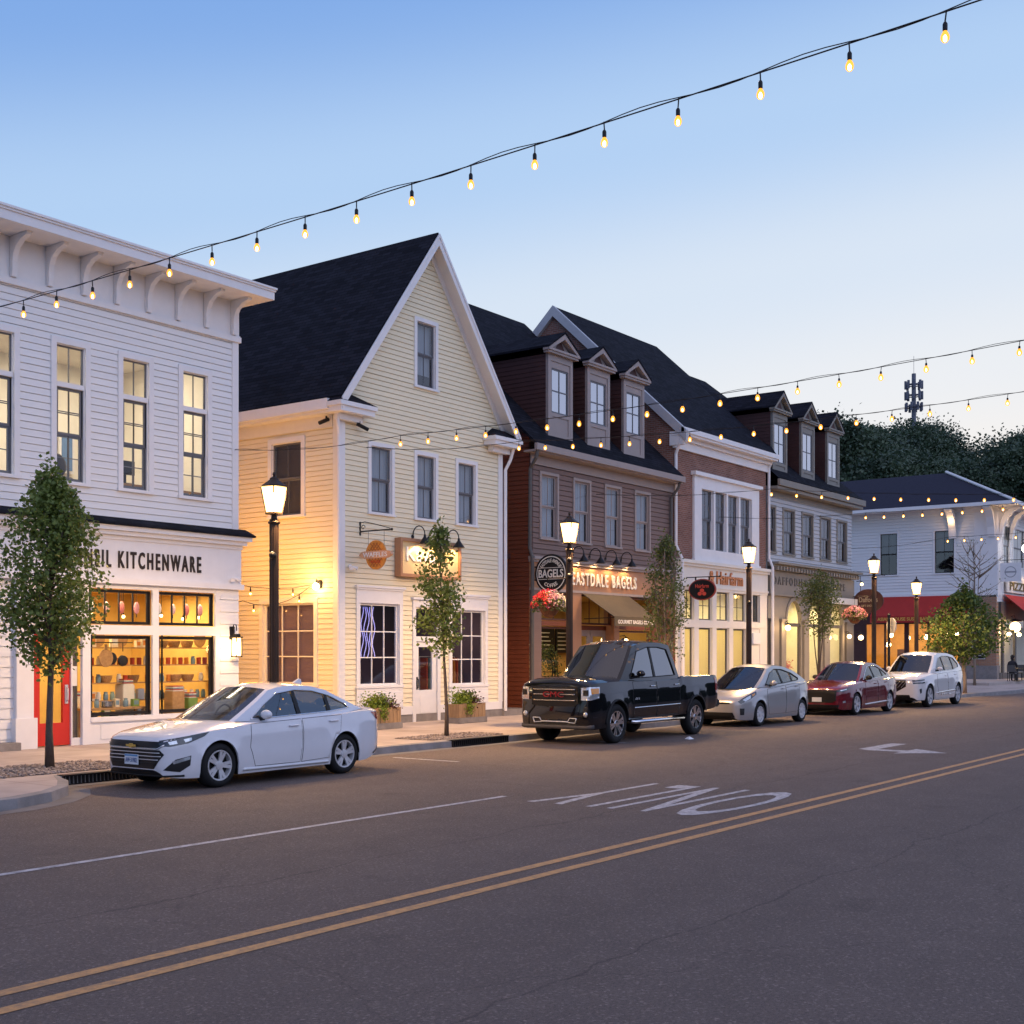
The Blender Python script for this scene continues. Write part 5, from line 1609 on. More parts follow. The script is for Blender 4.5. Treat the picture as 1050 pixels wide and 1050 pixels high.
def foliage_mat(name, c1, c2, scale=9, trans=.25):
    m = bpy.data.materials.new(name); m.use_nodes = True
    t = m.node_tree; b = t.nodes['Principled BSDF']; n = t.nodes.new
    b.inputs['Roughness'].default_value = .55
    tc = n('ShaderNodeTexCoord'); no = n('ShaderNodeTexNoise'); no.inputs['Scale'].default_value = scale; no.inputs['Detail'].default_value = 3
    t.links.new(tc.outputs['Object'], no.inputs['Vector'])
    mr = n('ShaderNodeMapRange'); mr.inputs[1].default_value = .35; mr.inputs[2].default_value = .65
    t.links.new(no.outputs[0], mr.inputs[0])
    mi = n('ShaderNodeMix'); mi.data_type = 'RGBA'; mi.inputs[6].default_value = (*c1, 1); mi.inputs[7].default_value = (*c2, 1)
    t.links.new(mr.outputs[0], mi.inputs[0]); t.links.new(mi.outputs[2], b.inputs['Base Color'])
    tr = n('ShaderNodeBsdfTranslucent'); t.links.new(mi.outputs[2], tr.inputs[0])
    ms = n('ShaderNodeMixShader'); ms.inputs[0].default_value = trans
    o = t.nodes['Material Output']
    t.links.new(b.outputs[0], ms.inputs[1]); t.links.new(tr.outputs[0], ms.inputs[2]); t.links.new(ms.outputs[0], o.inputs[0])
    MATS[name] = m
    return m


leaf_dark = foliage_mat('leaf_dark_green', (.08, .125, .02), (.20, .26, .055))
leaf_mid = foliage_mat('leaf_mid_green', (.075, .11, .025), (.17, .20, .05))
leaf_lime = foliage_mat('leaf_lime', (.14, .22, .02), (.26, .34, .04))
leaf_red = foliage_mat('leaf_maroon', (.05, .012, .014), (.12, .03, .03))
leaf_hill = foliage_mat('leaf_hill', (.026, .052, .030), (.07, .11, .055), .5, .15)
leaf_maple = foliage_mat('leaf_maple', (.05, .10, .015), (.14, .20, .04))


def leaf(m, p, s, r_, mi=0):
    a = Vector((r_.gauss(0, 1), r_.gauss(0, 1), r_.gauss(0, .8)))
    if a.length < .01: a = Vector((1, 0, 0))
    a.normalize()
    b = a.cross(Vector((r_.gauss(0, 1), r_.gauss(0, 1), r_.gauss(0, 1)))).normalized()
    w = s * .42
    k = len(m.v)
    m.v += [p, p + a * s * .5 + b * w, p + a * s, p + a * s * .5 - b * w]
    m.f.append((k, k + 1, k + 2, k + 3)); m.mi.append(mi)


def basket(x, y, z, label, cols, hang_to):
    t = thing('flower_basket', label, 'flower basket', (x, y, z), 'flower baskets on the lamp posts')
    m = MB(); m.lathe([(.06, z - .36), (.17, z - .30), (.25, z - .18), (.29, z - .02), (.27, z - .02)], (x, y, 0), 16)
    m.build('pot', pbr('coir_basket', (.18, .08, .04), .9, var=.4, scale=30, bump=.6), t, smooth=40)
    r_ = random.Random(int(x * 100))
    m = MB()
    for i in range(1500):
        th, u = r_.uniform(0, 2 * math.pi), r_.random()
        rr = .46 * math.sqrt(u)
        p = Vector((x + rr * math.cos(th), y + rr * math.sin(th), z + .26 * (1 - u) * r_.uniform(.2, 1.15) - (.22 * r_.random() if u > .65 else 0)))
        leaf(m, p, r_.uniform(.04, .07), r_, 0)
    m.build('foliage', leaf_mid, t, fix=False)
    m = MB()
    for i in range(520):
        th, u = r_.uniform(0, 2 * math.pi), r_.random()
        rr = .49 * math.sqrt(u)
        p = Vector((x + rr * math.cos(th), y + rr * math.sin(th), z + .05 + .28 * (1 - u) * r_.uniform(.4, 1.15) - (.20 * r_.random() if u > .65 else 0)))
        g_ = min(len(cols) - 1, max(0, int(len(cols) * (.5 + ((p.x - x) * .59 - (p.y - y) * .81 + r_.uniform(-.12, .12)) / .9))))
        for _ in range(3): leaf(m, p, r_.uniform(.035, .06), r_, g_)
    m.build('blossom', cols, t, fix=False)
    m = MB()
    hx, hy, hz = hang_to
    m.tube([(x, y, z), (x, y, hz)], .006, 4); m.tube([(hx, hy, hz - .1), (hx, hy, hz), (x, y, hz + .02), (x + (x - hx) * .1, y + (y - hy) * .1, hz)], .014, 6)
    m.build('hanger', black, t)
    return t


rose = foliage_mat('rose_petals', (.50, .012, .03), (.62, .05, .08), 20, .3); pink = foliage_mat('pink_petals', (.55, .20, .30), (.66, .40, .50), 20, .3); whitep = foliage_mat('white_petals', (.6, .5, .52), (.7, .62, .6), 20, .3)
salmon = foliage_mat('salmon_petals', (.58, .18, .18), (.66, .34, .34), 20, .3)
basket(26.48, 18.22, 3.28, 'hanging basket of red, pink and white flowers under the round bagel sign', [rose, rose, pink, whitep], (26.48, 17.6, 3.9))
basket(47.9, 18.38, 3.5, 'hanging basket of salmon pink flowers at the grey gift shop corner', [salmon, pink, salmon], (47.9, 17.6, 4.2))


def planter(x0, x1, label):
    y0, y1 = 20.66, 21.12
    t = thing('planter_box', label, 'planter', ((x0 + x1) / 2, y0, .15), 'wooden planters beside the yellow house door')
    m = MB(); m.box(x0 - .05, x1 + .02, y0 - .04, y1, .15, .30); m.build('stone_base', stone, t, bevel=.01)
    m = MB()
    n_ = int((x1 - x0) / .15)
    for i in range(n_):
        a = x0 + (x1 - x0) * i / n_
        m.box(a + .006, a + (x1 - x0) / n_ - .006, y0, y0 + .03, .30, .66 + .02 * math.sin(i * 2.2))
    for i in range(4):
        a = y0 + .03 + i * .107
        m.box(x0, x0 + .03, a, a + .105, .30, .66)
        m.box(x1 - .03, x1, a, a + .105, .30, .66)
    m.box(x0 + .03, x1 - .03, y0 + .03, y1 - .03, .30, .60)
    m.build('box', wood, t)
    r_ = random.Random(int(x0 * 10))
    for nm, mt, cx, cz, wx, hz, nn, s in (('lime_foliage', leaf_lime, .3, .76, .30, .22, 900, .06), ('maroon_foliage', leaf_red, .74, .71, .26, .14, 600, .05), ('trailing_foliage', leaf_lime, .34, .54, .16, .2, 260, .05), ('sprig_foliage', leaf_mid, .55, .82, .34, .18, 300, .075)):
        m = MB()
        for i in range(nn):
            p = Vector((x0 + (x1 - x0) * cx + r_.gauss(0, wx * .5), (y0 - .04 if nm == 'trailing_foliage' else (y0 + y1) / 2) + r_.gauss(0, .12 if nm != 'trailing_foliage' else .05), cz + r_.gauss(0, hz * .5)))
            if p.z < .38: continue
            leaf(m, p, r_.uniform(.6, 1.2) * s, r_)
        m.build(nm, mt, t, fix=False)
    return t


planter(22.5, 23.55, 'wooden planter on a stone base with lime and maroon leaves behind the white sedan')
planter(25.85, 27.0, 'wooden planter on a stone base right of the white door of the yellow house')

# ================================================================ trees


def street_tree(name, label, base, top, crown, nleaf, lsize, matl, lean=(0, 0), trunk_r=.06, seed=1, stems=1, bark=None, nlimb=16, clump=.17, fork=.25, twig=True):
    """crown: [(z, radius)] envelope; leaves gather in clumps at the limb ends"""
    r_ = random.Random(seed)
    x, y, z0 = base
    t = thing(name, label, 'tree', base)
    zs = [c[0] for c in crown]

    def rad(z):
        for (za, ra), (zb, rb) in zip(crown, crown[1:]):
            if za <= z <= zb: return ra + (rb - ra) * (z - za) / (zb - za)
        return 0
    tk = MB()
    tips = []
    H = top - z0
    for s_ in range(stems):
        ang = 2 * math.pi * s_ / stems + .4
        sp = 0 if stems == 1 else r_.uniform(.12, .3)
        axis = []
        for i in range(9):
            u = i / 8
            f = max(0, (u - .12)) * (1 if stems > 1 else 0)
            axis.append(Vector((x + lean[0] * (1 - u) + sp * math.cos(ang) * f * 1.6 + r_.gauss(0, .012), y + lean[1] * (1 - u) + sp * math.sin(ang) * f * 1.6 + r_.gauss(0, .012), z0 + H * .96 * u)))
        tk.tube([tuple(p) for p in axis], [trunk_r * (1.25 if i == 0 else 1) * (1 - .88 * i / 8) / (1 if stems == 1 else 1.5) for i in range(9)], 8)
        for k in range(nlimb // stems if stems > 1 else nlimb):
            zb = r_.uniform(zs[0] - .15 * (zs[-1] - zs[0]) * 0, zs[-1] - .1 * H)
            if zb < zs[0]: zb = zs[0]
            u = (zb - z0) / (H * .96)
            i = min(7, int(u * 8)); p = axis[i].lerp(axis[i + 1], u * 8 - i)
            th = r_.uniform(0, 2 * math.pi)
            zt = min(zs[-1] * .99, zb + r_.uniform(.25, .7) * (zs[-1] - zs[0]) * .45)
            rr = rad(zt) * r_.uniform(.55, .95)
            e = Vector((x + rr * math.cos(th), y + rr * math.sin(th), zt))
            mid = p.lerp(e, .5) + Vector((0, 0, -.06))
            tk.tube([tuple(p), tuple(mid), tuple(e)], [trunk_r * .34, trunk_r * .22, trunk_r * .08], 5)
            tips += [p.lerp(e, f) for f in (.45, .7, 1.0)]
            if twig:
                for _ in range(2):
                    q = mid.lerp(e, r_.random()); w = q + Vector((r_.gauss(0, .16), r_.gauss(0, .16), abs(r_.gauss(.1, .12))))
                    tk.tube([tuple(q), tuple(w)], [trunk_r * .1, trunk_r * .04], 4); tips.append(w)
    tk.build('trunk', bark or barkm, t, smooth=True, fix=False)
    # clumps filling the envelope
    for _ in range(int(len(tips) * .8)):
        z = r_.uniform(zs[0], zs[-1]); th = r_.uniform(0, 2 * math.pi); rr = rad(z) * math.sqrt(r_.uniform(.2, 1))
        tips.append(Vector((x + rr * math.cos(th), y + rr * math.sin(th), z)))
    m = MB()
    wts = [r_.uniform(.4, 1.6) for _ in tips]
    for p in r_.choices(tips, wts, k=nleaf):
        q = p + Vector((r_.gauss(0, clump), r_.gauss(0, clump), r_.gauss(0, clump * .9)))
        k_ = rad(min(max(q.z, zs[0]), zs[-1])) + .06
        dx, dy = q.x - x, q.y - y
        d = math.hypot(dx, dy)
        if d > k_ * 1.12: continue
        leaf(m, q, lsize * r_.uniform(.6, 1.25), r_)
    m.build('crown', matl, t, fix=False)
    return t


street_tree('street_tree', 'dense egg-shaped green street tree in the gravel bed before the red door', (12.1, 18.2, .15), 5.05, [(1.7, .22), (2.1, .56), (2.7, .78), (3.4, .80), (4.1, .64), (4.6, .36), (5.0, .08)], 12500, .076, leaf_dark, seed=3, trunk_r=.065, nlimb=38, clump=.15)
street_tree('street_tree', 'slim leaning young tree before the yellow house door', (21.7, 17.9, .15), 4.75, [(1.95, .10), (2.2, .42), (2.7, .56), (3.3, .54), (3.9, .44), (4.4, .26), (4.8, .06)], 3300, .085, leaf_dark, lean=(.12, -.1), seed=5, trunk_r=.045, nlimb=22, clump=.11)
street_tree('street_tree', 'multi-stemmed columnar tree with bare pale stems beside the bagel shop awning', (32.1, 18.0, .15), 5.2, [(1.9, .50), (2.8, .55), (3.5, .58), (4.2, .52), (4.8, .42), (5.35, .10)], 4200, .075, leaf_mid, seed=8, trunk_r=.07, stems=6, bark=barkpale, nlimb=36, clump=.12)
street_tree('street_tree', 'feathery young tree before the gift shop arches', (44.4, 18.4, .15), 5.0, [(2.6, .30), (3.3, .75), (4.0, .85), (4.6, .66), (5.05, .1)], 3600, .085, leaf_mid, seed=11, trunk_r=.055, stems=3, nlimb=24, clump=.16)
street_tree('street_tree', 'broad bushy maple on the far pavement before the restaurant pier', (58.2, 17.2, .15), 5.0, [(1.75, .5), (2.1, 1.5), (2.7, 2.0), (3.4, 1.7), (4.0, 1.2), (4.5, .55), (4.85, .1)], 8000, .14, leaf_maple, seed=14, trunk_r=.12, bark=barkpale, nlimb=44, clump=.26)
street_tree('street_tree', 'thin bare tree rising behind the maple against the white restaurant wall', (72, 20.7, .15), 8.3, [(4.0, .5), (5.5, 1.6), (7.2, 2.0), (8.4, .7)], 160, .10, leaf_mid, seed=21, trunk_r=.09, stems=4, bark=barkpale, nlimb=48, clump=.2)

# ================================================================ parked cars
def curve(pts):
    """smooth monotone curve through points"""
    xs = [p[0] for p in pts]; ys = [p[1] for p in pts]; n = len(xs)
    d = [(ys[i + 1] - ys[i]) / (xs[i + 1] - xs[i]) for i in range(n - 1)]
    mm = [d[0]] + [0 if d[i - 1] * d[i] <= 0 else 2 / (1 / d[i - 1] + 1 / d[i]) for i in range(1, n - 1)] + [d[-1]]

    def f(x):
        if x <= xs[0]: return ys[0]
        if x >= xs[-1]: return ys[-1]
        i = 0
        while x > xs[i + 1]: i += 1
        h = xs[i + 1] - xs[i]; t = (x - xs[i]) / h
        return (2 * t ** 3 - 3 * t * t + 1) * ys[i] + (t ** 3 - 2 * t * t + t) * h * mm[i] + (-2 * t ** 3 + 3 * t * t) * ys[i + 1] + (t ** 3 - t * t) * h * mm[i + 1]
    return f


def densify(poly, step, closed=True):
    out_ = []
    n = len(poly)
    for i in range(n if closed else n - 1):
        a, b = Vector(poly[i]), Vector(poly[(i + 1) % n])
        k = max(1, int((b - a).length / step))
        for j in range(k): out_.append(a.lerp(b, j / k))
    if not closed: out_.append(Vector(poly[-1]))
    return out_


def paint(name, col, rough=.2, metal=0, coat=1.0, flake=0):
    return pbr(name, col, rough, metal, .03, 2, coat=coat)


class Car:
    def __init__(s, name, label, x_front_wheel, y_near, sp):
        s.sp = sp
        s.sx, s.sy, s.sz = sp['scale']
        s.x0 = x_front_wheel - sp['fo'] * s.sx
        s.yc = y_near + sp['W'] / 2 * s.sy
        s.t = thing(name, label, 'car' if 'cat' not in sp else sp['cat'], (x_front_wheel, s.yc, 0), 'cars parked along the kerb')
        s.paint = sp['paint']
        s.body(); s.cabin(); s.wheels(); s.inside()

    def T(s, u, y, z):
        return Vector((s.x0 + u * s.sx, s.yc + y * s.sy, z * s.sz))

    def body(s):
        sp = s.sp
        top, sho, bot, plan = (curve(sp[k]) for k in ('top', 'sho', 'bot', 'plan'))
        s.top, s.sho, s.bot, s.plan = top, sho, bot, plan
        L = sp['L']
        wr, ra = sp['r'] / s.sz, sp['ra']
        wheels = (sp['fo'], sp['fo'] + sp['wb'])
        us = set()
        u = 0
        while u < L:
            us.add(round(u, 4)); u += .035 if .4 < u < L - .4 else .018
        us.add(L)
        for c in wheels:
            for e in (-ra, ra):
                us.add(c + e - .0015); us.add(c + e + .0015)
        us = sorted(us)
        A, C = sp['cab'][0][0] - .05, sp['cab'][-1][0] + .02
        rings = []
        for u in us:
            hw, zb, zs, zt = plan(u), bot(u), sho(u), top(u)
            zB = zb; fl = 0
            for c in wheels:
                du = abs(u - c)
                if du < ra:
                    zB = max(zb, wr + math.sqrt(max(0, ra * ra - du * du)) * sp.get('arch', 1.0))
                if du < ra + .16:
                    fl = max(fl, .018 * (1 - max(0, du - ra) / .16) if du > ra else .018)
            hs = hw + fl * min(1, u / .3)
            dz = zs - zb
            f = lambda k: max(zb + dz * k, zB)
            top_in = zt if not (sp.get('bed') and u > sp['bed']) else zt
            ring = [(0, zb), (hw * .58, zb), (hw * .60, zB), (hs * .965, zB), (hs * .988, max(zb + .07, zB)), (hs, max(f(.22), zB)), (hs * 1.006, max(f(.40), zB)), (hs * .990, max(f(.58), zB)),
                    (hw * .992, max(f(.72), zB)), (hw * .985, max(f(.80), zB)), (hw * .968, max(f(.91), zB)), (hw * .955, max(zs - .012, zB)), (hw * .925, zs + (0)), (hw * .86, zs + (zt - zs) * .35), (hw * .70, zs + (zt - zs) * .75), (hw * .36, zt - .004), (0, zt)]
            rings.append(ring)
        n = len(rings[0])
        m = MB()
        idx = []
        for u, ring in zip(us, rings):
            row = []
            for sg in (-1, 1):
                for j, (y, z) in enumerate(ring):
                    if sg == 1 and j in (0, n - 1): continue
                    m.v.append(s.T(u, sg * y, z)); row.append(len(m.v) - 1)
            # order round: near side bottom->top, then far side top->bottom
            near = row[:n]; far = row[n:]
            idx.append(near + far[::-1])
        k = len(idx[0])
        for i in range(len(us) - 1):
            um = (us[i] + us[i + 1]) / 2
            for j in range(k):
                a, b = j, (j + 1) % k
                mi = 0
                jn = j if j < n - 1 else 2 * (n - 1) - 1 - j
                if A + .1 < um < C and jn >= 13: mi = 1
                if sp.get('bed') and um > sp['bed'] and um < L - .06 and jn >= 13: mi = 1
                if jn <= 2: mi = 1
                m.f.append((idx[i][a], idx[i][b], idx[i + 1][b], idx[i + 1][a])); m.mi.append(mi)
        m.f.append(tuple(idx[0])); m.mi.append(0)
        m.f.append(tuple(idx[-1])[::-1]); m.mi.append(0)
        o = m.build('body', [s.paint, darkplastic], s.t, smooth=38)
        s.b = o
        me = o.data
        s.bvh = BVHTree.FromPolygons([v.co.copy() for v in me.vertices], [tuple(p.vertices) for p in me.polygons])

    # ---- patches laid on the body
    def patch(s, name, mat, pts, d, lift=.006, parent=None, mirror=False, step=.05, group=None):
        res = []
        for sg in ((1, -1) if mirror else (1,)):
            P = [s.T(u, y * sg, z) for u, y, z in pts]
            D = Vector((d[0], d[1] * sg, d[2] if len(d) > 2 else 0)).normalized()
            bm = bmesh.new()
            vs = [bm.verts.new(p) for p in densify(P, step)]
            f = bm.faces.new(vs)
            bmesh.ops.triangulate(bm, faces=[f])
            for _ in range(3):
                long_ = [e for e in bm.edges if e.calc_length() > step * 1.3]
                if not long_: break
                bmesh.ops.subdivide_edges(bm, edges=long_, cuts=1)
                bmesh.ops.triangulate(bm, faces=[f for f in bm.faces if len(f.verts) > 3])
            dead = []
            for v in bm.verts:
                h, nrm, i, dist = s.bvh.ray_cast(v.co - D * 2.5, D)
                if h is None: dead.append(v)
                else: v.co = h - D * lift
            bmesh.ops.delete(bm, geom=dead, context='VERTS')
            for f in bm.faces:
                f.smooth = True
                f.normal_update()
                if f.normal.dot(D) > 0: f.normal_flip()
            me = bpy.data.meshes.new(name); bm.to_mesh(me); bm.free()
            me.materials.append(mat)
            o = bpy.data.objects.new(name, me); COL.objects.link(o); adopt(o, parent or s.t)
            res.append(o)
        return res

    def ribbon(s, name, mat, pts, w, d, lift=.004, parent=None, closed=False, mirror=False):
        """a narrow strip following a line on the body (seams, trim)"""
        o = None
        for sg in ((1, -1) if mirror else (1,)):
            P = [s.T(u, y * sg, z) for u, y, z in pts]
            D = Vector((d[0], d[1] * sg, 0)).normalized()
            Q = densify(P, .04, closed)
            hits = []
            for p in Q:
                h = s.bvh.ray_cast(p - D * 2.5, D)[0]
                if h is not None: hits.append(h - D * lift)
            if len(hits) < 2:
                print('ribbon missed', name, pts[0]); continue
            if closed: hits.append(hits[0])
            m = MB(); m.tube([tuple(h) for h in hits], w / 2, 5)
            o = m.build(name, mat, parent or s.t, smooth=True)
        return o

    def S(s, u, z, sg=-1):
        """a point on the sloping side of the cabin"""
        wb, wr, zb, zt = s.sp['cabw']
        k = (z - zb) / (zt - zb)
        pl = 1 - .10 * max(0, (s.sp['cab'][2][0] - u) / 1.2) ** 2 - .13 * max(0, (u - s.sp['cab'][-2][0] + .3) / 1.3) ** 2
        return s.T(u, sg * (wb + (wr - wb) * k - .03 * k * k) * pl, z)

    def cabin(s):
        sp = s.sp
        cab = sp['cab']                                          # front base, front header, ..., rear header, rear base
        fr_edge = densify([(*cab[0], 0), (*cab[1], 0)], .08, False)
        tcv = curve([(p[0], p[1]) for p in cab[1:-1]])
        nT = 18
        tp = [Vector((cab[1][0] + (cab[-2][0] - cab[1][0]) * i / nT, tcv(cab[1][0] + (cab[-2][0] - cab[1][0]) * i / nT), 0)) for i in range(nT + 1)]
        rr = [Vector((cab[-2][0] + (cab[-1][0] - cab[-2][0]) * i / 10, cab[-2][1] + (cab[-1][1] - cab[-2][1]) * ((i / 10) ** sp.get('rearpow', 1.0)), 0)) for i in range(11)]
        low = [Vector((cab[-1][0] + (cab[0][0] - cab[-1][0]) * i / 24, s.sho(cab[-1][0] + (cab[0][0] - cab[-1][0]) * i / 24) - .015, 0)) for i in range(1, 24)]
        outer = fr_edge[:-1] + tp + rr[1:] + low
        dlo = [Vector((*p, 0)) for p in sp['dlo']]
        c = sum(dlo, Vector()) / len(dlo)
        c = Vector(((min(p.x for p in dlo) + max(p.x for p in dlo)) / 2, (min(p.y for p in dlo) + max(p.y for p in dlo)) / 2, 0))
        ang = sorted(set([round(math.atan2((p - c).y, (p - c).x), 5) for p in outer + densify(dlo, .1)]))

        def hit(poly, a):
            d = Vector((math.cos(a), math.sin(a), 0)); best = None
            for i in range(len(poly)):
                p, q = poly[i] - c, poly[(i + 1) % len(poly)] - c
                e = q - p
                den = d.x * e.y - d.y * e.x
                if abs(den) < 1e-9: continue
                t = (p.x * e.y - p.y * e.x) / den
                w = (p.x * d.y - p.y * d.x) / den
                if t > 0 and -1e-6 <= w <= 1 + 1e-6 and (best is None or t > best): best = t
            return c + d * (best or 0)
        m = MB()
        for sg in (-1, 1):
            k = len(m.v)
            for a in ang:
                o_, i_ = hit(outer, a), hit(dlo, a)
                m.v.append(s.S(o_.x, o_.y, sg)); m.v.append(s.S(i_.x, i_.y, sg))
                q = s.S(i_.x, i_.y, sg); m.v.append(q - Vector((0, sg * .04, 0)))
            n = len(ang)
            for j in range(n):
                a, b = k + 3 * j, k + 3 * ((j + 1) % n)
                m.f.append((a, b, b + 1, a + 1)); m.mi.append(0)
                m.f.append((a + 1, b + 1, b + 2, a + 2)); m.mi.append(1)

        def sheet(edge, ss, bulge, crown):
            rows = []
            for i, p in enumerate(edge):
                e0 = s.S(p.x, p.y, -1); e1 = s.S(p.x, p.y, 1)
                t = i / (len(edge) - 1)
                row = []
                for q in ss:
                    w = 1 - q * q
                    v = e0.lerp(e1, (q + 1) / 2)
                    row.append(v + Vector((-bulge(t) * w * s.sx, 0, crown(t) * w * s.sz)))
                rows.append(row)
            return rows

        def grid(mb, rows, mi=0):
            k = len(mb.v); w = len(rows[0])
            for r_ in rows: mb.v += r_
            for i in range(len(rows) - 1):
                for j in range(w - 1):
                    mb.f.append((k + i * w + j, k + i * w + j + 1, k + (i + 1) * w + j + 1, k + (i + 1) * w + j)); mb.mi.append(mi)
        lin = lambda a, b, n: [a + (b - a) * i / n for i in range(n + 1)]
        fb = sp.get('bulge', .22)
        fbu = lambda t: fb * (1 - t) + .10 * t
        fcr = lambda t: .02 * (1 - t) + .045 * t
        rbu = lambda t: -(.05 * (1 - t) + sp.get('rbulge', .16) * t)
        rcr = lambda t: .045 * (1 - t) + .01 * t
        g_ = sp.get('pillar', .90)
        # roof skin and painted pillars
        rbul = lambda t: .10 * (1 - t) - .05 * t
        grid(m, sheet(tp, lin(-1, 1, 16), rbul, lambda t: .045))
        grid(m, sheet(fr_edge, lin(-1, -g_, 2), fbu, fcr)); grid(m, sheet(fr_edge, lin(g_, 1, 2), fbu, fcr))
        grid(m, sheet(rr, lin(-1, -.86, 2), rbu, rcr)); grid(m, sheet(rr, lin(.86, 1, 2), rbu, rcr))
        o = m.build('roof', [s.paint, darkplastic], s.t, smooth=32, fix=False)
        m = MB(); grid(m, sheet(fr_edge, lin(-g_, g_, 16), fbu, fcr)); m.build('windscreen', sp['glass_f'], s.t, smooth=True, fix=False)
        m = MB(); grid(m, sheet(rr, lin(-.86, .86, 12), rbu, rcr)); m.build('rear_window', sp['glass_s'], s.t, smooth=True, fix=False)
        # side glass split by pillars
        cuts = sp['split']
        us = [min(p.x for p in dlo)] + cuts + [max(p.x for p in dlo)]
        for sg in (-1, 1):
            for a, b in zip(us, us[1:]):
                mm_ = MB()
                xs = lin(a + .012, b - .012, 8)
                loops = []
                for x in xs:
                    zs = []
                    for i in range(len(dlo)):
                        p, q = dlo[i], dlo[(i + 1) % len(dlo)]
                        if (p.x - x) * (q.x - x) <= 0 and abs(p.x - q.x) > 1e-6: zs.append(p.y + (q.y - p.y) * (x - p.x) / (q.x - p.x))
                    if len(zs) >= 2: loops.append((x, min(zs), max(zs)))
                if len(loops) < 2: continue
                k = len(mm_.v)
                for x, z0, z1 in loops:
                    for z in (z0, (z0 + z1) / 2, z1): mm_.v.append(s.S(x, z, sg) - Vector((0, sg * .012, 0)))
                for i in range(len(loops) - 1):
                    for j in range(2):
                        mm_.f.append((k + 3 * i + j, k + 3 * i + j + 1, k + 3 * i + 4 + j, k + 3 * i + 3 + j)); mm_.mi.append(0)
                mm_.build('side_window', sp['glass_s'], s.t, smooth=True, fix=False)
            for x in cuts:                                       # dark pillars between the panes
                zs = []
                for i in range(len(dlo)):
                    p, q = dlo[i], dlo[(i + 1) % len(dlo)]
                    if (p.x - x) * (q.x - x) <= 0 and abs(p.x - q.x) > 1e-6: zs.append(p.y + (q.y - p.y) * (x - p.x) / (q.x - p.x))
                lean_ = sp.get('plean', .03)
                mm_ = MB(); w_ = .045
                z0, z1 = min(zs), max(zs)
                for dx, z in ((-w_, z0), (w_, z0), (w_ + lean_ - .015, z1), (-w_ + lean_, z1)):
                    mm_.v.append(s.S(x + dx, z, sg) + Vector((0, sg * .003, 0)))
                mm_.f.append((0, 1, 2, 3)); mm_.mi.append(0)
                mm_.build('door_pillar', darkplastic, s.t, fix=False)
            trim_ = sp.get('dlotrim')
            mm_ = MB()
            pts = [s.S(p.x, p.y, sg) + Vector((0, sg * .004, 0)) for p in densify(dlo, .06)]
            mm_.tube([tuple(p) for p in pts + [pts[0]]], .011, 5); mm_.build('window_trim', trim_ or darkplastic, s.t, smooth=True)
        # door mirrors
        ub, zb_ = sp['mirror']
        for sg in (-1, 1):
            e = s.S(ub, zb_, sg)
            mm_ = MB(); mm_.sphere(tuple(e + Vector((.02, sg * .13, .03))), .115, 14, 8, (.62, 1.0, .66)); mi_ = mm_.build('mirror', sp.get('mirrorm', s.paint), s.t, smooth=True)
            mm_ = MB(); mm_.tube([tuple(e - Vector((0, sg * .03, .04))), tuple(e + Vector((.0, sg * .10, -.03)))], .03, 6); mm_.build('mirror_arm', darkplastic, mi_)

    def wheels(s):
        sp = s.sp
        r, w = sp['r'], .225 * s.sy
        hw = sp['W'] / 2 * s.sy
        for ui in (sp['fo'], sp['fo'] + sp['wb']):
            for sg in (-1, 1):
                cx, cyo = s.x0 + ui * s.sx, s.yc + sg * (hw - .02)
                steer = 0
                W_ = MB()
                yo, yi = cyo, cyo - sg * w
                rr = r * sp.get('rim', .70)
                prof = [(rr, 0), (rr + .012, -.012), (r - .055, -.014), (r - .02, .004), (r, .035), (r, .19), (r - .02, .215), (rr, .225)]
                tyre = MB()
                for rad_, h in prof:
                    for j in range(40):
                        a = 2 * math.pi * j / 40
                        tyre.v.append(Vector((cx + rad_ * math.cos(a), cyo - sg * h, r + rad_ * math.sin(a))))
                for i in range(len(prof) - 1):
                    for j in range(40):
                        tyre.f.append((i * 40 + j, i * 40 + (j + 1) % 40, (i + 1) * 40 + (j + 1) % 40, (i + 1) * 40 + j)); tyre.mi.append(0)
                wh = tyre.build('wheel', rubber, s.t, smooth=50)
                rim = MB()
                k = len(rim.v)
                for rad_, h in [(rr, .002), (rr - .006, -.008), (rr - .022, -.006), (rr - .03, .02), (rr - .035, .12)]:
                    for j in range(40):
                        a = 2 * math.pi * j / 40
                        rim.v.append(Vector((cx + rad_ * math.cos(a), cyo - sg * h, r + rad_ * math.sin(a))))
                for i in range(4):
                    for j in range(40):
                        rim.f.append((i * 40 + j, i * 40 + (j + 1) % 40, (i + 1) * 40 + (j + 1) % 40, (i + 1) * 40 + j)); rim.mi.append(0)
                ns = sp.get('spokes', 10)
                pair = sp.get('pair', False)
                ph = .3 + ui
                for q in range(ns):
                    a = 2 * math.pi * q / ns + ph
                    if pair: a = 2 * math.pi * (q // 2) / (ns / 2) + (.17 if q % 2 else -.17) + ph
                    pts = []
                    w0, w1 = sp.get('spw', (.028, .022))
                    ca, sa = math.cos(a), math.sin(a)
                    for rad_, hw_, dep in ((.045, w0, .012), (rr * .55, (w0 + w1) / 2, .004), (rr - .012, w1, -.002)):
                        for e in (-1, 1):
                            for dd in (0, .03):
                                pts.append(Vector((cx + rad_ * ca - e * hw_ * sa, cyo - sg * (dep + dd), r + rad_ * sa + e * hw_ * ca)))
                    k = len(rim.v); rim.v += pts
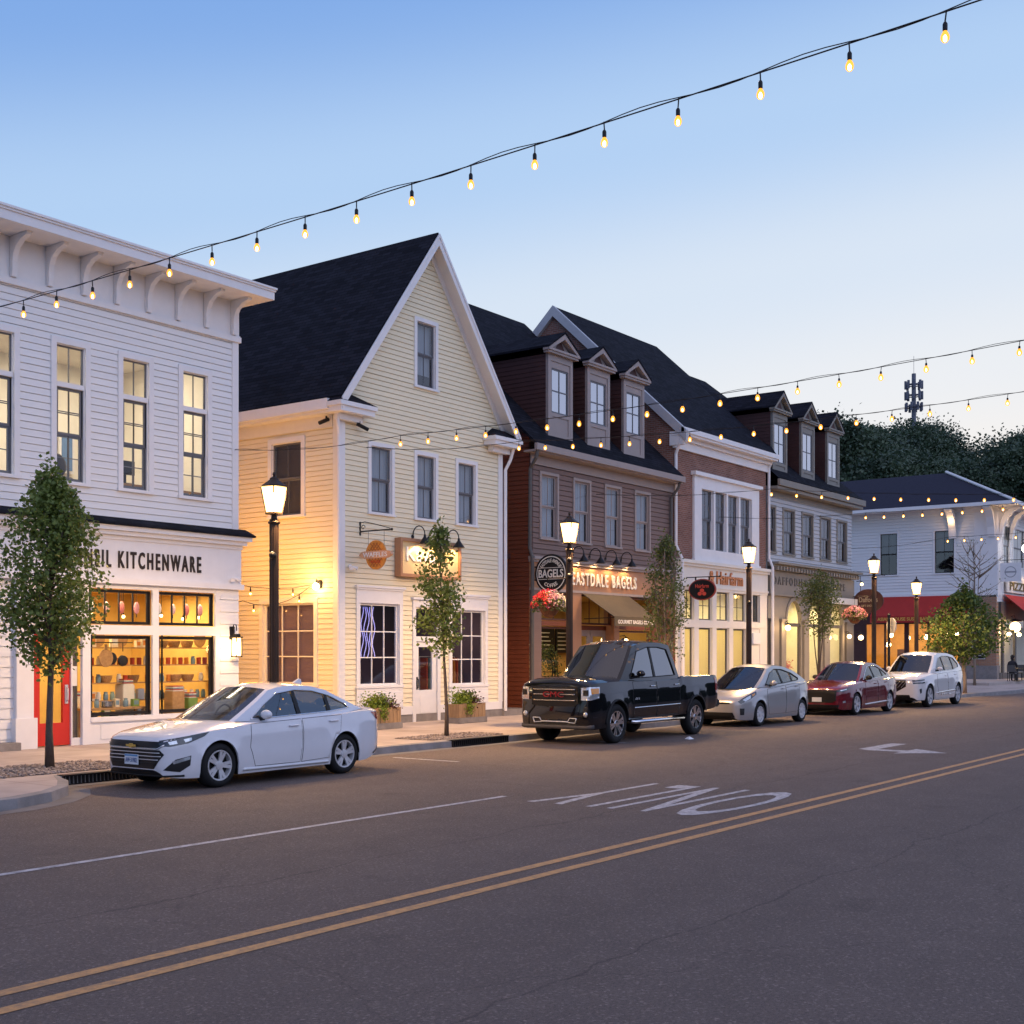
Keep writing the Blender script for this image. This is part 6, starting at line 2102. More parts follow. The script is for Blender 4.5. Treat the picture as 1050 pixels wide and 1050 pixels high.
                    for b0_ in (0, 4):
                        o_ = k + b0_
                        rim.f += [(o_, o_ + 2, o_ + 6, o_ + 4), (o_ + 1, o_ + 5, o_ + 7, o_ + 3), (o_, o_ + 4, o_ + 5, o_ + 1), (o_ + 2, o_ + 3, o_ + 7, o_ + 6)]; rim.mi += [0] * 4
                k = len(rim.v)
                for rad_, h in [(.075, .03), (.07, .0), (.03, -.004)]:
                    for j in range(16):
                        a = 2 * math.pi * j / 16
                        rim.v.append(Vector((cx + rad_ * math.cos(a), cyo - sg * h, r + rad_ * math.sin(a))))
                for i in range(2):
                    for j in range(16):
                        rim.f.append((k + i * 16 + j, k + i * 16 + (j + 1) % 16, k + (i + 1) * 16 + (j + 1) % 16, k + (i + 1) * 16 + j)); rim.mi.append(0)
                rim.f.append(tuple(k + 32 + j for j in range(16))); rim.mi.append(0)
                rim.build('rim', sp.get('rimm', alloy), wh, smooth=35)
                dk = MB(); dk.lathe([(rr - .01, 0), (rr - .01, .005)], (0, 0, 0), 24)
                disc = MB()
                for j in range(24):
                    a = 2 * math.pi * j / 24
                    disc.v.append(Vector((cx + (rr - .02) * math.cos(a), cyo - sg * .075, r + (rr - .02) * math.sin(a))))
                disc.f.append(tuple(range(24))); disc.mi.append(0)
                disc.build('back_disc', darkplastic, wh, fix=False)  # flat dark disc closing the rim behind the spokes
        # dark wheel housings
        for ui in (sp['fo'], sp['fo'] + sp['wb']):
            for sg in (-1, 1):
                m = MB(); ra = sp['ra'] * .985; n = 20
                for h in (.012, .42):
                    for j in range(n + 1):
                        a = math.pi * j / n
                        m.v.append(s.T(ui + ra * math.cos(a), sg * (sp['W'] / 2 - h), r / s.sz + ra * math.sin(a) * sp.get('arch', 1.0)))
                for j in range(n):
                    m.f.append((j, j + 1, n + 2 + j, n + 1 + j)); m.mi.append(0)
                m.f.append(tuple(range(n + 1, 2 * n + 2))); m.mi.append(0)
                m.build('wheel_housing', darkplastic, s.t, fix=False)
        m = MB()
        p, q = s.T(sp['fo'] - .2, -sp['W'] * .27, s.bot(1.5) - .03), s.T(sp['fo'] + sp['wb'] + .3, sp['W'] * .27, s.bot(1.5) + .1)
        m.box(p.x, q.x, p.y, q.y, p.z, q.z); m.build('underbody', darkplastic, s.t)

    def inside(s):
        sp = s.sp
        A = sp['cab'][0][0]; zb = sp['cabw'][2]; zt = sp['cabw'][3]
        hd = zt - zb
        uf = sp['cab'][1][0] + .32
        for sg in (-1, 1):
            m = MB()
            for (u, y, z, ru, ry, rz_) in ((uf + .10, sg * .37, zb + hd * .10, .09, .25, hd * .42), (uf + .19, sg * .37, zb + hd * .62, .06, .13, hd * .20)):
                p = s.T(u, y, z)
                m.sphere(tuple(p), 1, 12, 8, (ru * s.sx, ry * s.sy, rz_ * s.sz))
            m.build('seat', seatm, s.t, smooth=True)
        m = MB(); p = s.T(uf + 1.1, 0, zb + hd * .08); m.sphere(tuple(p), 1, 14, 8, (.10, .62 * s.sy, hd * .36 * s.sz))
        for sg in (-1, 1): m.sphere(tuple(s.T(uf + 1.16, sg * .35, zb + hd * .46)), 1, 10, 6, (.05, .13, hd * .14))
        m.build('rear_seat', seatm, s.t, smooth=True)
        m = MB(); m.sphere(tuple(s.T(A + .42, 0, zb - .02)), 1, 16, 6, (.30, .70 * s.sy, .10)); m.build('dashboard', interiorm, s.t, smooth=True)
        m = MB(); c = s.T(A + .80, .37, zb + .05)
        m.tube([(c.x + .07 * math.sin(2 * math.pi * k / 20), c.y + .18 * math.cos(2 * math.pi * k / 20), c.z + .17 * math.sin(2 * math.pi * k / 20)) for k in range(21)], .016, 6); m.build('steering_wheel', interiorm, s.t, smooth=True)

    def doors(s, seams, handles, handle_mat):
        """seams: outlines of the door panels below the glass (u, z)"""
        Y = -2
        ds = []
        for k, poly in enumerate(seams):
            pts = [(u, Y, z) for u, z in poly]
            for sg in (1, -1):
                P = [(u, y * sg, z) for u, y, z in pts]
                o = s.patch('door', s.paint, P, (0, sg), .004)[0]
                s.ribbon('seam', black, P, .010, (0, sg), .001, o, closed=True)
                u, z = handles[k]
                h = s.bvh.ray_cast(s.T(u, -3 * sg, z), Vector((0, sg, 0)))[0]
                if h is not None:
                    m = MB(); m.tube([tuple(h + Vector((-.10, -.01 * sg, 0))), tuple(h + Vector((-.08, -.035 * sg, .0))), tuple(h + Vector((.08, -.035 * sg, .004))), tuple(h + Vector((.10, -.01 * sg, .004)))], .014, 6)
                    m.build('handle', handle_mat, o, smooth=True)

    def front_frame(s, u):
        return Frame((s.x0 + u * s.sx, s.yc, 0), (0, -1, 0), (-1, 0, 0))


lens = pbr('headlight_lens', (.55, .57, .60), .08, metal=.6, var=.25, scale=18, coat=1)
lensd = pbr('dark_headlight', (.05, .052, .058), .08, var=.3, scale=14, coat=1, metal=.3)
amber = pbr('amber_lens', (.75, .28, .03), .15, var=.1, coat=1)
redlens = pbr('tail_lamp_lens', (.30, .012, .012), .12, var=.1, coat=1)
grille = pbr('dark_grille', (.010, .010, .011), .3, var=.1)

# ---------------- white sedan (nearest)
wp = paint('pearl_white_paint', (.70, .70, .73))
sedan = dict(L=4.93, W=1.85, fo=.95, wb=2.83, r=.335, ra=.372, scale=(.95, .975, 1.03), paint=wp, glass_f=gl_car, glass_s=gl_car,
             top=[(0, .68), (.04, .755), (.22, .82), (.7, .895), (1.15, .955), (1.4, .97), (3.9, .97), (4.2, 1.02), (4.6, 1.07), (4.84, 1.05), (4.93, .93)],
             sho=[(0, .64), (.06, .71), (.3, .775), (.8, .845), (1.4, .90), (2.5, .935), (3.6, .975), (4.3, 1.01), (4.8, 1.0), (4.93, .88)],
             bot=[(0, .30), (.1, .20), (.5, .17), (4.3, .19), (4.7, .28), (4.93, .42)],
             plan=[(0, .50), (.03, .60), (.12, .715), (.3, .81), (.6, .875), (1.1, .915), (1.8, .925), (3.6, .925), (4.2, .90), (4.6, .84), (4.82, .74), (4.93, .60)],
             cab=[(1.33, .91), (2.28, 1.392), (2.75, 1.452), (3.2, 1.437), (3.62, 1.36), (4.42, 1.035)], cabw=(.835, .60, .93, 1.42), rearpow=.92,
             dlo=[(1.72, .965), (2.05, 1.17), (2.40, 1.335), (2.85, 1.382), (3.25, 1.362), (3.62, 1.28), (3.98, 1.13), (4.06, 1.07), (3.5, 1.025), (2.6, .995)],
             split=[2.78, 3.52], mirror=(1.92, 1.0), dlotrim=chrome, spokes=10, pair=True, spw=(.022, .026))
c = Car('sedan_car', 'white sedan with a blue and white number plate, parked nearest the red shop door', 12.68, 14.72, sedan)
c.doors([[(1.62, .90), (1.58, .55), (1.68, .27), (2.68, .27), (2.74, .6), (2.74, .935)], [(2.77, .935), (2.77, .6), (2.72, .27), (3.42, .30), (3.52, .52), (3.66, .72), (3.72, .965)]], [(2.55, .84), (3.5, .875)], wp)
c.patch('grille', grille, [(0, -.60, .705), (0, .60, .705), (0, .64, .655), (0, .56, .615), (0, -.56, .615), (0, -.64, .655)], (1, 0), .008)
c.patch('lower_grille', grille, [(0, -.60, .585), (0, .60, .585), (0, .66, .52), (0, .50, .315), (0, -.50, .315), (0, -.66, .52)], (1, 0), .008)
for z, w_ in ((.545, .60), (.495, .62), (.445, .58), (.395, .54)):
    c.ribbon('grille_bar', alloy if z > .42 else darkplastic, [(0, -w_, z), (0, w_, z)], .014, (1, 0), .014)
c.ribbon('chrome_strip', chrome, [(0, -.66, .66), (0, -.56, .60), (0, .56, .60), (0, .66, .66)], .022, (1, 0), .014)
c.ribbon('chin_spoiler', darkplastic, [(0, -.80, .215), (0, 0, .205), (0, .80, .215)], .04, (1, 0), -.005)
fr = c.front_frame(.0)
m = MB(fr); m.extr([(x_, z_ + .055) for x_, z_ in [(-.11, .615), (-.10, .585), (-.04, .585), (-.03, .57), (.03, .57), (.04, .585), (.11, .585), (.10, .615), (.04, .615), (.03, .63), (-.03, .63), (-.04, .615)]], .03, .05); m.build('emblem', pbr('gold_emblem', (.62, .42, .10), .3, metal=.6), c.t)
m = MB(fr); m.box(-.155, .155, .02, .035, .375, .525); m.build('number_plate', pbr('plate_white_blue', (.62, .68, .74), .5, var=.03), c.t)
m = MB(fr); m.box(-.15, .15, .036, .038, .495, .52); m.build('plate_band', pbr('plate_blue_band', (.10, .28, .52), .5), c.t)
lettering(fr, 'AW·31902', -.135, .135, .405, .475, .036, pbr('plate_navy', (.05, .09, .22), .5), c.t, .003, .01)
c.patch('headlight', lensd, [(.03, -.58, .72), (.25, -.77, .762), (.74, -.905, .825), (.64, -.905, .765), (.38, -.84, .675), (.14, -.71, .635), (.02, -.58, .645)], (1, 1.1), .008, mirror=True)
c.patch('headlight_lens', lens, [(.12, -.68, .70), (.22, -.755, .722), (.24, -.76, .675), (.14, -.70, .66)], (1, 1.1), .013, mirror=True)
c.patch('headlight_lens', lens, [(.32, -.80, .735), (.44, -.845, .755), (.44, -.85, .715), (.34, -.82, .69)], (1, 1.1), .013, mirror=True)
c.patch('fog_recess', darkplastic, [(.06, -.64, .30), (.20, -.76, .45), (.42, -.86, .50), (.40, -.86, .36), (.25, -.80, .27)], (1, 1.1), .007, mirror=True)
c.patch('fog_lamp', lens, [(.16, -.73, .425), (.40, -.86, .49), (.40, -.86, .445), (.18, -.74, .385)], (1, 1.1), .014, mirror=True)
c.patch('rear_lamp', redlens, [(4.55, -.85, .985), (4.86, -.72, .97), (4.88, -.70, .84), (4.72, -.80, .86)], (-1, 1.6), .008, mirror=True)
c.ribbon('sill_trim', wp, [(1.42, -2, .235), (3.35, -2, .235)], .05, (0, 1), .0, mirror=True)
c.patch('rear_valance', darkplastic, [(4.6, -.86, .30), (4.88, -.70, .42), (4.88, -.70, .34), (4.65, -.84, .25)], (-1, 1.4), .006, mirror=True)
lettering(Frame((0, 14.73, 0), (1, 0, 0), (0, -1, 0)), 'MALIBU', c.x0 + 1.72 * c.sx, c.x0 + 2.05 * c.sx, .60, .635, .0, alloy, c.t, .006)
m = MB(); m.extr([(3.42, 1.50), (3.62, 1.47), (3.60, 1.55), (3.56, 1.56)], -.02, .02)
m.v = [c.T(v.x, v.y, v.z - .02) for v in m.v]; m.build('aerial_fin', wp, c.t)

# ---------------- black pickup
bp_ = paint('gloss_black_paint', (.004, .004, .006), .10)
bp_.node_tree.nodes['Principled BSDF'].inputs['Specular IOR Level'].default_value = .1
pick = dict(cat='pickup truck', L=5.83, W=2.0, fo=1.0, wb=3.64, r=.44, ra=.455, arch=.93, scale=(1.02, 1.0, 1.2), paint=bp_, glass_f=gl_tint, glass_s=gl_side,
            top=[(0, 1.06), (.04, 1.14), (.16, 1.20), (.5, 1.235), (1.3, 1.25), (1.5, 1.17), (3.6, 1.14), (3.98, 1.12), (4.05, 1.08), (5.83, 1.08)],
            sho=[(0, 1.03), (.05, 1.10), (.3, 1.14), (1.3, 1.16), (2.6, 1.15), (3.9, 1.165), (4.0, 1.215), (5.7, 1.215), (5.83, 1.20)],
            bot=[(0, .34), (.1, .28), (.5, .30), (1.6, .42), (4.2, .44), (5.4, .50), (5.83, .55)],
            plan=[(0, .86), (.02, .90), (.1, .945), (.35, .985), (.8, 1.0), (1.6, .985), (4.0, .985), (4.5, 1.0), (5.6, 1.0), (5.78, .98), (5.83, .94)],
            cab=[(1.36, 1.14), (2.06, 1.81), (2.6, 1.885), (3.2, 1.885), (3.74, 1.835), (3.96, 1.18)], cabw=(.92, .74, 1.15, 1.85), bulge=.20, rbulge=.03,
            dlo=[(1.74, 1.20), (2.20, 1.71), (2.7, 1.795), (3.2, 1.795), (3.58, 1.75), (3.76, 1.24), (2.7, 1.215)],
            split=[2.78], mirror=(1.98, 1.26), mirrorm=bp_, rim=.66, rimm=chrome, spokes=12, pair=True, spw=(.034, .03), dlotrim=None, plean=.02, bed=4.02)
c = Car('pickup_truck', 'gloss black crew-cab pickup truck with chrome wheels and barred grille', 24.03, 14.68, pick)
c.doors([[(1.72, 1.13), (1.70, .75), (1.74, .46), (2.74, .46), (2.76, .8), (2.76, 1.15)], [(2.79, 1.15), (2.79, .8), (2.77, .46), (3.78, .47), (3.86, .75), (3.88, 1.16)]], [(2.58, 1.04), (3.70, 1.05)], chrome)
c.patch('grille', grille, [(0, -.60, 1.065), (0, .60, 1.065), (0, .62, .76), (0, .52, .70), (0, -.52, .70), (0, -.62, .76)], (1, 0), .012)
for z in (1.01, .92, .81):
    c.ribbon('grille_bar', pbr('brushed_grille_bar', (.45, .42, .38), .25, metal=1) if 'brushed_grille_bar' not in MATS else MATS['brushed_grille_bar'], [(0, -.55, z), (0, .55, z)], .040, (1, 0), .03)
fr = c.front_frame(0)
lettering(fr, 'GMC', -.27, .27, 1.045, 1.165, .062, pbr('red_badge', (.30, .015, .02), .3, metal=.2), c.t, .02, .0, name='badge')
c.patch('headlight', lens, [(.02, -.67, 1.045), (.05, -.92, 1.06), (.30, -.985, 1.06), (.28, -.985, .86), (.05, -.92, .82), (.02, -.67, .82)], (1, .9), .012, mirror=True)
c.patch('indicator_lens', amber, [(.06, -.90, 1.035), (.28, -.98, 1.035), (.27, -.98, .94), (.07, -.915, .93)], (1, .9), .018, mirror=True)
c.patch('lamp_bezel', darkplastic, [(.03, -.71, 1.0), (.05, -.84, 1.01), (.05, -.84, .90), (.03, -.71, .90)], (1, .9), .016, mirror=True)
c.patch('bumper_inset', darkplastic, [(0, -.60, .46), (0, .60, .46), (0, .56, .36), (0, -.56, .36)], (1, 0), .01)
for s_ in (-1, 1):
    c.ribbon('tow_surround', alloy, [(0, s_ * .58, .485), (0, s_ * .40, .485), (0, s_ * .34, .41), (0, s_ * .54, .40)], .022, (1, 0), .02, closed=True)
c.ribbon('skid_strip', alloy, [(0, -.34, .42), (0, .34, .42)], .03, (1, 0), .02)
for s_ in (-1, 1):
    q = c.bvh.ray_cast(c.T(-2, s_ * .80, .56), Vector((1, 0, 0)))[0]
    m = MB(); m.sphere(tuple(q), .06, 10, 6, (.4, 1, 1)); m.build('fog_lamp', lens, c.t, smooth=True)
c.ribbon('lower_valance', pbr('grey_valance', (.07, .065, .065), .6), [(.05, -.93, .335), (0, -.80, .325), (0, .80, .325), (.05, .93, .335)], .12, (1, 0), -.02)
c.ribbon('side_moulding', chrome, [(1.75, -2, .64), (3.86, -2, .66)], .03, (0, 1), .008, mirror=True)
c.ribbon('belt_trim', chrome, [(1.85, -2, 1.165), (3.80, -2, 1.18)], .018, (0, 1), .008, mirror=True)
c.patch('tail_lamp', redlens, [(5.62, -1.0, 1.16), (5.80, -.97, 1.16), (5.80, -.97, .84), (5.66, -1.0, .84)], (-1, 3), .008, mirror=True)
for s_ in (-1, 1):
    m = MB(); a, b = c.T(1.72, s_ * 1.0, .37), c.T(3.98, s_ * 1.0, .37)
    m.tube([tuple(a + Vector((-.05, -s_ * .15, .02))), tuple(a), tuple(b), tuple(b + Vector((.05, -s_ * .15, .02)))], .045, 8); m.build('running_board', chrome, c.t, smooth=True)
m = MB(); p = c.T(5.83, 0, .62); m.box(p.x - .05, p.x + .14, p.y - .95, p.y + .95, p.z - .1, p.z + .1); m.build('rear_bumper', black, c.t, bevel=.03)
for ui in (1.0, 4.64):
    c.ribbon('arch_trim', darkplastic, [(ui + .475 * math.cos(a_), -2, .44 / 1.2 + .445 * math.sin(a_)) for a_ in [math.pi * k / 14 for k in range(15)]], .045, (0, 1), .006, mirror=True)
lettering(Frame((0, 14.70, 0), (1, 0, 0), (0, -1, 0)), '4X4', c.x0 + 1.78 * c.sx, c.x0 + 1.98 * c.sx, .93, 1.0, .0, alloy, c.t, .006)
m = MB(); m.extr([(2.7, 1.90), (2.9, 1.90), (2.86, 1.96), (2.82, 1.97)], -.02, .02)
m.v = [c.T(v.x, v.y, v.z) for v in m.v]; m.build('aerial_fin', bp_, c.t)

# ---------------- silver hatchback
sp_ = paint('champagne_silver_paint', (.36, .35, .35), .3, .4)
hatch = dict(L=4.46, W=1.745, fo=.93, wb=2.70, r=.33, ra=.362, scale=(1.04, 1.03, 1.11), paint=sp_, glass_f=gl_tint, glass_s=gl_car,
             top=[(0, .60), (.05, .68), (.2, .75), (.6, .87), (.95, .95), (1.2, .99), (3.6, .99), (4.0, 1.05), (4.3, 1.08), (4.46, 1.0)],
             sho=[(0, .57), (.06, .64), (.3, .72), (.8, .85), (1.4, .93), (2.5, .985), (3.6, 1.04), (4.2, 1.05), (4.46, .95)],
             bot=[(0, .26), (.1, .18), (.5, .17), (3.9, .19), (4.3, .28), (4.46, .40)],
             plan=[(0, .46), (.03, .56), (.14, .69), (.35, .78), (.7, .84), (1.2, .865), (3.4, .8725), (3.9, .85), (4.2, .79), (4.4, .68), (4.46, .58)],
             cab=[(.98, .90), (2.02, 1.41), (2.45, 1.482), (3.0, 1.455), (3.65, 1.33), (4.30, 1.06)], cabw=(.79, .55, .95, 1.45), rearpow=1.0, bulge=.30,
             dlo=[(1.50, 1.0), (2.02, 1.30), (2.40, 1.395), (2.85, 1.385), (3.35, 1.29), (3.72, 1.15), (3.66, 1.10), (2.6, 1.035)],
             split=[2.56, 3.25], mirror=(1.72, 1.02), spokes=10, spw=(.030, .040), rim=.68, dlotrim=None)
c = Car('hatchback_car', 'silver fastback hatchback with plain five-spoke covers, parked behind the black pickup', 31.83, 14.86, hatch)
c.doors([[(1.40, .90), (1.36, .6), (1.45, .28), (2.48, .28), (2.54, .6), (2.54, .98)], [(2.57, .98), (2.57, .6), (2.52, .28), (3.25, .30), (3.36, .52), (3.46, .75), (3.44, 1.03)]], [(2.38, .90), (3.26, .95)], sp_)
c.patch('headlight', lensd, [(.08, -.60, .62), (.35, -.72, .76), (.80, -.80, .885), (.74, -.84, .79), (.40, -.79, .66), (.14, -.66, .56)], (1, 1.3, -.7), .010, mirror=True)
c.patch('headlight_lens', lens, [(.20, -.68, .655), (.36, -.745, .735), (.50, -.78, .775), (.46, -.80, .70), (.26, -.74, .62)], (1, 1.3, -.7), .016, mirror=True)
c.patch('indicator_lens', amber, [(.54, -.79, .79), (.68, -.82, .83), (.66, -.83, .79), (.56, -.81, .745)], (1, 1.3, -.7), .016, mirror=True)
c.patch('grille', grille, [(0, -.40, .60), (0, .40, .60), (0, .44, .565), (0, -.44, .565)], (1, 0), .008)
c.patch('lower_grille', grille, [(0, -.50, .36), (0, .50, .36), (0, .56, .24), (0, -.56, .24)], (1, 0), .008)
c.patch('fog_recess', darkplastic, [(.10, -.66, .46), (.22, -.74, .46), (.20, -.74, .30), (.10, -.67, .30)], (1, .9), .008, mirror=True)
c.patch('rear_lamp', redlens, [(4.20, -.78, 1.02), (4.38, -.68, 1.0), (4.36, -.70, .80), (4.26, -.75, .82)], (-1, 1.6), .008, mirror=True)
c.ribbon('crease_shade', darkplastic, [(2.6, -2, .92), (3.9, -2, 1.0)], .012, (0, 1), .001, mirror=True)  # dark strip laid on for the shade along the body crease

# ---------------- dark red sedan
rp = paint('burgundy_paint', (.13, .008, .016), .2)
acc = dict(L=4.88, W=1.86, fo=.93, wb=2.83, r=.355, ra=.355, arch=.98, scale=(1.064, 1.04, 1.16), paint=rp, glass_f=gl_tint, glass_s=gl_car,
           top=[(0, .66), (.04, .74), (.2, .80), (.7, .89), (1.3, .96), (1.5, .97), (4.0, .97), (4.3, 1.04), (4.7, 1.06), (4.88, .95)],
           sho=[(0, .62), (.06, .70), (.3, .76), (.8, .84), (1.4, .90), (2.5, .94), (3.6, .975), (4.3, 1.0), (4.75, .99), (4.88, .90)],
           bot=[(0, .24), (.1, .17), (.5, .16), (4.3, .18), (4.7, .28), (4.88, .42)],
           plan=[(0, .58), (.03, .67), (.12, .76), (.3, .83), (.7, .89), (1.3, .92), (1.8, .93), (3.6, .93), (4.2, .90), (4.6, .83), (4.8, .74), (4.88, .62)],
           cab=[(1.42, .90), (2.22, 1.38), (2.7, 1.442), (3.2, 1.425), (3.6, 1.35), (4.35, 1.03)], cabw=(.83, .60, .93, 1.41), rearpow=.95,
           dlo=[(1.80, .97), (2.12, 1.17), (2.45, 1.325), (2.85, 1.368), (3.25, 1.345), (3.65, 1.24), (4.0, 1.08), (3.4, 1.03), (2.6, 1.0)],
           split=[2.72, 3.5], mirror=(1.96, 1.0), mirrorm=darkplastic, dlotrim=chrome, spokes=10, pair=True, spw=(.016, .022), rim=.74)
c = Car('sedan_car', 'dark burgundy red sedan with black mirrors parked between two lighter cars', 39.31, 14.98, acc)
c.doors([[(1.66, .89), (1.62, .55), (1.72, .27), (2.64, .27), (2.70, .6), (2.70, .94)], [(2.73, .94), (2.73, .6), (2.68, .27), (3.42, .30), (3.50, .52), (3.62, .72), (3.66, .965)]], [(2.5, .85), (3.44, .88)], rp)
c.patch('grille', grille, [(0, -.62, .70), (0, .62, .70), (0, .60, .42), (0, .5, .36), (0, -.5, .36), (0, -.60, .42)], (1, 0), .008)
c.patch('headlight', lensd, [(.03, -.60, .71), (.30, -.80, .755), (.55, -.88, .79), (.50, -.88, .73), (.20, -.78, .66), (.03, -.62, .655)], (1, 1.1), .008, mirror=True)
c.patch('headlight_lens', lens, [(.10, -.68, .705), (.34, -.81, .745), (.34, -.81, .715), (.12, -.70, .68)], (1, 1.1), .014, mirror=True)
c.patch('lower_grille', grille, [(0, -.70, .30), (0, .70, .30), (0, .66, .20), (0, -.66, .20)], (1, 0), .008)
c.patch('fog_lamp', lens, [(.14, -.76, .40), (.24, -.81, .42), (.24, -.81, .36), (.14, -.76, .35)], (1, 1), .008, mirror=True)
c.patch('rear_lamp', redlens, [(4.5, -.85, .96), (4.8, -.72, .95), (4.8, -.73, .82), (4.62, -.82, .85)], (-1, 1.6), .008, mirror=True)
c.ribbon('sill_trim', alloy, [(1.55, -2, .28), (3.36, -2, .33)], .055, (0, 1), .004, mirror=True)
m = MB(c.front_frame(0)); m.box(-.16, .16, .02, .035, .44, .58); m.build('number_plate', pbr('pale_plate', (.6, .62, .62), .5), c.t)

# ---------------- white sport utility
wp2 = paint('ivory_white_paint', (.66, .64, .63))
suv = dict(cat='suv', L=4.94, W=1.975, fo=.87, wb=2.955, r=.415, ra=.40, scale=(1.13, 1.04, 1.17), paint=wp2, glass_f=gl_tint, glass_s=gl_car,
           top=[(0, .80), (.04, .90), (.2, .98), (.7, 1.06), (1.25, 1.11), (1.5, 1.08), (4.3, 1.08), (4.8, 1.12), (4.94, 1.02)],
           sho=[(0, .77), (.06, .86), (.3, .93), (.8, 1.0), (1.4, 1.05), (2.5, 1.07), (3.6, 1.09), (4.5, 1.12), (4.85, 1.10), (4.94, 1.0)],
           bot=[(0, .32), (.1, .24), (.5, .23), (4.3, .26), (4.75, .34), (4.94, .46)],
           plan=[(0, .66), (.03, .75), (.12, .84), (.3, .91), (.7, .96), (1.3, .985), (3.8, .9875), (4.4, .95), (4.75, .87), (4.9, .76), (4.94, .68)],
           cab=[(1.40, 1.05), (2.18, 1.60), (2.7, 1.70), (3.4, 1.70), (4.2, 1.62), (4.80, 1.17)], cabw=(.88, .66, 1.07, 1.68), rearpow=1.15,
           dlo=[(1.78, 1.12), (2.12, 1.38), (2.42, 1.545), (2.9, 1.61), (3.5, 1.605), (4.05, 1.54), (4.42, 1.33), (4.36, 1.24), (3.6, 1.15), (2.6, 1.13)],
           split=[2.74, 3.72], mirror=(1.96, 1.17), dlotrim=chrome, spokes=10, pair=True, spw=(.022, .028), rim=.72)
c = Car('suv_car', 'ivory white sport utility vehicle with a shield grille, last in the row of parked cars', 46.41, 14.92, suv)
c.doors([[(1.66, 1.03), (1.62, .65), (1.72, .36), (2.66, .36), (2.72, .7), (2.72, 1.07)], [(2.75, 1.07), (2.75, .7), (2.70, .36), (3.50, .38), (3.60, .62), (3.74, .85), (3.80, 1.09)]], [(2.52, .97), (3.56, 1.0)], wp2)
c.patch('grille', grille, [(0, -.42, .86), (0, .42, .86), (0, .44, .66), (0, .0, .44), (0, -.44, .66)], (1, 0), .008)
for k in range(-3, 4):
    c.ribbon('grille_mesh', alloy, [(0, k * .12 - .1, .82), (0, k * .12 + .1, .62)], .01, (1, 0), .012)
c.patch('headlight', lensd, [(.05, -.60, .86), (.30, -.86, .88), (.48, -.92, .89), (.48, -.92, .845), (.30, -.87, .825), (.05, -.62, .81)], (1, 1.1), .008, mirror=True)
c.patch('headlight', lensd, [(.05, -.62, .79), (.30, -.87, .80), (.48, -.92, .81), (.48, -.92, .765), (.30, -.87, .75), (.05, -.62, .74)], (1, 1.1), .008, mirror=True)
c.patch('lower_grille', grille, [(0, -.55, .40), (0, .55, .40), (0, .60, .31), (0, -.60, .31)], (1, 0), .008)
c.patch('air_inlet', grille, [(.16, -.84, .58), (.26, -.89, .60), (.24, -.89, .46), (.18, -.86, .44)], (1, 1.1), .008, mirror=True)
c.patch('rear_lamp', redlens, [(4.62, -.92, 1.08), (4.86, -.80, 1.06), (4.86, -.80, .98), (4.68, -.90, 1.0)], (-1, 1.6), .008, mirror=True)
c.ribbon('side_moulding', chrome, [(1.55, -2, .44), (3.50, -2, .50)], .05, (0, 1), .004, mirror=True)

# ================================================================ what stands in the shops
wicker = pbr('wicker', (.40, .22, .09), .8, var=.35, scale=40, bump=.5)
jarm = pbr('jar_glaze', (.30, .42, .34), .2, var=.2); jarm2 = pbr('jar_blue', (.18, .28, .34), .2, var=.2); tinr = pbr('tin_red', (.45, .07, .04), .35); tino = pbr('tin_orange', (.62, .22, .04), .4)
card = pbr('card_box', (.66, .56, .40), .7, var=.1); cardw = pbr('white_box', (.70, .68, .62), .6, var=.1); potm = pbr('dark_pan', (.03, .03, .035), .3, var=.2); steelm = pbr('steel', (.5, .5, .5), .25, metal=1, var=.05); greenbox = pbr('green_box', (.20, .32, .08), .6)


def shelf(x0, x1, yb, heights, label, mat):
    t = thing('shelf_unit', label, 'shelf', ((x0 + x1) / 2, yb, .17))
    for z in heights:
        m = MB(); m.box(x0, x1, yb - .32, yb, z - .025, z); m.build('shelf_board', mat, t)
    for x in (x0, x1 - .03):
        m = MB(); m.box(x, x + .03, yb - .32, yb - .29, .17, heights[-1] + .3); m.build('upright', black, t)
    return t


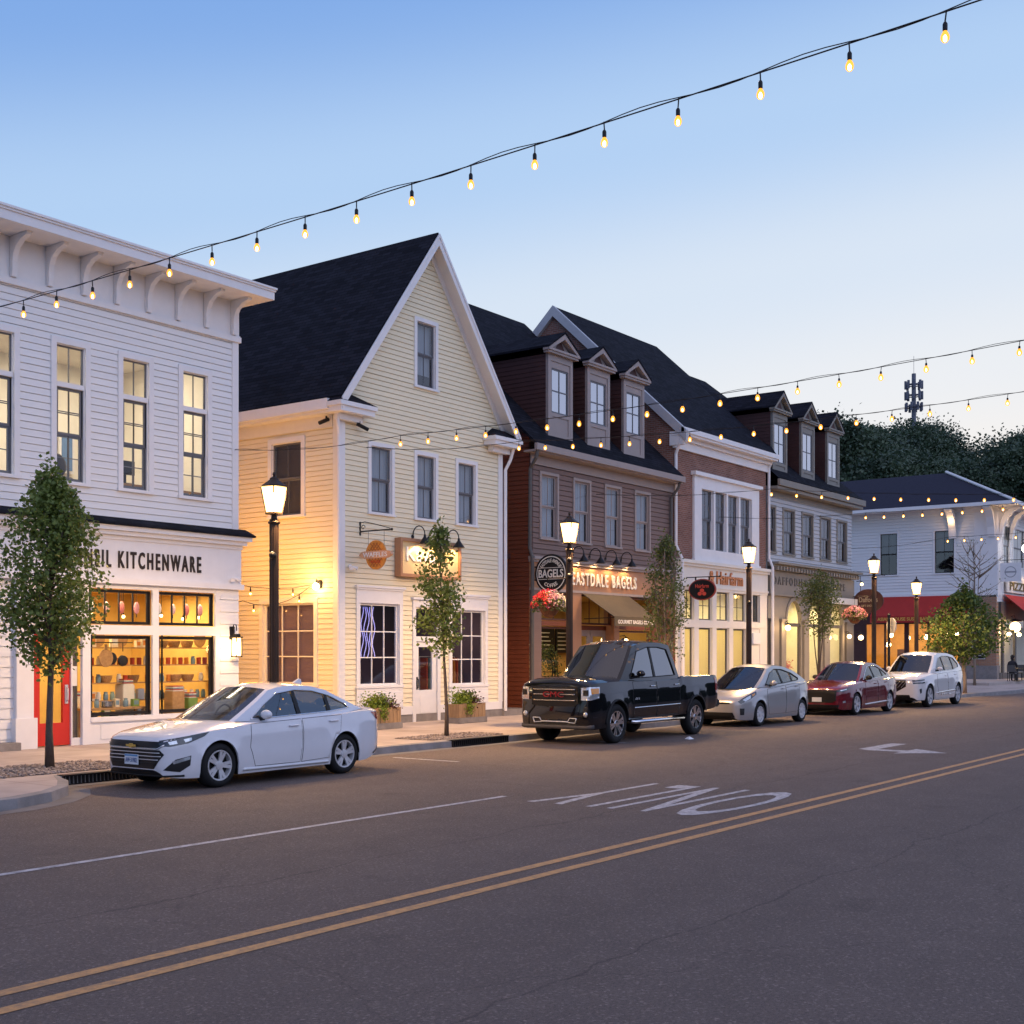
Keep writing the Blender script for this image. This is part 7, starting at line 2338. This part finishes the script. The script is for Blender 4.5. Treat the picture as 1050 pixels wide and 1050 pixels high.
def goods(kind_, x, y, z, where):
    r_ = random.Random(int(x * 997 + z * 131))
    m = MB()
    if kind_ == 'basket':
        m.lathe([(.10, z), (.14, z + .08), (.15, z + .15), (.13, z + .15), (.12, z + .05)], (x, y, 0), 14); o = m.build('woven_basket', wicker, smooth=40); lab, cat = 'round woven basket', 'basket'
    elif kind_ == 'jar':
        m.lathe([(.045, z), (.055, z + .03), (.055, z + .12), (.035, z + .15), (.042, z + .152), (.042, z + .18), (.01, z + .185)], (x, y, 0), 12); o = m.build('storage_jar', r_.choice([jarm, jarm2, cardw]), smooth=40); lab, cat = 'lidded storage jar', 'jar'
    elif kind_ == 'tin':
        m.lathe([(.05, z), (.052, z + .004), (.052, z + .13), (.054, z + .135), (.054, z + .15), (.03, z + .155)], (x, y, 0), 14); o = m.build('tin_can', r_.choice([tinr, tino]), smooth=40); lab, cat = 'red or orange tin', 'tin'
    elif kind_ == 'box':
        w, h, d = r_.uniform(.10, .18), r_.uniform(.14, .26), .1
        m.box(x - w / 2, x + w / 2, y - d / 2, y + d / 2, z, z + h); m.box(x - w * .38, x + w * .38, y - d / 2 - .002, y - d / 2, z + h * .25, z + h * .8, mi=1); o = m.build('gift_box', [r_.choice([card, cardw, greenbox]), r_.choice([cardw, tino, jarm2])]); lab, cat = 'upright printed gift box', 'box'
    elif kind_ == 'pan':
        m.lathe([(.10, z), (.13, z + .02), (.13, z + .13), (.12, z + .13), (.11, z + .03)], (x, y, 0), 16); m.tube([(x + .12, y, z + .11), (x + .3, y, z + .13)], .014, 6); o = m.build('cooking_pot', r_.choice([potm, steelm]), smooth=40); lab, cat = 'dark cooking pot with a handle', 'pot'
    elif kind_ == 'board':
        m.extr([(x + .17 * math.cos(a), z + .19 + .19 * math.sin(a)) for a in [2 * math.pi * k / 24 for k in range(24)]], y - .012, y + .012); m.box(x - .03, x + .03, y - .012, y + .012, z + .37, z + .48); o = m.build('cutting_board', woodf); lab, cat = 'round wooden cutting board', 'cutting board'
    tag(o, f'{lab} {where}', cat, f'{lab} {where}')
    return o


S1 = (16.15, 17.85, 23.15, [.62, 1.0, 1.38, 1.76, 2.14]); S2 = (17.9, 19.36, 23.05, [.62, 1.0, 1.38, 1.76, 2.14])
shelf(*S1, 'open timber shelf of kitchen goods behind the shop window by the red door', woodf)
shelf(*S2, 'open timber shelf of kitchen goods behind the shop window by the wall lantern', woodf)
rk = random.Random(4)
for (x0, x1, yb, hs), wh in ((S1, 'on the shelf by the red door'), (S2, 'on the shelf by the wall lantern')):
    for iz, z in enumerate(hs):
        x = x0 + .12
        while x < x1 - .1:
            kk = rk.choice([['pan', 'box', 'box'], ['jar', 'jar', 'box'], ['basket', 'jar', 'tin'], ['tin', 'tin', 'jar'], ['basket', 'box', 'board']][iz])
            goods(kk, x, yb - .16, z + .002, wh)
            x += {'pan': .34, 'basket': .33, 'board': .38}.get(kk, .16) * rk.uniform(1, 1.2)
# display table in the window by the red door
t = thing('display_table', 'low timber display table right behind the shop glass', 'table', (16.4, 22.9, .17))
m = MB(); m.box(15.72, 17.25, 22.4, 22.75, .82, .87); m.build('table_top', woodf, t)
for x in (15.8, 17.15):
    for y in (22.42, 22.68):
        m = MB(); m.box(x, x + .05, y, y + .05, .17, .82); m.build('leg', woodf, t)
for i, kk in enumerate(('box', 'jar', 'pan', 'box', 'jar', 'box')):
    goods(kk, 15.85 + i * .24, 22.55, .872, 'on the low window table')
for x, z, where in ((16.35, 1.72, 'hanging in the shop window by the red door'),):
    goods('board', x, 22.6, z, where)
for i, (x, z) in enumerate(((16.1, 2.86), (16.9, 2.80), (17.9, 2.84), (18.5, 2.78), (18.95, 2.82))):
    t = thing('pendant_bulb', f"{['first', 'second', 'third', 'fourth', 'fifth'][i]} small bare bulb from the red door hanging inside the kitchenware shop", 'lamp', (x, 22.75, z))
    m = MB(); m.tube([(x, 22.75, z + .05), (x, 22.75, 3.42)], .006, 5); m.lathe([(.016, z + .03), (.016, z + .08)], (x, 22.75, 0), 8); m.build('cord', black, t)
    m = MB(); m.sphere((x, 22.75, z), .036, 10, 6); m.build('globe', lanternm, t, smooth=True)
# clutter: a hanging rail with pans, stacked crates and prints
t = thing('pan_rail', 'black hanging rail of pans in the kitchenware window by the red door', 'rack', (16.3, 22.7, 2.2))
m = MB(); m.tube([(15.8, 22.7, 2.24), (17.1, 22.7, 2.24)], .012, 6); m.build('rail', black, t)
for i, x in enumerate((15.95, 16.55, 16.85)):
    m = MB(); m.lathe([(.02, 22.66), (.11 + .02 * (i % 2), 22.67), (.12 + .02 * (i % 2), 22.72)], (x, 0, 1.95 - .05 * i), 16, 'y'); m.tube([(x, 22.7, 2.05), (x, 22.7, 2.23)], .01, 5); m.build('pan', potm if i else steelm, t, smooth=40)
for i, (x, y, w, h, mt) in enumerate(((15.95, 22.95, .36, .42, 'card_box'), (17.05, 22.9, .30, .66, 'white_box'), (18.1, 22.55, .34, .50, 'warm_wood'), (18.55, 22.6, .26, .34, 'green_box'))):
    t = thing('display_crate', ['brown crate on the shop floor by the red door', 'tall white crate between the two shop windows', 'timber crate of linen at the foot of the lantern-side window', 'small green crate at the foot of the lantern-side window'][i], 'crate', (x, y, .17))
    m = MB(); m.box(x - w / 2, x + w / 2, y - .15, y + .15, .17, .17 + .5 + h); m.build('box', MATS[mt], t, bevel=.012)
    m = MB()
    for k in range(5): m.box(x - w / 2 + .03, x + w / 2 - .03, y - .13, y + .13, .672 + h + k * .025, .672 + h + k * .025 + .02, mi=k % 3)
    m.build('folded_linen', [cardw, tinr, jarm2], t)
orn = [pbr('ornament_white', (.74, .70, .66), .5), pbr('ornament_blush', (.72, .48, .44), .5), pbr('ornament_coral', (.66, .20, .17), .5), pbr('ornament_pink', (.68, .30, .30), .5)]
for wi, (x0, wh) in enumerate(((15.66, 'by the red door'), (17.38, 'by the wall lantern'))):
    for i in range(4):
        x = x0 + .19 + i * .38
        z = 2.98
        t = thing('paper_ornament', f"{['white', 'blush', 'coral', 'pink'][i]} oval paper ornament hanging in the transom window {wh}", 'ornament', (x, 22.42, z))
        m = MB(); m.sphere((x, 22.42, z), .5, 14, 8, (.15, .05, .27 if i != 1 else .24)); m.build('body', orn[i], t, smooth=True)
        m = MB(); m.tube([(x, 22.42, z + .13), (x, 22.42, 3.42)], .004, 4); m.tube([(x, 22.42, z - .13), (x, 22.42, z - .2)], .01, 5); m.build('thread', black, t)
# upstairs: what shows through the tall windows of the white building
t = thing('computer_monitor', 'dark computer monitor on a desk behind an upper window of the white building', 'monitor', (16.9, 23.2, 5.7))
m = MB(); m.box(16.62, 17.08, 22.60, 22.63, 5.84, 6.14); m.build('screen', black, t); m = MB(); m.box(16.82, 16.88, 22.62, 22.66, 5.66, 5.84); m.box(16.72, 16.98, 22.56, 22.74, 5.645, 5.66); m.build('stand', black, t)
for x0, x1, lab in ((16.3, 17.4, 'pale office desk under the dark monitor upstairs'), (17.9, 18.9, 'pale office desk behind the upper window nearest the building corner')):
    t = thing('desk', lab, 'desk', (x0, 23.2, 4.9)); m = MB(); m.box(x0, x1, 22.5, 23.0, 5.6, 5.64); m.build('desk_top', woodf, t)
    for x in (x0 + .03, x1 - .07):
        m = MB(); m.box(x, x + .04, 22.55, 22.95, 4.9, 5.6); m.build('leg', black, t)
t = thing('armchair', 'dark round-backed chair behind the second upper window of the white building', 'chair', (15.3, 23.6, 4.9))
m = MB(); m.sphere((15.25, 22.75, 5.86), .26, 14, 8, (1, .3, 1)); m.build('backrest', potm, t, smooth=True); m = MB(); m.lathe([(.3, 5.5), (.32, 5.58), (.28, 5.62)], (15.3, 22.75, 0), 14); m.build('seat', potm, t); m = MB(); m.lathe([(.2, 4.9), (.04, 4.95), (.04, 5.5)], (15.3, 22.75, 0), 10); m.build('leg', potm, t)
t = thing('inner_window', 'blue-lit window at the back of the upstairs room', 'window', (15.6, 26.3, 6))
m = MB(); m.box(17.72, 18.12, 26.28, 26.34, 6.3, 7.2); m.build('frame', trimw, t); m = MB(); m.box(17.78, 18.06, 26.26, 26.28, 6.36, 7.14); m.build('pane', pbr('dusk_blue_pane', (.12, .22, .42), .2), t)
t = thing('cabinet', 'tall pale cabinet standing in the upstairs room of the white building', 'cabinet', (14, 26, 4.9))
m = MB(); m.box(13.3, 14.3, 25.6, 26.2, 4.9, 6.6); m.build('body', cardw, t); m = MB(); m.box(13.78, 13.80, 25.585, 25.6, 5.0, 6.5); m.build('door_gap', black, t)
# salmon flowers in the first gift shop arch, a shimmering display in the third
t = thing('flower_display', 'salmon pink flower arrangement inside the first gift shop arch', 'flowers', (50.8, 22.6, .9))
m = MB(); m.lathe([(.14, .7), (.2, .85), (.22, 1.1), (.18, 1.1)], (50.75, 22.6, 0), 12); m.build('vase', card, t, smooth=True)
r_ = random.Random(9); m = MB()
for i in range(420): leaf(m, Vector((50.75 + r_.gauss(0, .26), 22.6 + r_.gauss(0, .1), 1.35 + r_.gauss(0, .17))), .10, r_)
m.build('blossom', salmon, t, fix=False)
t = thing('display_tree', 'pale glittering wire display tree inside the third gift shop arch', 'display', (55.5, 22.8, .2))
m = MB(); m.tube([(55.5, 22.8, .2), (55.5, 22.8, 2.3)], .03, 6); m.build('stem', barkpale, t)
m = MB()
for i in range(700):
    z = r_.uniform(.8, 2.7); w = .55 * (1 - (z - .8) / 2.2)
    leaf(m, Vector((55.5 + r_.gauss(0, w * .5), 22.8 + r_.gauss(0, w * .3), z)), .08, r_)
m.build('foil_leaves', cardw, t, fix=False)
t = thing('drape', 'long green-yellow drape hanging inside the first gift shop arch', 'drape', (50.5, 23, 2.5))
m = MB()
for i in range(12):
    x = 50.3 + i * .05
    m.box(x, x + .05, 22.9 + .03 * (i % 2), 22.93 + .03 * (i % 2), .9, 2.6)
m.build('cloth', pbr('lime_cloth', (.46, .44, .10), .8, var=.15), t)

# bagel shop: a planted wire arch in the left window, a counter and menu boards further in
t = thing('wire_arch', 'dark wire garden arch overgrown with leaves inside the bagel shop window under the flower basket', 'display', (32.9, 22.75, .17))
m = MB()
for r0 in (.62, .48, .34):
    m.tube([(32.9 - r0, 22.75, .17)] + [(32.9 - r0 * math.cos(math.pi * k / 12), 22.75, 1.55 + r0 * math.sin(math.pi * k / 12)) for k in range(13)] + [(32.9 + r0, 22.75, .17)], .018, 5)
for z in (.6, 1.0, 1.4): m.tube([(32.3, 22.75, z), (33.5, 22.75, z)], .012, 5)
m.build('frame', black, t)
r_ = random.Random(5); m = MB()
for i in range(900):
    th = r_.uniform(-.3, math.pi + .3); rr = r_.gauss(.52, .14)
    leaf(m, Vector((32.9 + rr * math.cos(th), 22.78 + r_.gauss(0, .08), 1.5 + rr * math.sin(th) + r_.gauss(0, .05))), .075, r_)
for i in range(500): leaf(m, Vector((32.9 + r_.gauss(0, .35), 22.8 + r_.gauss(0, .1), .85 + r_.gauss(0, .2))), .09, r_)
m.build('foliage', leaf_mid, t, fix=False)
t = thing('shop_counter', 'long dark timber counter across the bagel shop', 'counter', (36, 24.6, .17))
m = MB(); m.box(33.6, 39.5, 24.4, 25.0, .17, 1.15); m.build('front', darkbrown, t); m = MB(); m.box(33.5, 39.6, 24.3, 25.05, 1.15, 1.21); m.build('counter_top', woodf, t)
for i, x in enumerate((37.0, 38.3, 39.4)):
    t = thing('menu_board', ['first dark menu panel on the bagel shop back wall', 'second dark menu panel on the bagel shop back wall', 'third dark menu panel on the bagel shop back wall'][i], 'menu board', (x, 26.5, 2))
    m = MB(); m.box(x - .5, x + .5, 26.45, 26.5, 2.0, 2.9); m.build('board', black, t)
    m = MB()
    for k in range(5): m.box(x - .4, x + .1 + .06 * (k % 3), 26.44, 26.45, 2.12 + k * .15, 2.16 + k * .15)
    m.build('chalk_lines', cardw, t)
for i, (x, z) in enumerate(((36.6, 2.45), (37.4, 2.5), (38.1, 2.42))):
    small_lamp(['globe pendant nearest the bagel shop door', 'globe pendant in the middle of the right bagel shop window', 'globe pendant nearest the columnar tree in the bagel shop'][i], (x + .6, 23.3, z), .09, 0, lanternm, 'lamp', 'pendant_lamp')

# the yellow house shop: a rack of clothes on one side of the door, a table of boxes on the other
t = thing('clothes_rack', 'steel rail of folded-over dark and red cloths inside the right window of the yellow house', 'rack', (28.6, 23.6, .2))
m = MB(); m.tube([(27.7, 23.6, .2), (27.7, 23.6, 1.9), (29.3, 23.6, 1.9), (29.3, 23.6, .2)], .02, 6); m.build('rail', alloy, t)
for i in range(11):
    x = 27.8 + i * .14
    m = MB(); m.box(x, x + .06, 23.42, 23.78, .85 + .12 * (i % 3), 1.86); m.build('cloth', (tinr, jarm2, potm, cardw, tino)[i % 5], t)
t = thing('display_table', 'white table with boxes inside the left window of the yellow house', 'table', (25.0, 23.3, .2))
m = MB(); m.box(24.3, 25.8, 23.0, 23.6, .95, 1.0); m.build('table_top', cardw, t)
for x in (24.35, 25.7):
    m = MB(); m.box(x, x + .05, 23.05, 23.55, .2, .95); m.build('leg', cardw, t)
for i, kk in enumerate(('box', 'jar', 'box', 'basket', 'jar')):
    goods(kk, 24.45 + i * .28, 23.25, 1.002, 'on the table behind the left window of the yellow house')

# ================================================================ restaurant terrace: table, chairs, a seated guest
def chair(x, y, z, rz, label):
    t = thing('terrace_chair', label, 'chair', (x, y, z), 'dark chairs on the restaurant terrace')
    c_, s_ = math.cos(rz), math.sin(rz)
    fr = Frame((x, y, z), (c_, s_, 0), (-s_, c_, 0))
    m = MB(fr); m.box(-.22, .22, -.22, .22, .43, .47); m.build('seat', darktrim, t)
    m = MB(fr); m.box(-.22, .22, .20, .24, .55, .95); m.build('backrest', darktrim, t)
    for a in (-.2, .17):
        for b in (-.2, .2):
            m = MB(fr); m.box(a, a + .03, b, b + .03, 0, .43 if b < 0 else .9); m.build('leg', black, t)
    return t


TX, TY, TZ = 78.0, 19.95, .30
for i, (x, y, rz, lab) in enumerate(((TX - 1.15, TY, R(90), 'dark terrace chair carrying the seated guest'), (TX + 1.0, TY + .1, R(-90), 'empty dark terrace chair across the table from the guest'), (TX + 2.2, TY + .4, R(40), 'empty dark terrace chair farthest from the maple'))):
    chair(x, y, TZ, rz, lab)
t = thing('terrace_table', 'dark round terrace table before the seated guest', 'table', (TX, TY, TZ))
m = MB(); m.lathe([(.55, TZ + .72), (.56, TZ + .75)], (TX, TY, 0), 24); m.build('table_top', black, t)
m = MB(); m.lathe([(.3, TZ), (.28, TZ + .03), (.035, TZ + .06), (.035, TZ + .72)], (TX, TY, 0), 16); m.build('leg', black, t)
bm_ = pbr('dark_jacket', (.035, .032, .036), .8, var=.2); skin = pbr('skin', (.46, .27, .19), .5, var=.05); hairm = pbr('dark_hair', (.02, .014, .012), .6, var=.2)


def person(x, y, z, label):
    """seated figure facing +x, forearms on the table"""
    me = bpy.data.meshes.new('person')
    V = [(0, 0, .50), (.0, 0, .72), (.03, 0, .98), (.05, 0, 1.13), (.08, 0, 1.22), (.10, 0, 1.36),
         (0, .11, .50), (.44, .13, .52), (.44, .14, .10), (.58, .15, .05), (0, -.11, .50), (.44, -.13, .52), (.46, -.14, .10), (.60, -.15, .05),
         (.04, .20, 1.08), (.10, .25, .84), (.36, .16, .80), (.46, .10, .80), (.04, -.20, 1.08), (.12, -.25, .84), (.38, -.16, .80), (.48, -.09, .82)]
    E_ = [(0, 1), (1, 2), (2, 3), (3, 4), (4, 5), (0, 6), (6, 7), (7, 8), (8, 9), (0, 10), (10, 11), (11, 12), (12, 13), (3, 14), (14, 15), (15, 16), (16, 17), (3, 18), (18, 19), (19, 20), (20, 21)]
    rad = [.15, .14, .16, .12, .055, .09, .10, .075, .05, .045, .10, .075, .05, .045, .075, .05, .038, .035, .075, .05, .038, .035]
    me.from_pydata([(x + a, y + b, z + c_) for a, b, c_ in V], E_, [])
    o = bpy.data.objects.new('person', me); COL.objects.link(o)
    sk = o.modifiers.new('skin', 'SKIN')
    for i, v in enumerate(me.skin_vertices[0].data):
        v.radius = (rad[i], rad[i] * (1.25 if i in (1, 2) else 1)); v.use_root = i == 0
    o.modifiers.new('sub', 'SUBSURF').render_levels = 2
    o.modifiers['sub'].levels = 2
    me.materials.append(bm_)
    tag(o, label, 'person')
    hm = MB(); hm.sphere((x + .12, y, z + 1.40), .115, 14, 10, (.95, .82, 1.15))
    hm.sphere((x + .235, y, z + 1.39), .022, 8, 6); hm.sphere((x + .13, y + .095, z + 1.395), .03, 8, 6, (.5, .4, 1)); hm.sphere((x + .13, y - .095, z + 1.395), .03, 8, 6, (.5, .4, 1))
    h = hm.build('head', skin, smooth=True); h.parent = o
    for sx_ in (-1, 1):
        e = MB(); e.sphere((x + .222, y + sx_ * .038, z + 1.42), .012, 8, 5); q = e.build('eye', hairm, smooth=True); q.parent = h
    e = MB(); e.box(x + .222, x + .232, y - .025, y + .025, z + 1.335, z + 1.343); q = e.build('mouth', pbr('lips', (.3, .11, .09), .5)); q.parent = h
    hm = MB(); hm.sphere((x + .095, y, z + 1.44), .125, 14, 10, (.95, .9, 1.05)); hm.sphere((x + .02, y, z + 1.34), .09, 10, 8, (.6, 1, 1.2)); q = hm.build('hair', hairm, smooth=True); q.parent = o
    for (hx, hy, hz, sg) in ((.46, .10, .80, 1), (.48, -.09, .82, -1)):
        hm = MB(); hm.sphere((x + hx + .04, y + hy, z + hz), .04, 10, 6, (1.1, .9, .45))
        for k in range(4):
            yy = y + hy + (k - 1.5) * .019
            L_ = (.065, .078, .072, .055)[k]
            hm.tube([(x + hx + .07, yy, z + hz), (x + hx + .07 + L_ * .6, yy, z + hz + .006), (x + hx + .07 + L_, yy, z + hz - .012)], [.0095, .009, .006], 6)
        hm.tube([(x + hx + .02, y + hy - sg * .03, z + hz), (x + hx + .06, y + hy - sg * .058, z + hz + .008), (x + hx + .09, y + hy - sg * .055, z + hz)], [.012, .010, .007], 6)
        q = hm.build('hand', skin, smooth=True); q.parent = o
    return o


person(TX - 1.12, TY, TZ, 'person in a dark jacket sitting at the terrace table with forearms resting on it')
t = thing('menu_board', 'black framed menu board with a pale round motif on the brick pier', 'menu board', (81.9, 22.9, 2))
m = MB(RF); m.box(-23.7, -22.85, .1, .15, 1.55, 2.85); m.build('board', black, t)
m = MB(RF)
for (a, b, c0, c1) in ((-23.68, -22.87, 2.80, 2.84), (-23.68, -22.87, 1.56, 1.60), (-23.68, -23.64, 1.6, 2.8), (-22.91, -22.87, 1.6, 2.8)): m.box(a, b, .15, .165, c0, c1)
for k in range(24):
    a, b = 2 * math.pi * k / 24, 2 * math.pi * (k + 1) / 24
    if 3 < k < 7: continue
    q = lambda r, u: (-23.28 + r * math.cos(u), .152, 2.45 + r * math.sin(u))
    m.quad(q(.15, a), q(.2, a), q(.2, b), q(.15, b))
for k in range(4): m.box(-23.55, -23.0 - .1 * (k % 2), .151, .155, 2.1 - k * .11, 2.13 - k * .11)
m.build('chalk_marks', cardw, t)

# ================================================================ wooded hill, trees on it, mast
m = MB()
nx, ny = 26, 14
def hill_z(x, y):
    d = math.exp(-((x - 230) / 95) ** 2) * math.exp(-((y - 120) / 75) ** 2)
    return -.05 + 24 * d + 1.2 * math.sin(x * .11) * d * 2
for i in range(nx):
    for j in range(ny):
        x, y = 95 + i * 14, 20 + j * 16
        m.v.append(Vector((x, y, hill_z(x, y) - (.3 if i in (0, nx - 1) or j in (0, ny - 1) else 0))))
for i in range(nx - 1):
    for j in range(ny - 1):
        a = i * ny + j
        m.f.append((a, a + ny, a + ny + 1, a + 1)); m.mi.append(0)
kind(m.build('hill', pbr('hill_undergrowth', (.02, .035, .02), .95, var=.4, scale=.3), smooth=True, fix=False), 'structure')


def big_tree(seed, h, w, dense):
    r_ = random.Random(seed)
    t = thing('hill_tree', 'tree', 'tree', (0, 0, 0), 'trees on the wooded hill')
    tk = MB()
    tk.tube([(0, 0, -.5), (.1, 0, h * .3), (.0, .1, h * .6), (.1, 0, h * .9)], [h * .022, h * .018, h * .012, .04], 8)
    cl = []
    n = int(26 * dense) + 10
    for k in range(n):
        z = h * r_.uniform(.28, .98)
        u = (z / h - .25) / .75
        env = w * (math.sin(math.pi * min(1, max(.06, u)) ** .8)) ** .7
        th = r_.uniform(0, 2 * math.pi); rr = env * math.sqrt(r_.uniform(.15, 1))
        p = Vector((rr * math.cos(th), rr * math.sin(th), z))
        cl.append((p, r_.uniform(.5, 1.15) * w * .26))
        if k % 2 == 0:
            b = Vector((0, 0, max(h * .22, z - rr * .8)))
            tk.tube([tuple(b), tuple(b.lerp(p, .5) + Vector((0, 0, .2))), tuple(p)], [h * .008, h * .005, .03], 5)
    tk.build('trunk', barkm, t, fix=False)
    m = MB()
    for p, s_ in cl:
        for _ in range(int(520 * dense ** .5)):
            d = Vector((r_.gauss(0, 1), r_.gauss(0, 1), r_.gauss(0, .7))) * s_ * .55
            leaf(m, p + d, r_.uniform(.12, .26) * (h / 14), r_)
    m.build('crown', leaf_hill, t, fix=False)
    return t


protos = [big_tree(31, 14, 5.2, 2.2), big_tree(32, 16, 5.0, 2.0), big_tree(33, 13, 4.6, 1.6), big_tree(34, 15, 4.8, .75)]
def at_px(px, d):
    l = (px - 525) / 1290
    return ((.80671 + l * .59096) * d, (.59096 - l * .80671) * d)
spots = []
rt = random.Random(77)
for row, (d, zb) in enumerate(((118, 0), (140, 0), (165, 0), (190, 0), (215, 0))):
    for k in range(9):
        px = 858 + k * 27 + (row % 2) * 13 + rt.uniform(-6, 6)
        spots.append((px, d + rt.uniform(-8, 8)))
words_ = ['behind the dormers of the grey building', 'under the phone mast', 'above the restaurant ridge', 'beside the gap of open sky', 'at the far edge of the wood']
first = [True] * 4
for i, (px, d) in enumerate(spots):
    x, y = at_px(px, d)
    lacy = 985 < px < 1030
    k = 3 if lacy else i % 3
    if 970 < px < 1014 and d > 130: continue
    # aim for the skyline of the photograph: crowns reach a height that falls off towards the gap
    top_el = .186 if px < 960 else (.150 if px < 985 else (.112 if px < 1014 else .176))
    z = hill_z(x, y)
    H0 = (14, 16, 13, 15)[k]
    want = 2 + top_el * d * rt.uniform(.80, 1.0) - z
    s_ = max(.45, min(2.0, want / H0))
    lab = f"dark tree on the wooded hill {words_[min(4, int(max(0, px - 858) / 42))]}"
    if first[k]:
        o = protos[k]; first[k] = False
    else:
        o = dup(protos[k], None, parent=None) if False else dup(protos[k], (0, 0, 0))
    o.location = (x, y, z)
    o.scale = (s_ * 1.05, s_ * 1.05, s_)
    o.rotation_euler = (0, 0, rt.uniform(0, 6.28))
    o['label'] = ('loose open-crowned tree against the gap of sky' if lacy else lab)
    o['group'] = 'trees on the wooded hill' if not lacy else 'loose trees in the sky gap'
    if not lacy: o['group'] = 'trees on the wooded hill ' + words_[min(4, int(max(0, px - 858) / 42))]
# phone mast
x, y = at_px(937, 200)
t = thing('phone_mast', 'tall phone mast with stacked antenna panels rising from the wooded hill', 'mast', (x, y, 20))
mastm = pbr('mast_grey', (.13, .14, .18), .6, var=.1)
m = MB(); m.tube([(x, y, 10), (x, y, 46.2)], [.5, .34], 10); m.tube([(x, y, 46), (x, y, 49)], .03, 5); m.build('pole', mastm, t)
for z in (40.9, 42.7, 44.4):
    m = MB(); m.tube([(x + 1.15 * math.cos(a), y + 1.15 * math.sin(a), z) for a in [2 * math.pi * k / 12 for k in range(13)]], .10, 5)
    for k in range(3):
        a = 2 * math.pi * k / 3 + .4
        m.tube([(x, y, z), (x + 1.15 * math.cos(a), y + 1.15 * math.sin(a), z)], .09, 5)
    pf = m.build('antenna_platform', mastm, t)
    for k in range(8):
        a = 2 * math.pi * k / 8 + z
        m = MB(); m.box(x + 1.25 * math.cos(a) - .16, x + 1.25 * math.cos(a) + .16, y + 1.25 * math.sin(a) - .16, y + 1.25 * math.sin(a) + .16, z - .65, z + .65); m.build('antenna_panel', mastm, pf)

# sort out: nothing but a camera, lamps and things is left at top level
for o in list(bpy.data.objects):
    if o.type == 'LIGHT' and o.parent is None and o.name != 'dusk_sun':
        print('loose light', o.name)
